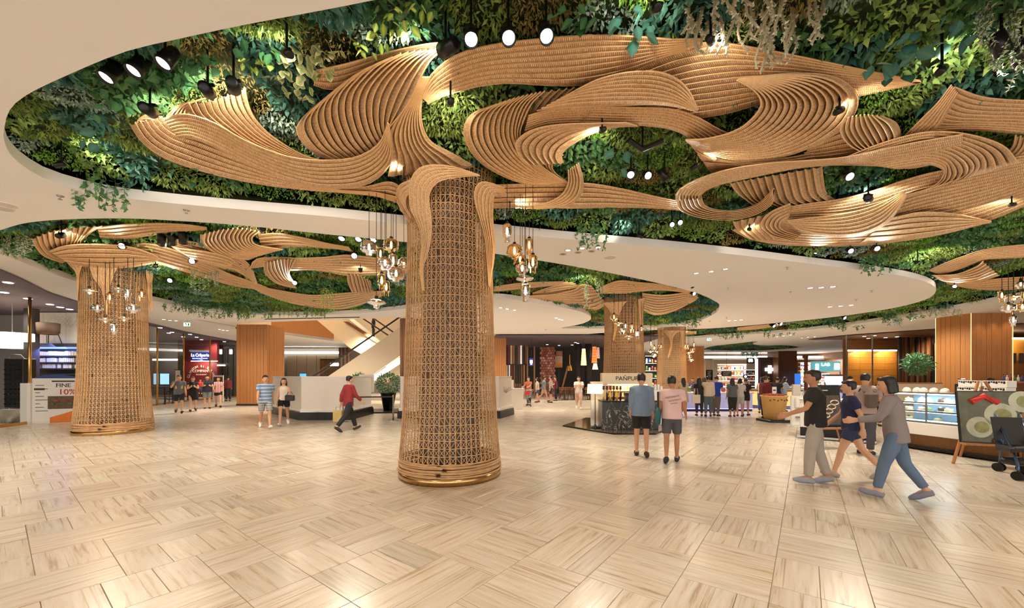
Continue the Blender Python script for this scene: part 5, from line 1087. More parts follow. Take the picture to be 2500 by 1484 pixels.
for i, x in enumerate((1378, 1402, 1440)):
    t = thing('dining_table', 'small dark wooden dining table outside the lantern restaurant', 'table', ((x-CX)/F*28.4, 28.4, 0), 0, 'restaurant tables'); MB().box(-.4, .4, -.35, .35, .72, .76, .01).build('tabletop', M_WOOD_D, t)
    MB().tube([(0, 0, 0), (0, 0, .72)], .04, 8).build('pedestal', M_BLACK, t); MB().lathe([(.25, 0), (.25, .02), (.05, .05)], 16).build('foot', M_BLACK, t)
shop_dl([(1336, 841), (1365, 843), (1397, 842), (1405, 836), (1411, 838)], 4.495, 'lantern restaurant ceiling')
for x in (1, 5, 9): lamp('restaurant_lamp', 'SPOT', (x, 31, 4.4), 110, WARM, .2, (x, 31, 0), 2.4)

# perfume kiosk
M_PLAT = mat('platform_gloss', (92, 72, 50), .12, var=.55, scale=3, stretch=(.4, 6, 1)); M_MARB = bpy.data.materials.new('black_marble'); M_MARB.use_nodes = True
_t = M_MARB.node_tree; _b = _t.nodes['Principled BSDF']; _tc = nn(_t, 'ShaderNodeTexCoord'); _mp = nn(_t, 'ShaderNodeMapping'); _mp.inputs['Scale'].default_value = (1.6, 1.6, .8); _mp.inputs['Rotation'].default_value = (0, .4, 0); _t.links.new(_tc.outputs['Object'], _mp.inputs[0])
_v = nn(_t, 'ShaderNodeTexNoise'); _v.inputs['Scale'].default_value = 2.6; _v.inputs['Detail'].default_value = 5; _v.inputs['Distortion'].default_value = 1.4; _t.links.new(_mp.outputs[0], _v.inputs['Vector'])
_r = nn(_t, 'ShaderNodeValToRGB'); _e = _r.color_ramp.elements; _e[0].position = .488; _e[0].color = srgb(30, 28, 27); _e[1].position = .512; _e[1].color = srgb(30, 28, 27); _e.new(.5).color = srgb(196, 190, 180); _t.links.new(_v.outputs['Fac'], _r.inputs[0]); _t.links.new(_r.outputs[0], _b.inputs['Base Color']); _b.inputs['Roughness'].default_value = .18
kx, ky = 2.78, 11.95
t = thing('kiosk_platform', 'low glossy striped brown platform under the perfume kiosk', 'platform', (kx, ky, 0))
pp = [G(1375, 1041), G(1460, 1055), G(1500, 1061), G(1600, 1061), G(1625, 1050), G(1632, 1032), G(1430, 1022)]
pl_ = [(p.x-kx, p.y-ky) for p in pp]; MB().prism(pl_, .0, .045).build('deck', M_PLAT, t); MB().tube([(x, y, .025) for x, y in pl_], .025, 6, closed=True).build('edge_trim', M_BLACK, t)
t = thing('kiosk_counter', 'black marble kiosk counter with white veins', 'counter', (kx, ky, .046)); MB().box(0, 1.72, 0, .6, 0, .86, .008).build('body', M_MARB, t); MB().box(-.01, 1.73, -.01, .61, .86, .9, .008).build('top', M_BLACK, t)
t = thing('perfume_stand', 'cream kiosk back frame with gold lit niche and dark name lettering', 'kiosk', (3.08, 13.3, .046))
MB().box(0, 1.72, 0, .3, 1.38, 1.76, .01).build('header', M_CREAM, t); MB().box(0, .2, 0, .3, 0, 1.38, .01).build('jamb', M_CREAM, t); MB().box(1.55, 1.72, 0, .3, 0, 1.38, .01).build('jamb', M_CREAM, t); MB().box(.2, 1.55, .2, .28, .0, 1.38).build('niche_back', M_GOLDW, t)
for z in (.95, 1.14): MB().box(.2, 1.55, .02, .2, z, z+.015).build('niche_shelf', M_CREAM, t)
MB().box(.2, 1.55, .02, .06, 1.35, 1.38).build('niche_light', M_WARML, t); lamp('niche_lamp', 'AREA', (3.9, 13.36, 1.4), 30, WARM2, .5, (3.9, 13.45, .9)); text('PAÑPURI', .2, M_TXT, (.88, -.008, 1.57), (PI/2, 0, 0), t, ext=.004, sx=1.05)
M_BOTG = mat('gold_bottle', (224, 180, 96), .2, var=.1); M_BOTP = mat('plum_reed', (72, 34, 58), .5, var=.2); M_BOTD = mat('diffuser_dark', (44, 30, 28), .2, var=.2)
for r, z in ((0, .966), (1, 1.156)):
    for i in range(11):
        if random.random() < .12: continue
        b = thing('perfume_bottle', ('pale gold bottle on the lower niche shelf of the kiosk', 'pale gold bottle on the upper niche shelf of the kiosk')[r], 'bottle', (3.08+.27+i*.115, 13.4, .046+z), 0, ('bottles on the lower niche shelf', 'bottles on the upper niche shelf')[r])
        h = random.uniform(.08, .14); MB().box(-.025, .025, -.02, .02, 0, h, .006).build('flask', M_BOTG if random.random() < .6 else M_CREAM, b); MB().lathe([(.012, h), (.012, h+.03), (0, h+.03)], 8).build('cap', M_WHITE, b)
for i in range(6):
    b = thing('reed_diffuser', 'slim dark diffuser bottle with plum flower top standing on the marble counter', 'bottle', (kx+.08+i*.105, ky+.2, .946), 0, 'diffusers on the counter'); MB().lathe([(.03, 0), (.032, .2), (.012, .26), (.012, .32)], 10).build('flask', M_BOTD if i % 2 else M_BOTG, b, True); MB().lathe([(.012, .32), (.045, .36), (.03, .42), (.05, .44), (0, .45)], 8).build('flower_top', M_BOTP, b)
b = thing('gift_box', 'dark gift box on the marble counter', 'box', (kx+.78, ky+.2, .946)); MB().box(0, .27, 0, .2, 0, .17, .008).build('base', M_BOTD, b); MB().box(-.005, .275, -.005, .205, .17, .24, .008).build('lid', M_BLACK, b)
t = thing('kiosk_side_panel', 'tall grey-white kiosk side panel behind the floor lamp', 'panel', (2.62, 12.9, .046)); MB().box(0, .42, 0, .1, 0, 1.42, .01).build('panel', M_WHITE, t); MB().box(-.02, .44, -.02, .12, 1.42, 1.47).build('cap', M_CREAM, t)
t = thing('leaflet_tower', 'white stepped display tower on the kiosk beside the shoulder-bag man', 'display', (4.72, 13.2, .046)); MB().box(0, .42, 0, .25, 0, 1.18, .01).build('body', M_WHITE, t)
for i in range(4): MB().box(.02+i*.1, .1+i*.1, .02, .2, 1.18, 1.28+.06*(2-abs(i-1.5)), .01).build('card', M_WHITE, t)
g = G(1453, 1048); t = thing('floor_lamp', 'slim black floor lamp with glowing cream shade beside the kiosk', 'lamp', (g.x, g.y, .046)); MB().lathe([(.16, 0), (.15, .02), (.05, .05), (.03, .09), (.014, .12), (.014, 1.2)], 16).build('stand', M_BLACK, t, True)
MB().lathe([(.26, 1.1), (.235, 1.4)], 24, caps=False).build('shade', mat('lamp_shade_glow', (1, .84, .52), .7, var=0, emit=1.1), t, True); MB().lathe([(0, 1.28), (.03, 1.26), (.035, 1.2), (.015, 1.16)], 10).build('bulb', M_BULB, t); lamp('floor_lamp_glow', 'POINT', (g.x, g.y, 1.3), 4, WARM2, .1)
# ------------------------------------------------------------------ market and pharmacy at the back
M_WOODL = mat('light_brown_post', (170, 92, 48), .5, var=.1)
t = pthing('cove_band', 'long bright cove light band over the market front', 'light', 1800, 878, 50); prel(t, 1718, 2040, 869, 874, 50, .3, M_COVE, 'light_band'); prel(t, 1718, 2040, 874.5, 878, 49.8, .4, M_CEIL, 'valance')
lamp('market_lamp', 'AREA', D(1830, 876, 51), 500, WARM, 2.0, D(1830, 960, 51)); lamp('market_lamp', 'AREA', D(2010, 876, 48), 450, (.9, .92, 1), 2.0, D(2010, 960, 48))
t = pthing('market_pier', 'pale round-edged pier with a dark menu board at the market', 'pillar', 1731, 985, 46); prel(t, 1720, 1743, 876, 975, 46, .8, M_CREAM, 'shaft', bev=.15); prel(t, 1724, 1740, 903, 928, 45.9, .05, M_BLACK, 'menu_board')
for i in range(6): prel(t, 1727+(i % 2), 1737-(i % 3), 906+i*3, 907+i*3, 45.86, .03, M_TXTW, 'text_line')
sh_c = [(200, 60, 50), (230, 170, 60), (240, 230, 210), (90, 130, 60), (220, 110, 60), (150, 60, 80), (70, 90, 150)]
GOODS = [mat(f'goods_{i}', c, .5, var=.3, scale=6) for i, c in enumerate(sh_c)]
def rack(label, x0, x1, ytop, ybot, d, rows, group, cols, frame=M_CREAM, glow=True):
    t = pthing('market_shelf', label, 'shelf', (x0+x1)/2, ybot, d); prel(t, x0, x1, ytop, ybot, d+.4, .08, frame, 'back_panel')
    for r in range(rows+1):
        y = ytop+(ybot-ytop)*r/rows; prel(t, x0, x1, y-.6, y+.6, d, .4, frame, 'shelf_board')
        if glow and r < rows: prel(t, x0, x1, y+.7, y+1.3, d+.02, .05, M_COVE, 'light_strip')
    for r in range(rows):
        y1 = ytop+(ybot-ytop)*(r+1)/rows-.6
        for c in range(cols):
            xa = x0+(x1-x0)*(c+.1)/cols; xb = x0+(x1-x0)*(c+.88)/cols; h = (ybot-ytop)/rows*random.uniform(.35, .7); p = D((xa+xb)/2, y1, d+.15); w = (xb-xa)*d/950/2; hh = h*d/950
            g = thing('market_goods', 'packaged goods on the '+group, 'package', p, 0, 'goods on the '+group)
            m = random.choice(GOODS)
            if random.random() < .5: MB().box(-w, w, -.1, .1, 0, hh*.85, .02).build('carton', m, g); MB().box(-w*.7, w*.7, -.105, -.1, hh*.2, hh*.6).build('front_label', M_WHITE, g)
            else: MB().lathe([(w*.9, 0), (w*.9, hh*.7), (w*.5, hh*.85)], 8).build('jar', m, g); MB().lathe([(w*.55, hh*.85), (w*.55, hh), (0, hh)], 8).build('lid', M_WHITE, g)
rack('lit market shelf behind the queue', 1752, 1822, 889, 955, 52, 5, 'lit market shelf behind the queue', 9)
rack('dark gourmet shelf under the lit clover sign', 1822, 1845, 902, 955, 50, 4, 'dark gourmet shelf under the clover sign', 5, M_DARK)
rack('tall white shelf of the laboratory shop', 1955, 1990, 885, 955, 50, 7, 'tall laboratory shop shelf', 6, M_WHITE)
rack('long white shelf of the laboratory shop', 1990, 2064, 912, 950, 49, 3, 'long laboratory shop shelf', 10, M_WHITE)
t = pthing('menu_board', 'wide dark menu board hung over the market shelf', 'sign', 1774, 920, 49.5); prel(t, 1762, 1786, 906, 918, 49.5, .06, M_BLACK, 'board'); 
for i in range(3): prel(t, 1765, 1783-i*3, 908.5+i*3, 909.3+i*3, 49.45, .03, M_TXTW, 'text_line')
prel(t, 1773.6, 1774.4, 861, 906, 49.5, .04, M_STEEL, 'hanger')
t = pthing('clover_sign', 'dark hanging sign with a white lit clover mark', 'sign', 1832, 887, 46); prel(t, 1824, 1841, 873, 887, 46, .12, M_BLACK, 'box', bev=.02); q = D(1832.5, 880, 45.95)-t.location; mk = MB()
for dx, dz in ((-.12, .1), (.12, .1), (-.14, -.06), (.14, -.06), (0, 0)): mk.lathe([(0, -.02), (.13, -.01), (.13, .01), (0, .02)], 10, (0, 0, 0)); [None for _ in ()]; n = 10*4; mk.v[-n:] = [(x+q.x+dx, -.05+z, y+q.z+dz) for x, y, z in mk.v[-n:]]
mk.build('clover_mark', M_SIGNW, t); prel(t, 1832, 1833, 844.5, 873, 46.05, .04, M_STEEL, 'hanger')
t = pthing('round_sign', 'small round blue sign above the market stall', 'sign', 1820, 925, 44); q = Vector((0, 0, D(0, 919, 44).z-t.location.z)); MB().tube([(0, 0, q.z), (0, .08, q.z)], .26, 18).build('disc', M_NAVY, t); MB().tube([(0, -.01, q.z), (0, 0, q.z)], .14, 14).build('white_mark', M_SIGNW, t); MB().tube([(0, .04, -t.location.z), (0, .04, q.z-.2)], .03, 6).build('post', M_STEEL, t)
pw = pthing('pharmacy_wall', 'dark plum pharmacy wall with a white lit cross', 'wall sign', 1878, 985, 47); prel(pw, 1851, 1902, 872, 985, 47, .3, mat('plum_wall', (96, 74, 76), .6, var=.1), 'wall_panel'); prel(pw, 1876, 1884, 892, 911, 46.93, .08, M_SIGNW, 'cross_upright'); prel(pw, 1868.5, 1891.5, 898, 905.5, 46.92, .08, M_SIGNW, 'cross_arm'); prel(pw, 1846, 1850, 876, 960, 46.9, .2, M_COVE, 'edge_light')
t = pthing('lab_screen', 'teal graphic display reading LAB above the laboratory counter', 'sign', 2015, 905, 46); M_TEALS = mat('teal_screen', (.12, .4, .42), .4, var=.5, scale=1.5, emit=.8); prel(t, 1980, 2052, 882, 907, 46, .1, M_TEALS, 'panel'); prel(t, 1992, 1999, 888, 902, 45.95, .06, M_SIGNW, 'lit_card'); prel(t, 2038, 2050, 887, 902, 45.95, .06, M_COVE, 'lit_card'); q = D(2016, 890, 45.95)-t.location; text('LAB', .5, M_SIGNW, (q.x, -.06, q.z), (PI/2, 0, 0), t, sx=1.2)
for x in (1980, 2051): prel(t, x, x+1.5, 907, 985, 46.05, .06, M_STEEL, 'stand')
t = pthing('lit_counter', 'glowing white laboratory counter front', 'counter', 2042, 985, 44); prel(t, 2020, 2068, 918, 940, 44, .4, mat('lit_counter_panel', (.75, .78, 1), .4, var=.1, emit=1.6), 'lit_front'); prel(t, 2018, 2070, 914, 918, 43.9, .6, M_WHITE, 'top'); prel(t, 2020, 2068, 940, 955, 44, .4, M_WHITE, 'base')
t = pthing('blue_poster', 'glowing blue poster beside the dark oak pillar', 'poster', 1950, 955, 45); prel(t, 1941, 1955, 912, 938, 45, .06, mat('poster_blue', (.04, .2, .8), .4, var=.5, scale=3, emit=1.0), 'print'); prel(t, 1940, 1956, 938, 955, 45, .05, M_WHITE, 'stand')
t = pthing('bronze_post', 'slim reddish post in front of the laboratory shop', 'post', 1970, 985, 45.5); prel(t, 1967.5, 1972.5, 874, 970, 45.5, .3, M_WOODL, 'post'); prel(t, 1966.5, 1973.5, 868, 874, 45.4, .5, M_WOODL, 'cap')
# market stall counters the crowd queues at
M_BLUEG = mat('blue_glow_case', (.42, .42, .75), .4, var=.2, emit=.3)
t = thing('market_counter', 'blue-lit market counter in front of the queue', 'counter', (10.5, 18.9, 0)); MB().box(-2.9, 1.2, 0, .7, .12, .85, .02).build('case', M_BLUEG, t); MB().box(-2.95, 1.25, -.05, .75, .85, .92, .01).build('top', M_WHITE, t); MB().box(-2.9, 1.2, .05, .7, 0, .12).build('plinth', M_BLACK, t); MB().box(-2.9, 1.2, -.01, 0, .1, .13).build('bright_line', mat('violet_line', (.35, .3, 1), .4, var=0, emit=3), t)
for i in range(7): MB().box(-2.85+i*.58, -2.83+i*.58, -.012, 0, .13, .85).build('divider', M_WHITE, t)
for i in range(9):
    b = thing('counter_goods', 'small display jar standing on the blue-lit market counter', 'jar', (7.9+i*.42, 19.2, .92), 0, 'jars on the blue-lit counter'); MB().lathe([(.08, 0), (.1, .1), (.08, .2)], 10).build('jar', random.choice(GOODS), b); MB().lathe([(.085, .2), (.085, .25), (0, .26)], 10).build('lid', M_WHITE, b)
t = thing('display_counter', 'amber-lit round-ended food counter beyond the strawberry tub', 'counter', (14.2, 21.6, 0)); MB().lathe([(1.5, .15), (1.5, .9)], 32, caps=False).build('amber_case', mat('amber_case', (.9, .6, .25), .4, var=.3, emit=.5), t); MB().lathe([(1.58, .9), (1.58, .97), (0, .97)], 32).build('top', M_WOOD_D, t); MB().lathe([(1.62, 0), (1.62, .05), (1.45, .15)], 32).build('plinth', mat('violet_plinth', (60, 60, 140), .3, var=.1), t)
# strawberry tub
g = G(1903, 1031); t = thing('fruit_tub', 'tall tapered beige tub heaped with red fruit', 'tub', (g.x, g.y+.3, 0)); M_TUB = mat('tub_beige', (226, 178, 112), .5, var=.06)
MB().box(-.42, .42, -.42, .42, 0, .09, .01).build('plinth', M_BLACK, t); MB().lathe([(.33, .09), (.42, .92), (.45, .94), (.45, .98), (.4, .96)], 28).build('tub', M_TUB, t, True); MB().lathe([(.4, .93), (.3, 1.0), (0, 1.05)], 20).build('fruit_bed', mat('fruit_red', (190, 52, 30), .5, var=.3, scale=14), t)
for i in range(7): a = -PI/2-.9+i*.3; MB().lathe([(0, -.03), (.025, -.01), (.03, .02), (0, .03)], 6, (.40*math.cos(a), .40*math.sin(a)-.015, .8+.03*(i % 2))).build('print_mark', M_WOOD_D, t)
for i in range(60):
    a = random.uniform(0, 2*PI); r = .36*math.sqrt(random.random()); b = thing('strawberry', 'red strawberry heaped in the beige tub', 'fruit', (t.location.x+r*math.cos(a), t.location.y+r*math.sin(a), 1.03-.25*r*.6), random.random()*6, 'strawberries in the tub'); MB().lathe([(0, -.035), (.02, -.015), (.034, .015), (.025, .035), (0, .04)], 7).build('berry', mat('berry_red', (206, 40, 28), .35, var=.2), b, True); MB().lathe([(.025, .036), (.012, .044), (0, .046)], 5).build('calyx', MATS['moss_leaf'], b)
b = thing('price_card', 'small white price card stuck in the strawberries', 'card', (t.location.x-.05, t.location.y-.1, 1.0)); MB().box(-.08, .08, 0, .006, .05, .3).build('card', M_WHITE, b); MB().box(-.01, .01, 0, .006, -.02, .05).build('stick', M_WOOD, b); MB().box(-.05, .05, -.002, 0, .15, .2).build('print', M_TXT, b)
g = G(1945, 1040); t = thing('dispenser_stand', 'white sanitizer dispenser stand beside the fruit tub', 'stand', g); MB().box(-.2, .2, -.05, .05, .02, 1.05, .02).build('panel', M_WHITE, t); MB().box(-.12, .14, -.14, -.05, .62, .98, .03).build('dispenser', M_WHITE, t); MB().box(-.16, .1, -.06, .02, 1.05, 1.42, .01).build('notice', mat('notice_grey', (200, 192, 180), .5, var=.05), t); MB().lathe([(.09, .28), (.1, .3), (.1, .34), (.07, .35)], 14, (.0, -.1, 0)).build('drip_tray', M_STEEL, t); MB().box(-.22, .22, -.2, .2, 0, .02).build('foot', M_WHITE, t)

# cake counter on the right
S = Vector((9.35, 9.55, 0)); E = Vector((9.68, 7.6, 0)); ux = (E-S).normalized(); nx = Vector((ux.y, -ux.x, 0)); nx = nx if nx.x < 0 else -nx; LN = (E-S).length
rzc = math.atan2(ux.y, ux.x)
cc = thing('cake_display', 'refrigerated glass cake display case with white base and lit shelves', 'display case', S, rzc)
def sg(y): return -y          # local +y points away from shoppers when n is -y
sgn = -1 if (Matrix.Rotation(rzc, 3, 'Z') @ Vector((0, 1, 0))).dot(nx) > 0 else 1
def cb(x0, x1, y0, y1, z0, z1, m, name, bev=0): return MB().box(x0, x1, sgn*y0, sgn*y1, z0, z1, bev).build(name, m, cc)
M_ICE = mat('case_glow', (.78, .92, 1), .4, var=0, emit=2.2); M_CASEG = glass('case_glass', (.93, .97, .98), .1)
cb(0, LN, 0, .75, .34, .62, M_WHITE, 'base_panel', .01); cb(0, LN, .12, .7, .06, .34, mat('kick_wood', (150, 104, 60), .5, var=.3, stretch=(8, 1, 1)), 'kick_panel'); cb(-.1, LN, -.12, .1, .04, .09, M_BLACK, 'foot_rail'); cb(0, LN, .1, .75, 0, .06, M_BLACK, 'plinth')
cb(0, LN, .02, .7, .62, .66, M_STEEL, 'deck'); cb(0, LN, .03, .05, .66, .69, M_ICE, 'light_strip'); cb(0, LN, .62, .7, .66, 1.3, mat('case_back', (150, 168, 186), .4, var=.1), 'back_wall')
for z in (.88, 1.08): cb(.02, LN-.02, .08, .62, z, z+.012, M_CASEG, 'glass_shelf'); cb(.02, LN-.02, .07, .085, z-.012, z+.014, M_BRASS, 'shelf_edge'); cb(.02, LN-.02, .12, .15, z-.03, z-.012, M_ICE, 'light_strip')
cb(0, LN, 0, .75, 1.3, 1.33, M_STEEL, 'top_board'); cb(0, LN, .05, .12, 1.27, 1.3, M_ICE, 'light_strip'); cb(0, LN, 0, .012, .64, 1.3, M_CASEG, 'front_glass')
for x in (0, LN*.33, LN*.66, LN-.03): cb(x, x+.03, .0, .03, .62, 1.3, M_STEEL, 'mullion')
for k in range(3): lamp('case_lamp', 'AREA', S+ux*(LN*(k+.5)/3)-nx*.2+Vector((0, 0, 1.24)), 9, (.8, .92, 1), .5, S+ux*(LN*(k+.5)/3)-nx*.3)
def cpos(x, y, z): return S+ux*x-nx*y+Vector((0, 0, z))
CK = [mat('cake_white', (238, 226, 214), .5, var=.08), mat('cake_choc', (92, 58, 40), .5, var=.2), mat('cake_pink', (226, 160, 150), .5, var=.1), mat('cake_cream', (232, 206, 160), .5, var=.1), mat('cake_green', (150, 170, 110), .5, var=.1)]
for r, z in enumerate((.66, .893, 1.093)):
    for i in range(11 if r else 4):
        x = .16+i*.19+(0 if r else i*.3); m = random.choice(CK); h = .07 if r else .06
        if x > LN-.1: continue
        b = thing('cake', ('pastry on the lowest deck of the cake case', 'cake on the middle shelf of the cake case', 'cake on the top shelf of the cake case')[r], 'cake', cpos(x, .25+.12*(i % 2), z), random.random()*6, ('pastries on the lowest deck', 'cakes on the middle shelf', 'cakes on the top shelf')[r])
        MB().lathe([(.085, 0), (.09, .008), (.0, .01)], 14).build('plate', M_WHITE, b); MB().lathe([(.07, .01), (.072, h), (.055, h+.012), (0, h+.014)], 14).build('sponge', m, b, True); MB().lathe([(.03, h+.012), (.02, h+.035), (0, h+.045)], 8, (.03, 0, 0)).build('topping', random.choice(CK), b)
for i, x in enumerate((.08, .25, .42, .58, .82)):
    b = thing('white_cloche', 'white domed bun on top of the cake case', 'bun', cpos(x, .3+.06*(i % 2), 1.33), 0, 'domed buns on the case'); MB().lathe([(.075, 0), (.08, .03), (.06, .075), (.02, .1), (0, .102)], 14).build('dome', CK[0], b, True); MB().lathe([(.085, 0), (.085, .006), (0, .006)], 14).build('paper', M_WHITE, b)
M_PAT = mat('box_pattern', (24, 24, 24), .5, var=0)
for k, (x, z) in enumerate(((1.3, 1.33), (1.7, 1.33), (1.32, 1.47), (1.71, 1.47))):
    b = thing('cake_box', ('white cake box with black leaf print, bottom of the pile nearer the pastry buns', 'white cake box with black leaf print, bottom of the pile nearer the easel', 'white cake box with black leaf print, top of the pile nearer the pastry buns', 'white cake box with black leaf print, top of the pile nearer the easel')[k], 'box', cpos(x, .15, z), rzc)
    MB().box(-.18, .18, 0, sgn*.25, 0, .135, .004).build('carton', M_WHITE, b); mk = MB()
    for i in range(9): x0 = -.17+i*.037; mk.box(x0, x0+.028, -sgn*.003, 0, .1-.012*(i % 3), .125)
    mk.build('leaf_print', M_PAT, b)
b = thing('coffee_grinder', 'small dark coffee grinder on the cake case', 'grinder', cpos(1.02, .45, 1.33)); MB().box(-.08, .08, -.08, .08, 0, .2, .01).build('body', M_BLACK, b); MB().lathe([(.03, .2), (.07, .3), (.07, .32), (.05, .32)], 12).build('hopper', M_STEEL, b)
# fluted low counter beyond the case
fc = thing('fluted_counter', 'low counter with fluted wood front beyond the end of the cake case', 'counter', E+ux*.02, rzc)
MB().box(0, 1.7, sgn*.25, sgn*.9, .06, .95).build('body', M_WOOD_D, fc); MB().box(0, 1.7, sgn*.2, sgn*.95, .95, 1.0, .01).build('top', M_MARBLE_W, fc); MB().box(0, 1.7, sgn*.3, sgn*.9, 0, .06).build('plinth', M_BLACK, fc); MB().box(0, 1.7, sgn*.2, sgn*.25, .42, .62).build('apron', M_WHITE, fc)
for i in range(28): MB().tube([(.03+i*.06, sgn*.245, .08), (.03+i*.06, sgn*.245, .42)], .026, 8).build('flute', M_WOOD, fc, True)
# counter section that turns the corner
S2 = Vector((7.95, 10.75, 0)); u2 = (S-S2).normalized(); c2 = thing('service_counter', 'white service counter joining the cake case behind the blackboard easel', 'counter', S2, math.atan2(u2.y, u2.x)); L2 = (S-S2).length-.3
MB().box(0, L2, 0, .7, .3, 1.05, .01).build('body', M_WHITE, c2); MB().box(-.02, L2, -.03, .72, 1.05, 1.09, .01).build('top', M_MARBLE_W, c2); MB().box(0, L2, .1, .7, 0, .3).build('plinth', M_BLACK, c2); MB().box(-.05, L2, -.14, .05, .03, .08).build('foot_rail', M_STEEL, c2)
# blackboard easel
g = G(2050, 1100); eb = thing('blackboard_easel', 'blackboard menu with printed food photo leaning on a wooden easel', 'sign', (g.x, g.y+.2, 0), .12)
def tilt(o, a=-.12): o.rotation_euler = (a, 0, 0); return o
def board(parent, w, z0, z1, m): return tilt(MB().box(-w/2, w/2, -.02, .02, 0, z1-z0, .006).build('board', m, parent)), z0
bo = tilt(MB().box(-.34, .34, -.02, .02, .5, 1.5, .006).build('board', M_BLACK, eb)); tilt(MB().box(-.3, .3, -.026, -.02, .56, 1.25).build('food_print', mat('dark_food_print', (92, 78, 66), .4, var=.9, scale=5), eb))
for i in range(5): tilt(MB().tube([(-.2+.09*i+.11*math.cos(a*PI/7), -.03, .68+.1*i+.05*math.sin(a*PI/7)) for a in range(14)], .012, 4, closed=True).build('printed_plate', M_TXTW, eb))
o = text('G', .13, M_TXTW, (-.24, -.2, 1.4), (PI/2-.12, 0, 0), eb); o.location = (-.24, -.03+.168, 1.40-.01); o.location.y = math.sin(.12)*1.4-.024; tilt(MB().box(-.14, .02, -.026, -.02, 1.36, 1.38).build('text_line', M_TXTW, eb))
for sx in (-1, 1): MB().tube([(sx*.1, .30, 1.55), (sx*.28, .03, 0)], .018, 6).build('leg', M_WOOD, eb)
MB().tube([(0, .3, 1.5), (0, .65, 0)], .018, 6).build('rear_leg', M_WOOD, eb); MB().box(-.3, .3, -.06, .06, .46, .49).build('ledge', M_WOOD, eb)
# easel with food poster
g = G(2392, 1140); g = g+Vector((-.12, 0, 0)); ep = thing('poster_easel', 'large food photograph poster on a wooden easel at the end of the cake case', 'sign', (g.x+.55, g.y+.1, 0), -.3)
tilt(MB().box(-.5, .62, -.02, .02, .42, 1.42, .006).build('frame', M_BLACK, ep)); tilt(MB().box(-.48, .60, -.026, -.02, .44, 1.40).build('poster', mat('food_poster', (96, 96, 70), .4, var=.8, scale=5), ep)); M_PLATE = mat('plate_print', (190, 194, 166), .4, var=.5, scale=4)
for (x, z, r) in ((-.2, .72, .2), (.12, .95, .24), (.45, 1.22, .2), (.4, .66, .15)):
    p = tilt(MB().tube([(x, -.032, z), (x, -.026, z)], r, 22).build('printed_plate', M_PLATE, ep)); p2 = tilt(MB().tube([(x+.03, -.038, z), (x+.03, -.032, z)], r*.55, 14).build('printed_food', mat('salad_print', (150, 150, 90), .5, var=.7, scale=8), ep))
tilt(MB().tube([(-.3, -.036, 1.2), (-.1, -.034, 1.32), (.1, -.036, 1.2)], .06, 8).build('printed_food', GOODS[0], ep))
MB().tube([(-.62, .02, 0), (-.05, .32, 1.6)], .025, 8).build('leg', M_WOOD, ep); MB().tube([(.62, .02, 0), (.05, .32, 1.6)], .025, 8).build('leg', M_WOOD, ep); MB().tube([(0, .3, 1.5), (0, .85, 0)], .022, 8).build('rear_leg', M_WOOD, ep); MB().box(-.5, .5, -.1, .05, .38, .42).build('ledge', M_WOOD, ep)
tilt(MB().tube([(-.02, -.05, .45), (.45, -.05, 1.0)], .03, 8).build('spoon_print', M_WOOD, ep))
# stroller
g = G(2452, 1172); st = thing('baby_stroller', 'folding black baby stroller parked by the poster easel', 'stroller', (g.x+.38, g.y+.1, 0), .15); M_BLUEM = mat('blue_steel', (70, 92, 120), .3, .8, var=.1)
for (x, y) in ((-.2, -.1), (.12, -.22), (.35, .45), (.62, .3)):
    for k in (-.03, .03): MB().tube([(x+k-.012, y, .075), (x+k+.012, y, .075)], .075, 18).build('wheel', M_BLACK, st, False)
    MB().tube([(x-.03, y, .075), (x+.03, y, .075)], .02, 8).build('axle', M_STEEL, st)
for (x, y, s) in ((-.2, -.1, 0), (.12, -.22, 1)): MB().tube([(x, y, .08), (x+.02, y+.02, .26), (x+.16, y+.16, .46), (x+.38, y+.42, .78), (x+.5, y+.56, 1.02)], .018, 8).build('frame_tube', M_BLUEM, st, True)
for (x, y) in ((.35, .45), (.62, .3)): MB().tube([(x, y, .08), (x-.12, y-.1, .4), (x-.28, y-.2, .6)], .018, 8).build('frame_tube', M_BLUEM, st, True)
MB().tube([(-.18, -.08, .25), (.14, -.2, .25)], .014, 6).build('cross_bar', M_BLACK, st)
MB().add([(-.22, -.02, .45), (.16, -.18, .45), (.36, .12, .42), (.02, .3, .42), (-.2, 0, .5), (.18, -.16, .5), (.38, .14, .52), (.04, .32, .52), (.1, .42, .98), (.46, .22, .98), (.07, .40, .98), (.42, .2, 1.0)], [(0, 1, 2, 3), (4, 5, 6, 7), (0, 1, 5, 4), (1, 2, 6, 5), (3, 0, 4, 7), (7, 6, 9, 8), (2, 3, 7, 6)]).build('seat_sling', M_DARK, st); MB().box(-.02, .3, 0, .25, .2, .32, .04).build('basket', M_DARK, st); MB().tube([(-.25, -.05, .45), (-.3, -.12, .52), (.1, -.28, .52), (.18, -.18, .48)], .02, 8).build('bumper_bar', M_DARK, st)

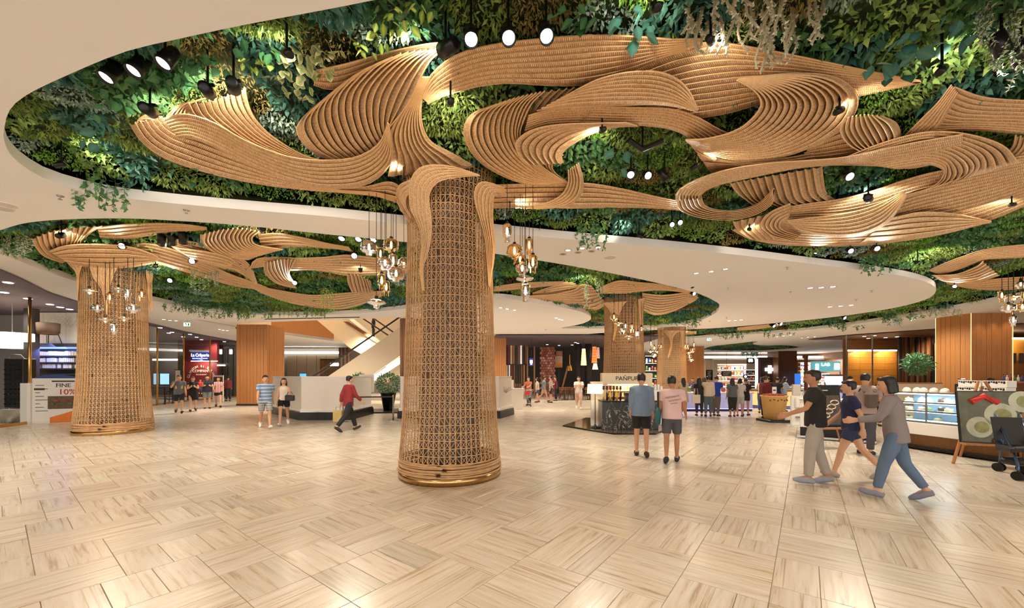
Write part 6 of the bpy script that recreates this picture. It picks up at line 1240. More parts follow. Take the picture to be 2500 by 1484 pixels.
# restaurant behind the cake counter
wrr = struct(MB().box(26.6, 40, 31, 31.3, 0, 4.6).build('wall_restaurant_right', M_WOOD_D)); struct(MB().slab([P(2069, 817, CEIL), P(2302, 801, CEIL), P(2500, 788, CEIL), Vector((40, 20, CEIL)), Vector((40, 31, CEIL)), Vector((23.6, 31, CEIL))], (0, 0, .04)).build('ceiling_restaurant_right', mat('brown_ceiling', (92, 66, 46), .6, var=.3, stretch=(.3, 5, 1)))).location.z = -.08
gw = pthing('gold_panel_wall', 'glowing gold panelled wall of the corner restaurant', 'wall panel', 2125, 985, 29.5); M_G = M_GOLDW
for i in range(4):
    for j in range(6): prel(gw, 2070+i*30, 2099.6+i*30, 858+j*15, 872.6+j*15, 29.5+.01*((i+j) % 2), .1, M_G, 'panel')
prel(gw, 2070, 2190, 854, 857, 29.3, .12, M_WARML, 'cove_light'); lamp('gold_wash', 'AREA', D(2110, 858, 29.1), 90, WARM2, 1.2, D(2110, 920, 29.5)); lamp('gold_wash', 'AREA', D(2170, 858, 29.1), 90, WARM2, 1.2, D(2175, 920, 29.5))
gw2 = pthing('gold_panel_wall', 'glowing gold wall with arched niches behind the coffee bar', 'wall panel', 2465, 985, 25.5)
prel(gw2, 2425, 2540, 828, 880, 25.5, .1, M_G, 'panel'); prel(gw2, 2285, 2308, 838, 890, 27.5, .1, M_G, 'panel'); prel(gw2, 2425, 2540, 824, 828, 25.3, .12, M_WARML, 'cove_light'); prel(gw2, 2425, 2540, 880, 985, 25.5, .1, M_WOOD_D, 'lower_panel'); lamp('gold_wash', 'AREA', D(2470, 829, 25.1), 80, WARM2, 1.0, D(2470, 870, 25.5)); lamp('gold_wash', 'AREA', D(2297, 838, 27), 40, WARM2, .5, D(2297, 870, 27.5))
for i in range(5): prel(gw2, 2434+i*18, 2446+i*18, 862, 881, 25.42, .05, M_STEEL, 'glass_niche')
t = pthing('glass_partition', 'tall clear glass partition at the corner of the gold restaurant', 'partition', 2100, 985, 24.2); prel(t, 2069, 2130, 818, 985, 24.2, .03, M_GLASS, 'pane'); prel(t, 2132, 2190, 815, 985, 24.0, .03, M_GLASS, 'pane'); prel(t, 2067, 2069, 817, 985, 24.2, .06, M_STEEL, 'edge_post'); prel(t, 2130, 2132, 816, 985, 24.1, .06, M_STEEL, 'edge_post')
dc = pthing('drape_wall', 'tall dark brown fluted curtain in the corner restaurant', 'curtain', 2245, 985, 28)
for i in range(14):
    a = D(2196+i*6.6, 985, 28)-dc.location; MB().lathe([(.11, 0), (.11, 4.5-.0)], 10, (a.x, (.04 if i % 2 else -.04), -a.z*0)).build('fold', M_WOOD_D if i % 3 else M_CHAR, dc, True)
dc.location.z = 0
shop_dl([(2162, 824), (2190, 822), (2120, 826), (2110, 821), (2135, 819), (2462, 812)], 4.588, 'gold restaurant ceiling')
lw = pthing('low_wall', 'low beige planter wall with a small tree in the corner restaurant', 'wall', 2245, 985, 19); prel(lw, 2185, 2300, 936, 985, 19, .4, M_CREAM, 'body'); prel(lw, 2184, 2301, 934, 937, 18.95, .5, M_WOOD, 'coping')
t = thing('indoor_tree', 'small bushy tree growing behind the low beige wall', 'tree', D(2240, 938, 19.25)); MB().tube([(0, 0, -.1), (.02, .02, .5), (-.02, 0, .9), (.03, 0, 1.3)], [.035, .03, .025, .015], 8).build('trunk', M_WOOD_D, t)
n = 1100; d = RNG.normal(size=(n, 3)); d /= np.linalg.norm(d, axis=1, keepdims=True); pos = np.array([0, 0, 1.0])+d*RNG.uniform(.3, 1, n)[:, None]*np.array([.6, .5, .52]); vs, fs = leaves(pos, d+RNG.normal(size=(n, 3))*.5, .16, .3, RNG); link('foliage', np_mesh('foliage', vs, fs, SPECIES[0][1], np.repeat(np.clip(RNG.normal(.35, .2, n), 0, 1), 5)), t)['kind'] = 'stuff'
cbr = pthing('coffee_bar', 'dark wooden coffee bar with bottles behind the cake case', 'counter', 2465, 985, 17); prel(cbr, 2436, 2540, 935, 985, 17, .6, M_WOOD_D, 'body'); prel(cbr, 2434, 2540, 931, 935, 16.9, .8, M_WOOD, 'top')
for i in range(8):
    b = thing('bar_bottle', 'small bottle standing on the coffee bar', 'bottle', D(2450+i*9, 931, 17.2), 0, 'bottles on the coffee bar'); MB().lathe([(.04, 0), (.042, .16), (.015, .22), (.015, .29)], 8).build('flask', random.choice(GOODS), b, True); MB().lathe([(.018, .29), (.018, .31), (0, .31)], 8).build('cap', M_BLACK, b)
# shopping trolley
g = G(1281, 992); t = thing('shopping_trolley', 'pale shopping trolley with red sign pushed near the service counter', 'trolley', (g.x, g.y, 0), .3)
bk = MB()
for i in range(7):
    z = .5+i*.075; w = .24+.02*i; bk.tube([(-w, -.3-.02*i, z), (w, -.3-.02*i, z), (w, .3, z), (-w, .3, z)], .008, 4, closed=True)
for i in range(9): x = -.24+i*.06; bk.tube([(x, -.3, .5), (x*1.5, -.42, .95)], .006, 4)
bk.build('basket', M_STEEL, t); MB().box(-.15, .15, -.40, -.385, .66, .84, .01).build('red_sign', M_TR, t); MB().tube([(-.3, .42, 1.0), (.3, .42, 1.0)], .018, 8).build('handle', M_TR, t)
for sx in (-1, 1):
    MB().tube([(sx*.28, .42, 1.0), (sx*.25, .3, .5), (sx*.25, -.3, .15)], .014, 6).build('frame_tube', M_STEEL, t)
    for y in (-.3, .32): MB().tube([(sx*.25-.015, y, .06), (sx*.25+.015, y, .06)], .06, 14).build('wheel', M_BLACK, t)
    MB().tube([(sx*.25, .32, .1), (sx*.25, .3, .5)], .012, 6).build('frame_tube', M_STEEL, t)
# lit shelf tower between the two far columns
rack('dark lit shelf tower between the kiosk column and the pillar-side column', 1576, 1603, 868, 977, 27, 6, 'shelf tower between the columns', 4, M_DARK)
# ------------------------------------------------------------------ people
JOBS = []
def job(mb, name, m, parent, vox, sm=2): JOBS.append((mb, name, m, parent, vox, sm))
def run_jobs():
    tmp = []
    for mb, name, m, parent, vox, sm in JOBS:
        me = mb.mesh('tmp'); o = bpy.data.objects.new('tmp', me); COL.objects.link(o)
        r = o.modifiers.new('r', 'REMESH'); r.mode = 'VOXEL'; r.voxel_size = vox; s = o.modifiers.new('s', 'SMOOTH'); s.factor = .5; s.iterations = sm; tmp.append(o)
    dg = bpy.context.evaluated_depsgraph_get(); dg.update()
    for o, (mb, name, m, parent, vox, sm) in zip(tmp, JOBS):
        me = bpy.data.meshes.new_from_object(o.evaluated_get(dg)); me.name = name; me.materials.clear(); me.materials.append(m)
        me.polygons.foreach_set('use_smooth', [True]*len(me.polygons)); link(name, me, parent)
    for o in tmp:
        me = o.data; bpy.data.objects.remove(o); bpy.data.meshes.remove(me)
SKIN = mat('skin', (206, 158, 126), .55, var=.06); SKIN2 = mat('skin_tan', (184, 132, 98), .55, var=.06); HAIR = mat('hair_black', (26, 22, 20), .45, var=.2, scale=40); HAIR2 = mat('hair_brown', (58, 38, 28), .45, var=.2, scale=40)
EYEM = mat('eye_dark', (30, 22, 20), .3, var=0); LIP = mat('lip', (160, 90, 80), .5, var=0)
def stripes(name, c1, c2, freq, axis=2, sharp=.5):
    m = bpy.data.materials.new(name); m.use_nodes = True; t = m.node_tree; b = t.nodes['Principled BSDF']; tc = nn(t, 'ShaderNodeTexCoord'); sp = nn(t, 'ShaderNodeSeparateXYZ'); t.links.new(tc.outputs['Object'], sp.inputs[0])
    mu = nn(t, 'ShaderNodeMath', operation='MULTIPLY'); mu.inputs[1].default_value = freq; t.links.new(sp.outputs[axis], mu.inputs[0]); fr = nn(t, 'ShaderNodeMath', operation='FRACT'); t.links.new(mu.outputs[0], fr.inputs[0]); gt = nn(t, 'ShaderNodeMath', operation='GREATER_THAN'); gt.inputs[1].default_value = sharp; t.links.new(fr.outputs[0], gt.inputs[0])
    mx = nn(t, 'ShaderNodeMix', data_type='RGBA'); mx.inputs['A'].default_value = srgb(*c1); mx.inputs['B'].default_value = srgb(*c2); t.links.new(gt.outputs[0], mx.inputs['Factor']); t.links.new(mx.outputs['Result'], b.inputs['Base Color']); b.inputs['Roughness'].default_value = .85; MATS[name] = m; return m
def cloth(c, v=.12): return mat('cloth_%d_%d_%d' % c, c, .85, var=v, scale=9, bump=.15)
def rotx(p, a, o):
    y, z = p.y-o.y, p.z-o.z; return Vector((p.x, o.y+y*math.cos(a)-z*math.sin(a), o.z+y*math.sin(a)+z*math.cos(a)))
# pose: legs ((swing, knee), (swing, knee)) left,right; arms ((fwd, out, elbow, inward), ...) left,right
STAND = ((.04, .03), (-.03, .05)); WALK = ((.42, .12), (-.38, .35)); WALK2 = ((-.36, .35), (.4, .1)); REST = ((.05, .12, .18, .0), (.02, .12, .22, .0)); SWING = ((-.4, .12, .35, 0), (.4, .12, .4, 0)); HOLD = ((.5, .15, 1.5, .5), (.5, .15, 1.5, .5)); ONEUP = ((.1, .12, .3, 0), (.7, .3, 1.9, .3)); RELAX = ((.1, .1, .5, .2), (-.05, .14, .15, 0))
def person(label, loc, rz, H=1.68, top=('tee', (120, 120, 120)), bottom=('shorts', (40, 40, 40)), hair='short', legs=STAND, arms=REST, lean=.03, yaw=0, nod=0, shoe=(60, 56, 52), skin=SKIN, female=False, far=False, face=True, z0=None, hairm=HAIR, crouch=0):
    rz = rz-math.atan2(loc[0], loc[1]); t = thing('person', label, 'person', loc, rz); vox = .021 if far else .0125; h = H
    org = Vector((0, 0, .53*h)); W = .9 if female else 1.0
    def up(p): return rotx(Vector(p), -lean, org)
    J = {}
    for i, s in enumerate((-1, 1)):
        a, k = legs[i]; hip = Vector((s*.057*h, 0, .51*h)); knee = hip+Vector((0, math.sin(a), -math.cos(a)))*.245*h; ank = knee+Vector((s*.0, math.sin(a-k), -math.cos(a-k)))*.235*h
        fp = max(-.9, min(.5, (a-k)*.9)); fd = Vector((s*.12, math.cos(fp), math.sin(fp))).normalized(); heel = ank-fd*.035*h+Vector((0, 0, -.03*h)); toe = ank+fd*.105*h+Vector((0, 0, -.033*h)); J['leg', i] = (hip, knee, ank, heel, toe)
        f, o, e, inn = arms[i]; sh = up((s*.103*h*W, 0, .81*h)); ud = Vector((s*math.sin(o), math.sin(f-lean)*math.cos(o), -math.cos(f-lean)*math.cos(o))).normalized(); el = sh+ud*.172*h
        fd2 = f-lean+e; ld = Vector((s*(math.sin(o)*math.cos(e)-math.sin(inn)*min(1, e)), math.sin(fd2), -math.cos(fd2))).normalized(); wr = el+ld*.145*h; hd = wr+ld*.055*h; J['arm', i] = (sh, el, wr, hd, ld)
    low = min(min(J['leg', i][3].z, J['leg', i][4].z) for i in (0, 1))-.012*h
    sf = Vector((0, 0, -low)); 
    for k in J: J[k] = tuple(q+sf for q in J[k][:4])+((J[k][4],) if k[0] == 'arm' else (J[k][4]+sf,))
    org = org+sf
    def upz(y, z): return rotx(Vector((0, y*h, z*h))+sf, -lean, org)
    # head frame
    hb = upz(.005, .86)
    def hp(x, y, z):
        p = Vector((x*h, (y)*h, (z-.86)*h)); p = Matrix.Rotation(-nod, 3, 'X') @ p; p = Matrix.Rotation(yaw, 3, 'Z') @ p; p = Matrix.Rotation(-lean*.5, 3, 'X') @ p; return hb+p
    B = MB()
    tr = [(.47, .045, .066), (.515, .062, .092), (.555, .063, .09*(1.03 if female else 1)), (.62, .054, .068 if female else .078), (.68, .056, .073 if female else .082), (.74, .064, .086*W), (.79, .056, .094*W), (.825, .042, .07*W), (.85, .03, .034)]
    B.tube([upz(-.005 if z < .6 else 0, z) for z, d, w in tr], [(d*h, w*h) for z, d, w in tr], 14)
    B.tube([upz(-.004, .81), upz(.004, .87), hp(0, .008, .895)], [.033*h, .030*h, .031*h], 10)
    hd = [(.868, .026, .024, .026), (.878, .042, .034, .018), (.9, .052, .042, .008), (.93, .058, .046, .004), (.955, .058, .046, 0), (.978, .048, .04, -.003), (.993, .026, .022, -.004), (.999, .008, .008, -.004)]
    B.tube([hp(0, y, z) for z, d, w, y in hd], [(d*h, w*h) for z, d, w, y in hd], 12)
    B.tube([hp(0, .058, .935), hp(0, .070, .914), hp(0, .058, .908)], [.006*h, .0085*h, .007*h], 6)
    for s in (-1, 1): B.tube([hp(s*.046, 0, .905), hp(s*.051, -.003, .92), hp(s*.05, -.004, .935)], [.005*h, .008*h, .006*h], 6)
    for i, s in enumerate((-1, 1)):
        hip, knee, ank, heel, toe = J['leg', i]; m1 = hip.lerp(knee, .45); m2 = knee.lerp(ank, .3)
        B.tube([hip+Vector((0, 0, .03*h)), m1, knee, m2+Vector((0, -.006*h, 0)), ank], [.052*h, .046*h, .031*h, .032*h, .020*h], 10)
        B.tube([heel+Vector((0, 0, .012*h)), ank.lerp(toe, .35), toe], [.02*h, .023*h, .014*h], 8)
        sh, el, wr, hdp, ld = J['arm', i]
        B.tube([sh-Vector((s*.02*h, 0, 0)), sh.lerp(el, .4), el, el.lerp(wr, .3), wr], [.034*h, .028*h, .023*h, .024*h, .0165*h], 10)
        sd = Vector((0, 1, 0)) if abs(ld.y) < .7 else Vector((0, 0, 1)); sd = (sd-ld*sd.dot(ld)).normalized(); nd = ld.cross(sd).normalized()
        inw = nd if nd.x*s < 0 else -nd
        pc = wr+ld*.028*h
        for q in (-1.5, -.5, .5, 1.5):
            b0 = wr+sd*q*.008*h; b1 = hdp+sd*q*.0125*h; L = (.045-.005*abs(q-.5))*h
            B.tube([b0, b1], [.011*h, .0095*h], 6); B.tube([b1, b1+ld*L*.5+inw*.004*h, b1+ld*L*.85+inw*.016*h], [.0064*h, .0056*h, .0045*h], 6)
        B.tube([wr+ld*.012*h+sd*.01*h, wr+ld*.03*h+sd*.03*h+inw*.006*h, wr+ld*.055*h+sd*.034*h+inw*.012*h], [.009*h, .0075*h, .0055*h], 6)
    job(B, 'body', skin, t, vox)
    # top
    kind, c = top; mt = c if not isinstance(c, tuple) else cloth(c); e = .012*h
    Sx = MB(); hem = {'tee': .49, 'crop': .56, 'tank': .53, 'shirt': .47, 'dress': .33, 'jacket': .45, 'long': .48}[kind]; loose = {'tee': .012, 'crop': .006, 'tank': .003, 'shirt': .011, 'dress': .012, 'jacket': .008, 'long': .012}[kind]*h
    rg = [(hem, .066, .098), (.55, .066, .096), (.62, .060, .086 if not female else .074), (.70, .062, .088 if not female else .08), (.76, .066, .094*W), (.80, .056, .098*W), (.832, .04, .07*W), (.848, .036, .042)]
    if kind == 'tank': rg = rg[:-2]+[(.83, .036, .06*W)]
    if kind == 'dress': rg = [(hem, .085, .115), (.45, .078, .108), (.52, .07, .1)]+rg[1:]
    Sx.tube([upz(-.003, z) for z, d, w in rg], [(d*h+e*.6+loose*(1 if z < .78 else .2), w*h+e*.6+loose*(1 if z < .78 else .2)) for z, d, w in rg], 16)
    fr = {'tee': .62, 'crop': .4, 'tank': 0, 'shirt': 1.75, 'dress': .3, 'jacket': 1.9, 'long': 1.85}[kind]
    for i, s in enumerate((-1, 1)):
        sh, el, wr = J['arm', i][:3]
        if not fr: continue
        pts = [sh-Vector((s*.03*h, 0, 0)), sh+Vector((0, 0, .004*h))]; rr = [.042*h, .041*h+loose*.4]
        if fr <= 1: pts.append(sh.lerp(el, fr)); rr.append(.037*h+loose*.6)
        else: pts += [sh.lerp(el, .6), el, el.lerp(wr, fr-1)]; rr += [.036*h+loose*.5, .032*h+loose*.4, .026*h+loose*.4]
        Sx.tube(pts, rr, 10)
    job(Sx, 'dress' if kind == 'dress' else ('jacket' if kind == 'jacket' else 'shirt'), mt, t, vox*1.4)
    # bottom
    if bottom:
        kind, c = bottom; mb_ = c if not isinstance(c, tuple) else cloth(c); Px = MB()
        if kind == 'skirt':
            Px.tube([upz(-.004, .64), upz(-.004, .56), upz(0, .45), upz(0, .36)], [(.064*h, .086*h), (.073*h, .105*h), (.08*h, .115*h), (.085*h, .12*h)], 14)
        else:
            Px.tube([upz(-.004, .63), upz(-.005, .56), upz(-.005, .51), upz(0, .46)], [(.062*h, .086*h), (.071*h, .102*h), (.068*h, .1*h), (.05*h, .075*h)], 14)
            fr = {'shorts': .8, 'mini': .5, 'pants': 1.93, 'jeans': 1.9, 'capri': 1.5}[kind]; ee = {'shorts': .009, 'mini': .010, 'pants': .012, 'jeans': .008, 'capri': .012}[kind]*h
            for i in (0, 1):
                hip, knee, ank = J['leg', i][:3]; pts = [hip+Vector((0, 0, .03*h)), hip.lerp(knee, .45)]; rr = [.056*h, .049*h+ee]
                if fr <= 1: pts.append(hip.lerp(knee, fr)); rr.append(.043*h+ee*1.2)
                else: pts += [knee, knee.lerp(ank, .35), knee.lerp(ank, fr-1)]; rr += [.036*h+ee, .035*h+ee*.8, .026*h+ee]
                Px.tube(pts, rr, 10)
        job(Px, 'skirt' if kind == 'skirt' else ('shorts' if kind in ('shorts', 'mini') else 'trousers'), mb_, t, vox*1.4)
    # shoes
    msh = cloth(shoe)
    for i in (0, 1):
        hip, knee, ank, heel, toe = J['leg', i]; X = MB(); X.tube([heel+Vector((0, 0, -.004*h))-(toe-heel).normalized()*.012*h, heel.lerp(toe, .35)+Vector((0, 0, .006*h)), heel.lerp(toe, .75), toe+(toe-heel).normalized()*.012*h], [.024*h, .033*h, .029*h, .015*h], 10); job(X, 'shoe', msh, t, vox)
    # hair
    Hx = MB()
    rgs = [(.905, .035, .043, -.026), (.93, .046, .0505, -.017), (.955, .054, .052, -.010), (.98, .054, .048, -.006), (.997, .04, .036, -.005), (1.008, .014, .014, -.005)]
    if hair in ('short', 'long', 'bun', 'bob'): Hx.tube([hp(0, y, z) for z, d, w, y in rgs], [(d*h, w*h) for z, d, w, y in rgs], 14); Hx.tube([hp(-.03, .04, .972), hp(0, .05, .985), hp(.03, .04, .972)], [.012*h, .016*h, .012*h], 8)
    if hair in ('long', 'bob'):
        zl = .72 if hair == 'long' else .86; Hx.tube([hp(0, -.02, .97), hp(0, -.034, .92), hp(0, -.04, .86), hp(0, -.058, .80)-Vector((0, 0, 0)), hp(0, -.062, zl)][: (5 if hair == 'long' else 3)], [(.035*h, .046*h), (.034*h, .052*h), (.028*h, .055*h), (.024*h, .052*h), (.015*h, .036*h)][: (5 if hair == 'long' else 3)], 12)
        for s in (-1, 1): Hx.tube([hp(s*.035, 0, .965), hp(s*.05, -.004, .92), hp(s*.052, -.012, .86), hp(s*.045, -.02, .80 if hair == 'long' else .865)], [.012*h, .015*h, .015*h, .009*h], 8)
    if hair == 'bun': Hx.tube([hp(0, -.055, .965), hp(0, -.082, .97)], [.026*h, .02*h], 10)
    job(Hx, 'hair', hairm, t, vox)
    if face:
        for s in (-1, 1): MB().lathe([(0, -.004*h), (.006*h, 0), (0, .004*h)], 8, hp(s*.019, .056, .936)).build('eye', EYEM, t)
        MB().tube([hp(-.012, .0535, .896), hp(0, .0575, .895), hp(.012, .0535, .896)], .0035*h, 6).build('mouth', LIP, t)
    return t, J
def at(px, py): return G(px, py)
ST_BLUE = stripes('stripe_blue', (112, 140, 178), (196, 206, 216), 9, 2, .72); ST_GREY = stripes('stripe_grey', (120, 132, 140), (196, 190, 176), 14, 2, .6); ST_RED = stripes('stripe_red', (232, 214, 204), (178, 62, 56), 14, 0, .5)
away, cam_, left, right = 0.0, PI, PI/2, -PI/2
pt, _ = person('man in a grey printed T-shirt and dark shorts walking beside the woman in black', at(437, 1008), cam_, 1.74, ('tee', (104, 104, 110)), ('shorts', (38, 38, 46)), legs=WALK, arms=ONEUP)
MB().box(-.13, .13, .118, .128, 1.12, 1.27, .004).build('yellow_print', mat('yellow_print', (206, 196, 50), .7, var=.4, scale=14), pt)
person('woman in a black dress with long dark hair holding her hands up', at(471, 1004), cam_, 1.66, ('dress', (26, 24, 26)), None, 'long', WALK2, HOLD, female=True)
pf, _ = person('man in a navy top and grey shorts carrying a small child', at(506, 997), cam_, 1.70, ('tee', (34, 36, 50)), ('shorts', (116, 122, 130)), arms=((.55, .2, 1.2, .5), (.55, .2, 1.2, .5)))
child, _ = person('small child in red with yellow shoes carried in the man\'s arms', at(506, 997)+Vector((-.12, -.3, .78)), cam_, .86, ('tee', (206, 44, 36)), ('pants', (40, 40, 60)), legs=((1.1, 1.0), (1.2, 1.1)), arms=HOLD, shoe=(226, 190, 40), far=True)
person('woman in a red and white striped top and black shorts', at(533, 994), cam_, 1.64, ('tee', ST_RED), ('mini', (34, 32, 34)), 'bob', WALK, ((.1, .14, .5, .2), (.3, .2, .9, .1)), female=True, hairm=HAIR2)
person('person in a maroon shirt standing by the poster board', at(557, 979), .4, 1.66, ('long', (104, 34, 40)), ('pants', (34, 32, 34)), far=True)
person('person in a white shirt working inside the cafe', (-19.4, 15.5, 0), left, 1.66, ('shirt', (214, 212, 214)), ('pants', (70, 70, 80)), arms=HOLD, far=True)
person('man in a striped blue T-shirt and striped shorts walking hand in hand', at(648, 1045), cam_+.1, 1.72, ('tee', ST_BLUE), ('shorts', ST_GREY), legs=WALK, arms=SWING, shoe=(226, 222, 218))
person('woman in a cream top and black shorts walking with a dark handbag', at(693, 1038), cam_-.1, 1.62, ('tank', (226, 216, 200)), ('mini', (28, 28, 30)), 'long', WALK2, ((.4, .15, 1.1, -.3), (.1, .1, .2, 0)), female=True, shoe=(226, 220, 214), hairm=HAIR2)
g = at(712, 1038); b = thing('handbag', 'dark handbag held by the woman in the cream top', 'bag', g+Vector((.08, -.25, .86))); MB().box(-.16, .16, -.05, .05, 0, .2, .03).build('pouch', M_DARK, b); MB().tube([(-.1, 0, .19), (-.06, 0, .3), (.06, 0, .3), (.1, 0, .19)], .01, 6).build('strap', M_DARK, b)
person('person in a red jacket and black trousers walking past the counter', at(851, 1052), right+.5, 1.70, ('jacket', (132, 36, 40)), ('pants', (34, 32, 34)), legs=WALK, arms=SWING, face=False)
g = at(838, 1050); b = thing('shopping_bag', 'tan shopping bag carried by the person in the red jacket', 'bag', g+Vector((-.12, -.1, .28))); MB().box(-.14, .14, -.06, .06, 0, .36, .01).build('sack', mat('tan_bag', (178, 156, 96), .7, var=.2), b); MB().tube([(-.07, 0, .36), (-.05, 0, .46), (.05, 0, .46), (.07, 0, .36)], .006, 6).build('handle', M_DARK, b)
person('person in a white T-shirt and pink trousers walking toward the lantern restaurant lamp', at(1413, 999), cam_, 1.68, ('tee', (228, 220, 210)), ('capri', (206, 170, 150)), legs=WALK, arms=HOLD, shoe=(226, 220, 214), far=True)
person('shopper in an orange patterned top pushing the trolley', at(1291, 989), 2.6, 1.6, ('tee', (190, 110, 84)), ('pants', (40, 38, 50)), arms=((.7, .1, .7, .1), (.7, .1, .7, .1)), far=True)
person('woman in a white blouse and long denim skirt near the restaurant', at(1312, 982), left, 1.56, ('tee', (224, 210, 196)), ('skirt', (62, 82, 116)), 'long', far=True, female=True)
person('person in a teal top walking past the restaurant chairs', at(1328, 981), right, 1.66, ('tee', (112, 142, 150)), ('shorts', (190, 160, 130)), legs=WALK, far=True)
person('woman in a grey tank top and dark green shorts by the restaurant', at(1345, 983), left, 1.66, ('tank', (190, 184, 172)), ('shorts', (38, 60, 62)), 'bun', far=True, female=True)
person('waiter in a maroon shirt and black trousers by the restaurant tables', at(1357, 978), left, 1.62, ('tee', (110, 36, 50)), ('pants', (30, 28, 32)), arms=HOLD, far=True)
person('man in a light blue long-sleeved shirt and black shorts walking away', at(1566, 1113), away, 1.71, ('shirt', (118, 140, 166)), ('shorts', (32, 28, 28)), legs=((.12, .1), (-.18, .3)), arms=((.1, .10, .3, .1), (-.05, .10, .25, .1)), face=False, shoe=(70, 54, 48), skin=SKIN)
pk, _ = person('man in a pink T-shirt with script on the back and grey shorts walking away', at(1640, 1128), away, 1.66, ('tee', (226, 192, 188)), ('shorts', (84, 82, 86)), legs=((-.2, .35), (.18, .08)), arms=((.05, .12, .3, .1), (.25, .18, .5, 0)), face=False, shoe=(50, 52, 58), skin=SKIN2)
for k, (x0, z, n_, am) in enumerate(((-.12, 1.27, 26, .022), (-.06, 1.21, 22, .016), (-.02, 1.16, 12, .01))): MB().tube([(x0+.0105*i, -.150-.002*k, z+.0022*i+am*math.sin(i*1.9+k)) for i in range(n_)], .0035, 4).build('back_script', M_TXT, pk)
g = at(1610, 1128); b = thing('shoulder_bag', 'teal shoulder bag on a dark strap carried by the man in pink', 'bag', g+Vector((-.02, .02, .72)), 1.2); MB().lathe([(.02, 0), (.1, .05), (.13, .17), (.11, .3), (.04, .36)], 14, sy=.45).build('pouch', mat('teal_bag', (40, 92, 98), .6, var=.3), b, True); MB().tube([(0, 0, .35), (.01, .0, .55), (.02, 0, .67)], .02, 6).build('strap', M_DARK, b)
# queue by the market counter
Q = [
 ('woman with long hair in a long beige dress beside the kiosk', 1669, 1014, .2, 1.60, ('dress', (196, 176, 150)), ('skirt', (196, 176, 150)), 'long', HOLD, True),
 ('woman with long hair, white tote and dark jeans in the queue', 1707, 1015, .2, 1.60, ('tee', (40, 40, 42)), ('jeans', (52, 50, 50)), 'long', REST, True),
 ('man in a cream sweater and blue jeans raising one hand', 1729, 1016, .1, 1.66, ('long', (214, 198, 174)), ('jeans', (92, 104, 112)), 'short', ((.5, .5, 1.9, .0), (.05, .12, .2, 0)), False),
 ('man in a bright blue T-shirt and grey trousers looking down', 1748, 1015, -.4, 1.66, ('tee', (30, 62, 170)), ('pants', (110, 96, 88)), 'short', HOLD, False),
 ('woman with long black hair, grey top and patterned dark trousers', 1788, 1017, .3, 1.58, ('tee', (96, 104, 110)), ('capri', (44, 46, 38)), 'long', REST, True),
 ('woman in a pale T-shirt and light shorts in the queue', 1806, 1016, -.2, 1.56, ('tee', (206, 202, 196)), ('shorts', (190, 190, 186)), 'bob', HOLD, True),
 ('woman in a black top and black shorts in the queue', 1820, 1014, -.3, 1.56, ('tee', (30, 30, 36)), ('mini', (30, 30, 34)), 'bun', HOLD, True),
 ('woman in a beige strap top and blue jeans facing the food counter', 1860, 1008, .0, 1.62, ('tank', (222, 196, 168)), ('jeans', (62, 84, 112)), 'long', HOLD, True),
 ('person in a black T-shirt at the food counter', 1875, 1004, -.2, 1.62, ('tee', (26, 28, 36)), ('pants', (30, 30, 34)), 'short', HOLD, False),
 ('man in a dark red jacket and black trousers behind the fruit tub', 1868, 1021, -.6, 1.66, ('jacket', (104, 34, 36)), ('pants', (26, 26, 28)), 'short', REST, False),
 ('person in a black apron with white collar behind the fruit tub', 1897, 1006, -.5, 1.6, ('tee', (34, 34, 38)), ('pants', (40, 40, 46)), 'bun', HOLD, True),
 ('woman in a pale blue shirt leaning on the food counter', 1913, 1004, -1.0, 1.62, ('long', (160, 180, 196)), ('jeans', (60, 70, 100)), 'long', HOLD, True),
 ('shop assistant in navy behind the blue-lit counter', 1691, 996, cam_, 1.58, ('tee', (60, 56, 76)), ('pants', (40, 40, 50)), 'short', HOLD, False),
 ('shopper in dark clothes behind the queue near the jars', 1719, 996, .2, 1.6, ('tee', (36, 36, 40)), ('pants', (40, 40, 44)), 'long', REST, True),
]
for i, (lb, px, py, rz, H, top, bot, hair, arms, fem) in enumerate(Q): person(lb, at(px, py), rz, H, top, bot, hair, STAND if i % 2 else ((-.05, .04), (.06, .02)), arms, far=True, female=fem, face=abs(rz) > 2, nod=.25 if arms is HOLD else 0, hairm=HAIR2 if i % 3 == 0 else HAIR, skin=SKIN if i % 2 else SKIN2)
g = at(1699, 1015); b = thing('tote_bag', 'white tote bag carried by a woman in the queue', 'bag', g+Vector((-.05, -.12, .55))); MB().box(-.17, .17, -.04, .04, 0, .36, .01).build('sack', mat('tote_white', (226, 214, 200), .8, var=.08), b); MB().tube([(-.08, 0, .36), (-.05, 0, .62), (.05, 0, .62), (.08, 0, .36)], .008, 6).build('handle', M_WHITE, b)
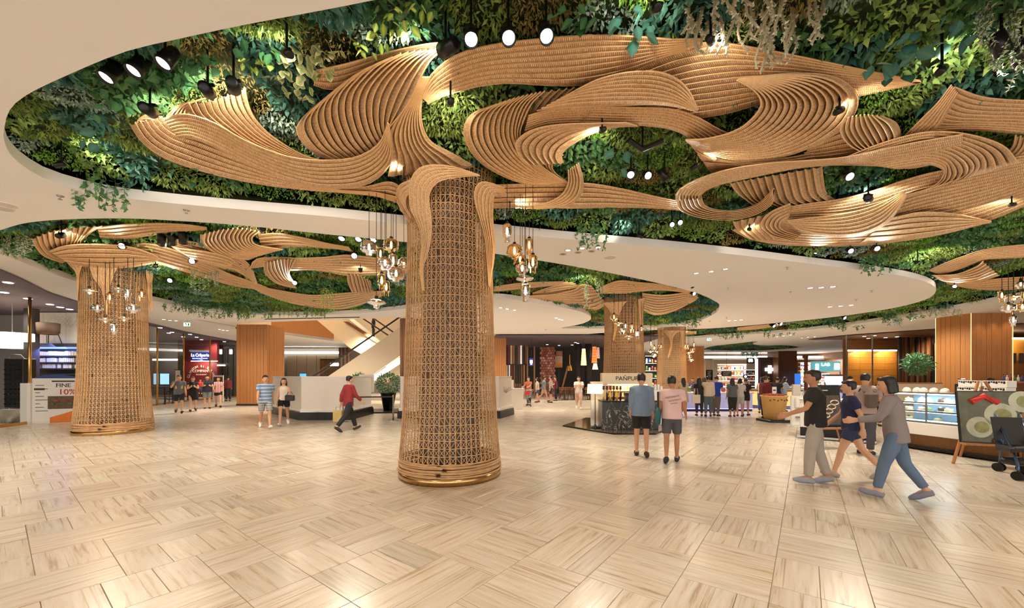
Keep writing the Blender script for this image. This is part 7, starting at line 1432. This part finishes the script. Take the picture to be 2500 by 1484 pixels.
# near passers-by on the right
person('man in a black T-shirt and grey trousers striding past the fruit tub', at(1990, 1181), left+.15, 1.74, ('tee', (34, 31, 32)), ('pants', (168, 158, 148)), legs=((.18, .12), (-.12, .18)), arms=((.5, .15, .7, 0), (-.2, .12, .4, 0)), shoe=(150, 152, 164), skin=SKIN2)
person('woman in a navy top and dark blue shorts with bare legs striding left', at(2078, 1166), left+.1, 1.62, ('tee', (36, 38, 74)), ('mini', (44, 54, 84)), 'short', ((.35, .1), (-.4, .3)), SWING, female=True, shoe=(160, 152, 146))
person('person in a grey jacket and blue jeans striding left past the cake case', at(2186, 1218), left+.1, 1.66, ('jacket', (134, 124, 124)), ('jeans', (92, 112, 136)), 'bob', ((.3, .1), (-.26, .3)), ((.6, .15, .9, .2), (-.3, .15, .5, 0)), lean=.12, shoe=(126, 128, 142))
bk_, _ = person('person in a grey-brown T-shirt and dark trousers standing at the service counter', at(2112, 1108), -.25, 1.72, ('tee', (168, 146, 138)), ('pants', (78, 78, 86)), 'short', STAND, HOLD, face=False)
q = bk_.location; b = thing('backpack', 'brown backpack worn by the person at the service counter', 'bag', q+Vector((-.08, -.24, 1.02)), -.25); MB().box(-.12, .12, -.05, .07, 0, .34, .05).build('pack', mat('pack_brown', (96, 78, 70), .7, var=.2), b); MB().tube([(-.1, .06, .34), (-.11, .16, .42), (-.11, .26, .3)], .015, 6).build('strap', M_DARK, b); MB().tube([(.1, .06, .34), (.11, .16, .42), (.11, .26, .3)], .015, 6).build('strap', M_DARK, b)
person('staff member in a blue shirt behind the service counter near the gold wall', (11.6, 13.4, 0), cam_+.5, 1.66, ('tee', (46, 58, 140)), ('pants', (36, 36, 42)), arms=HOLD, far=True, nod=.3)
person('staff member in dark clothes behind the service counter', (12.6, 13.2, 0), cam_+.4, 1.66, ('tee', (40, 40, 48)), ('pants', (36, 36, 42)), arms=HOLD, far=True, nod=.3)
person('barista in a dark top bending behind the coffee bar', (17.4, 13.9, 0), left, 1.62, ('tee', (44, 40, 38)), ('pants', (36, 36, 42)), arms=HOLD, far=True, lean=.35, hair='bun')
# escalator rider
e_p = D(908, 828, 26.9); person('rider in dark clothes standing on the upper escalator', (e_p.x, 27.2, e_p.z), right, 1.62, ('long', (50, 36, 34)), ('pants', (70, 62, 54)), 'long', far=True, face=False)
run_jobs()
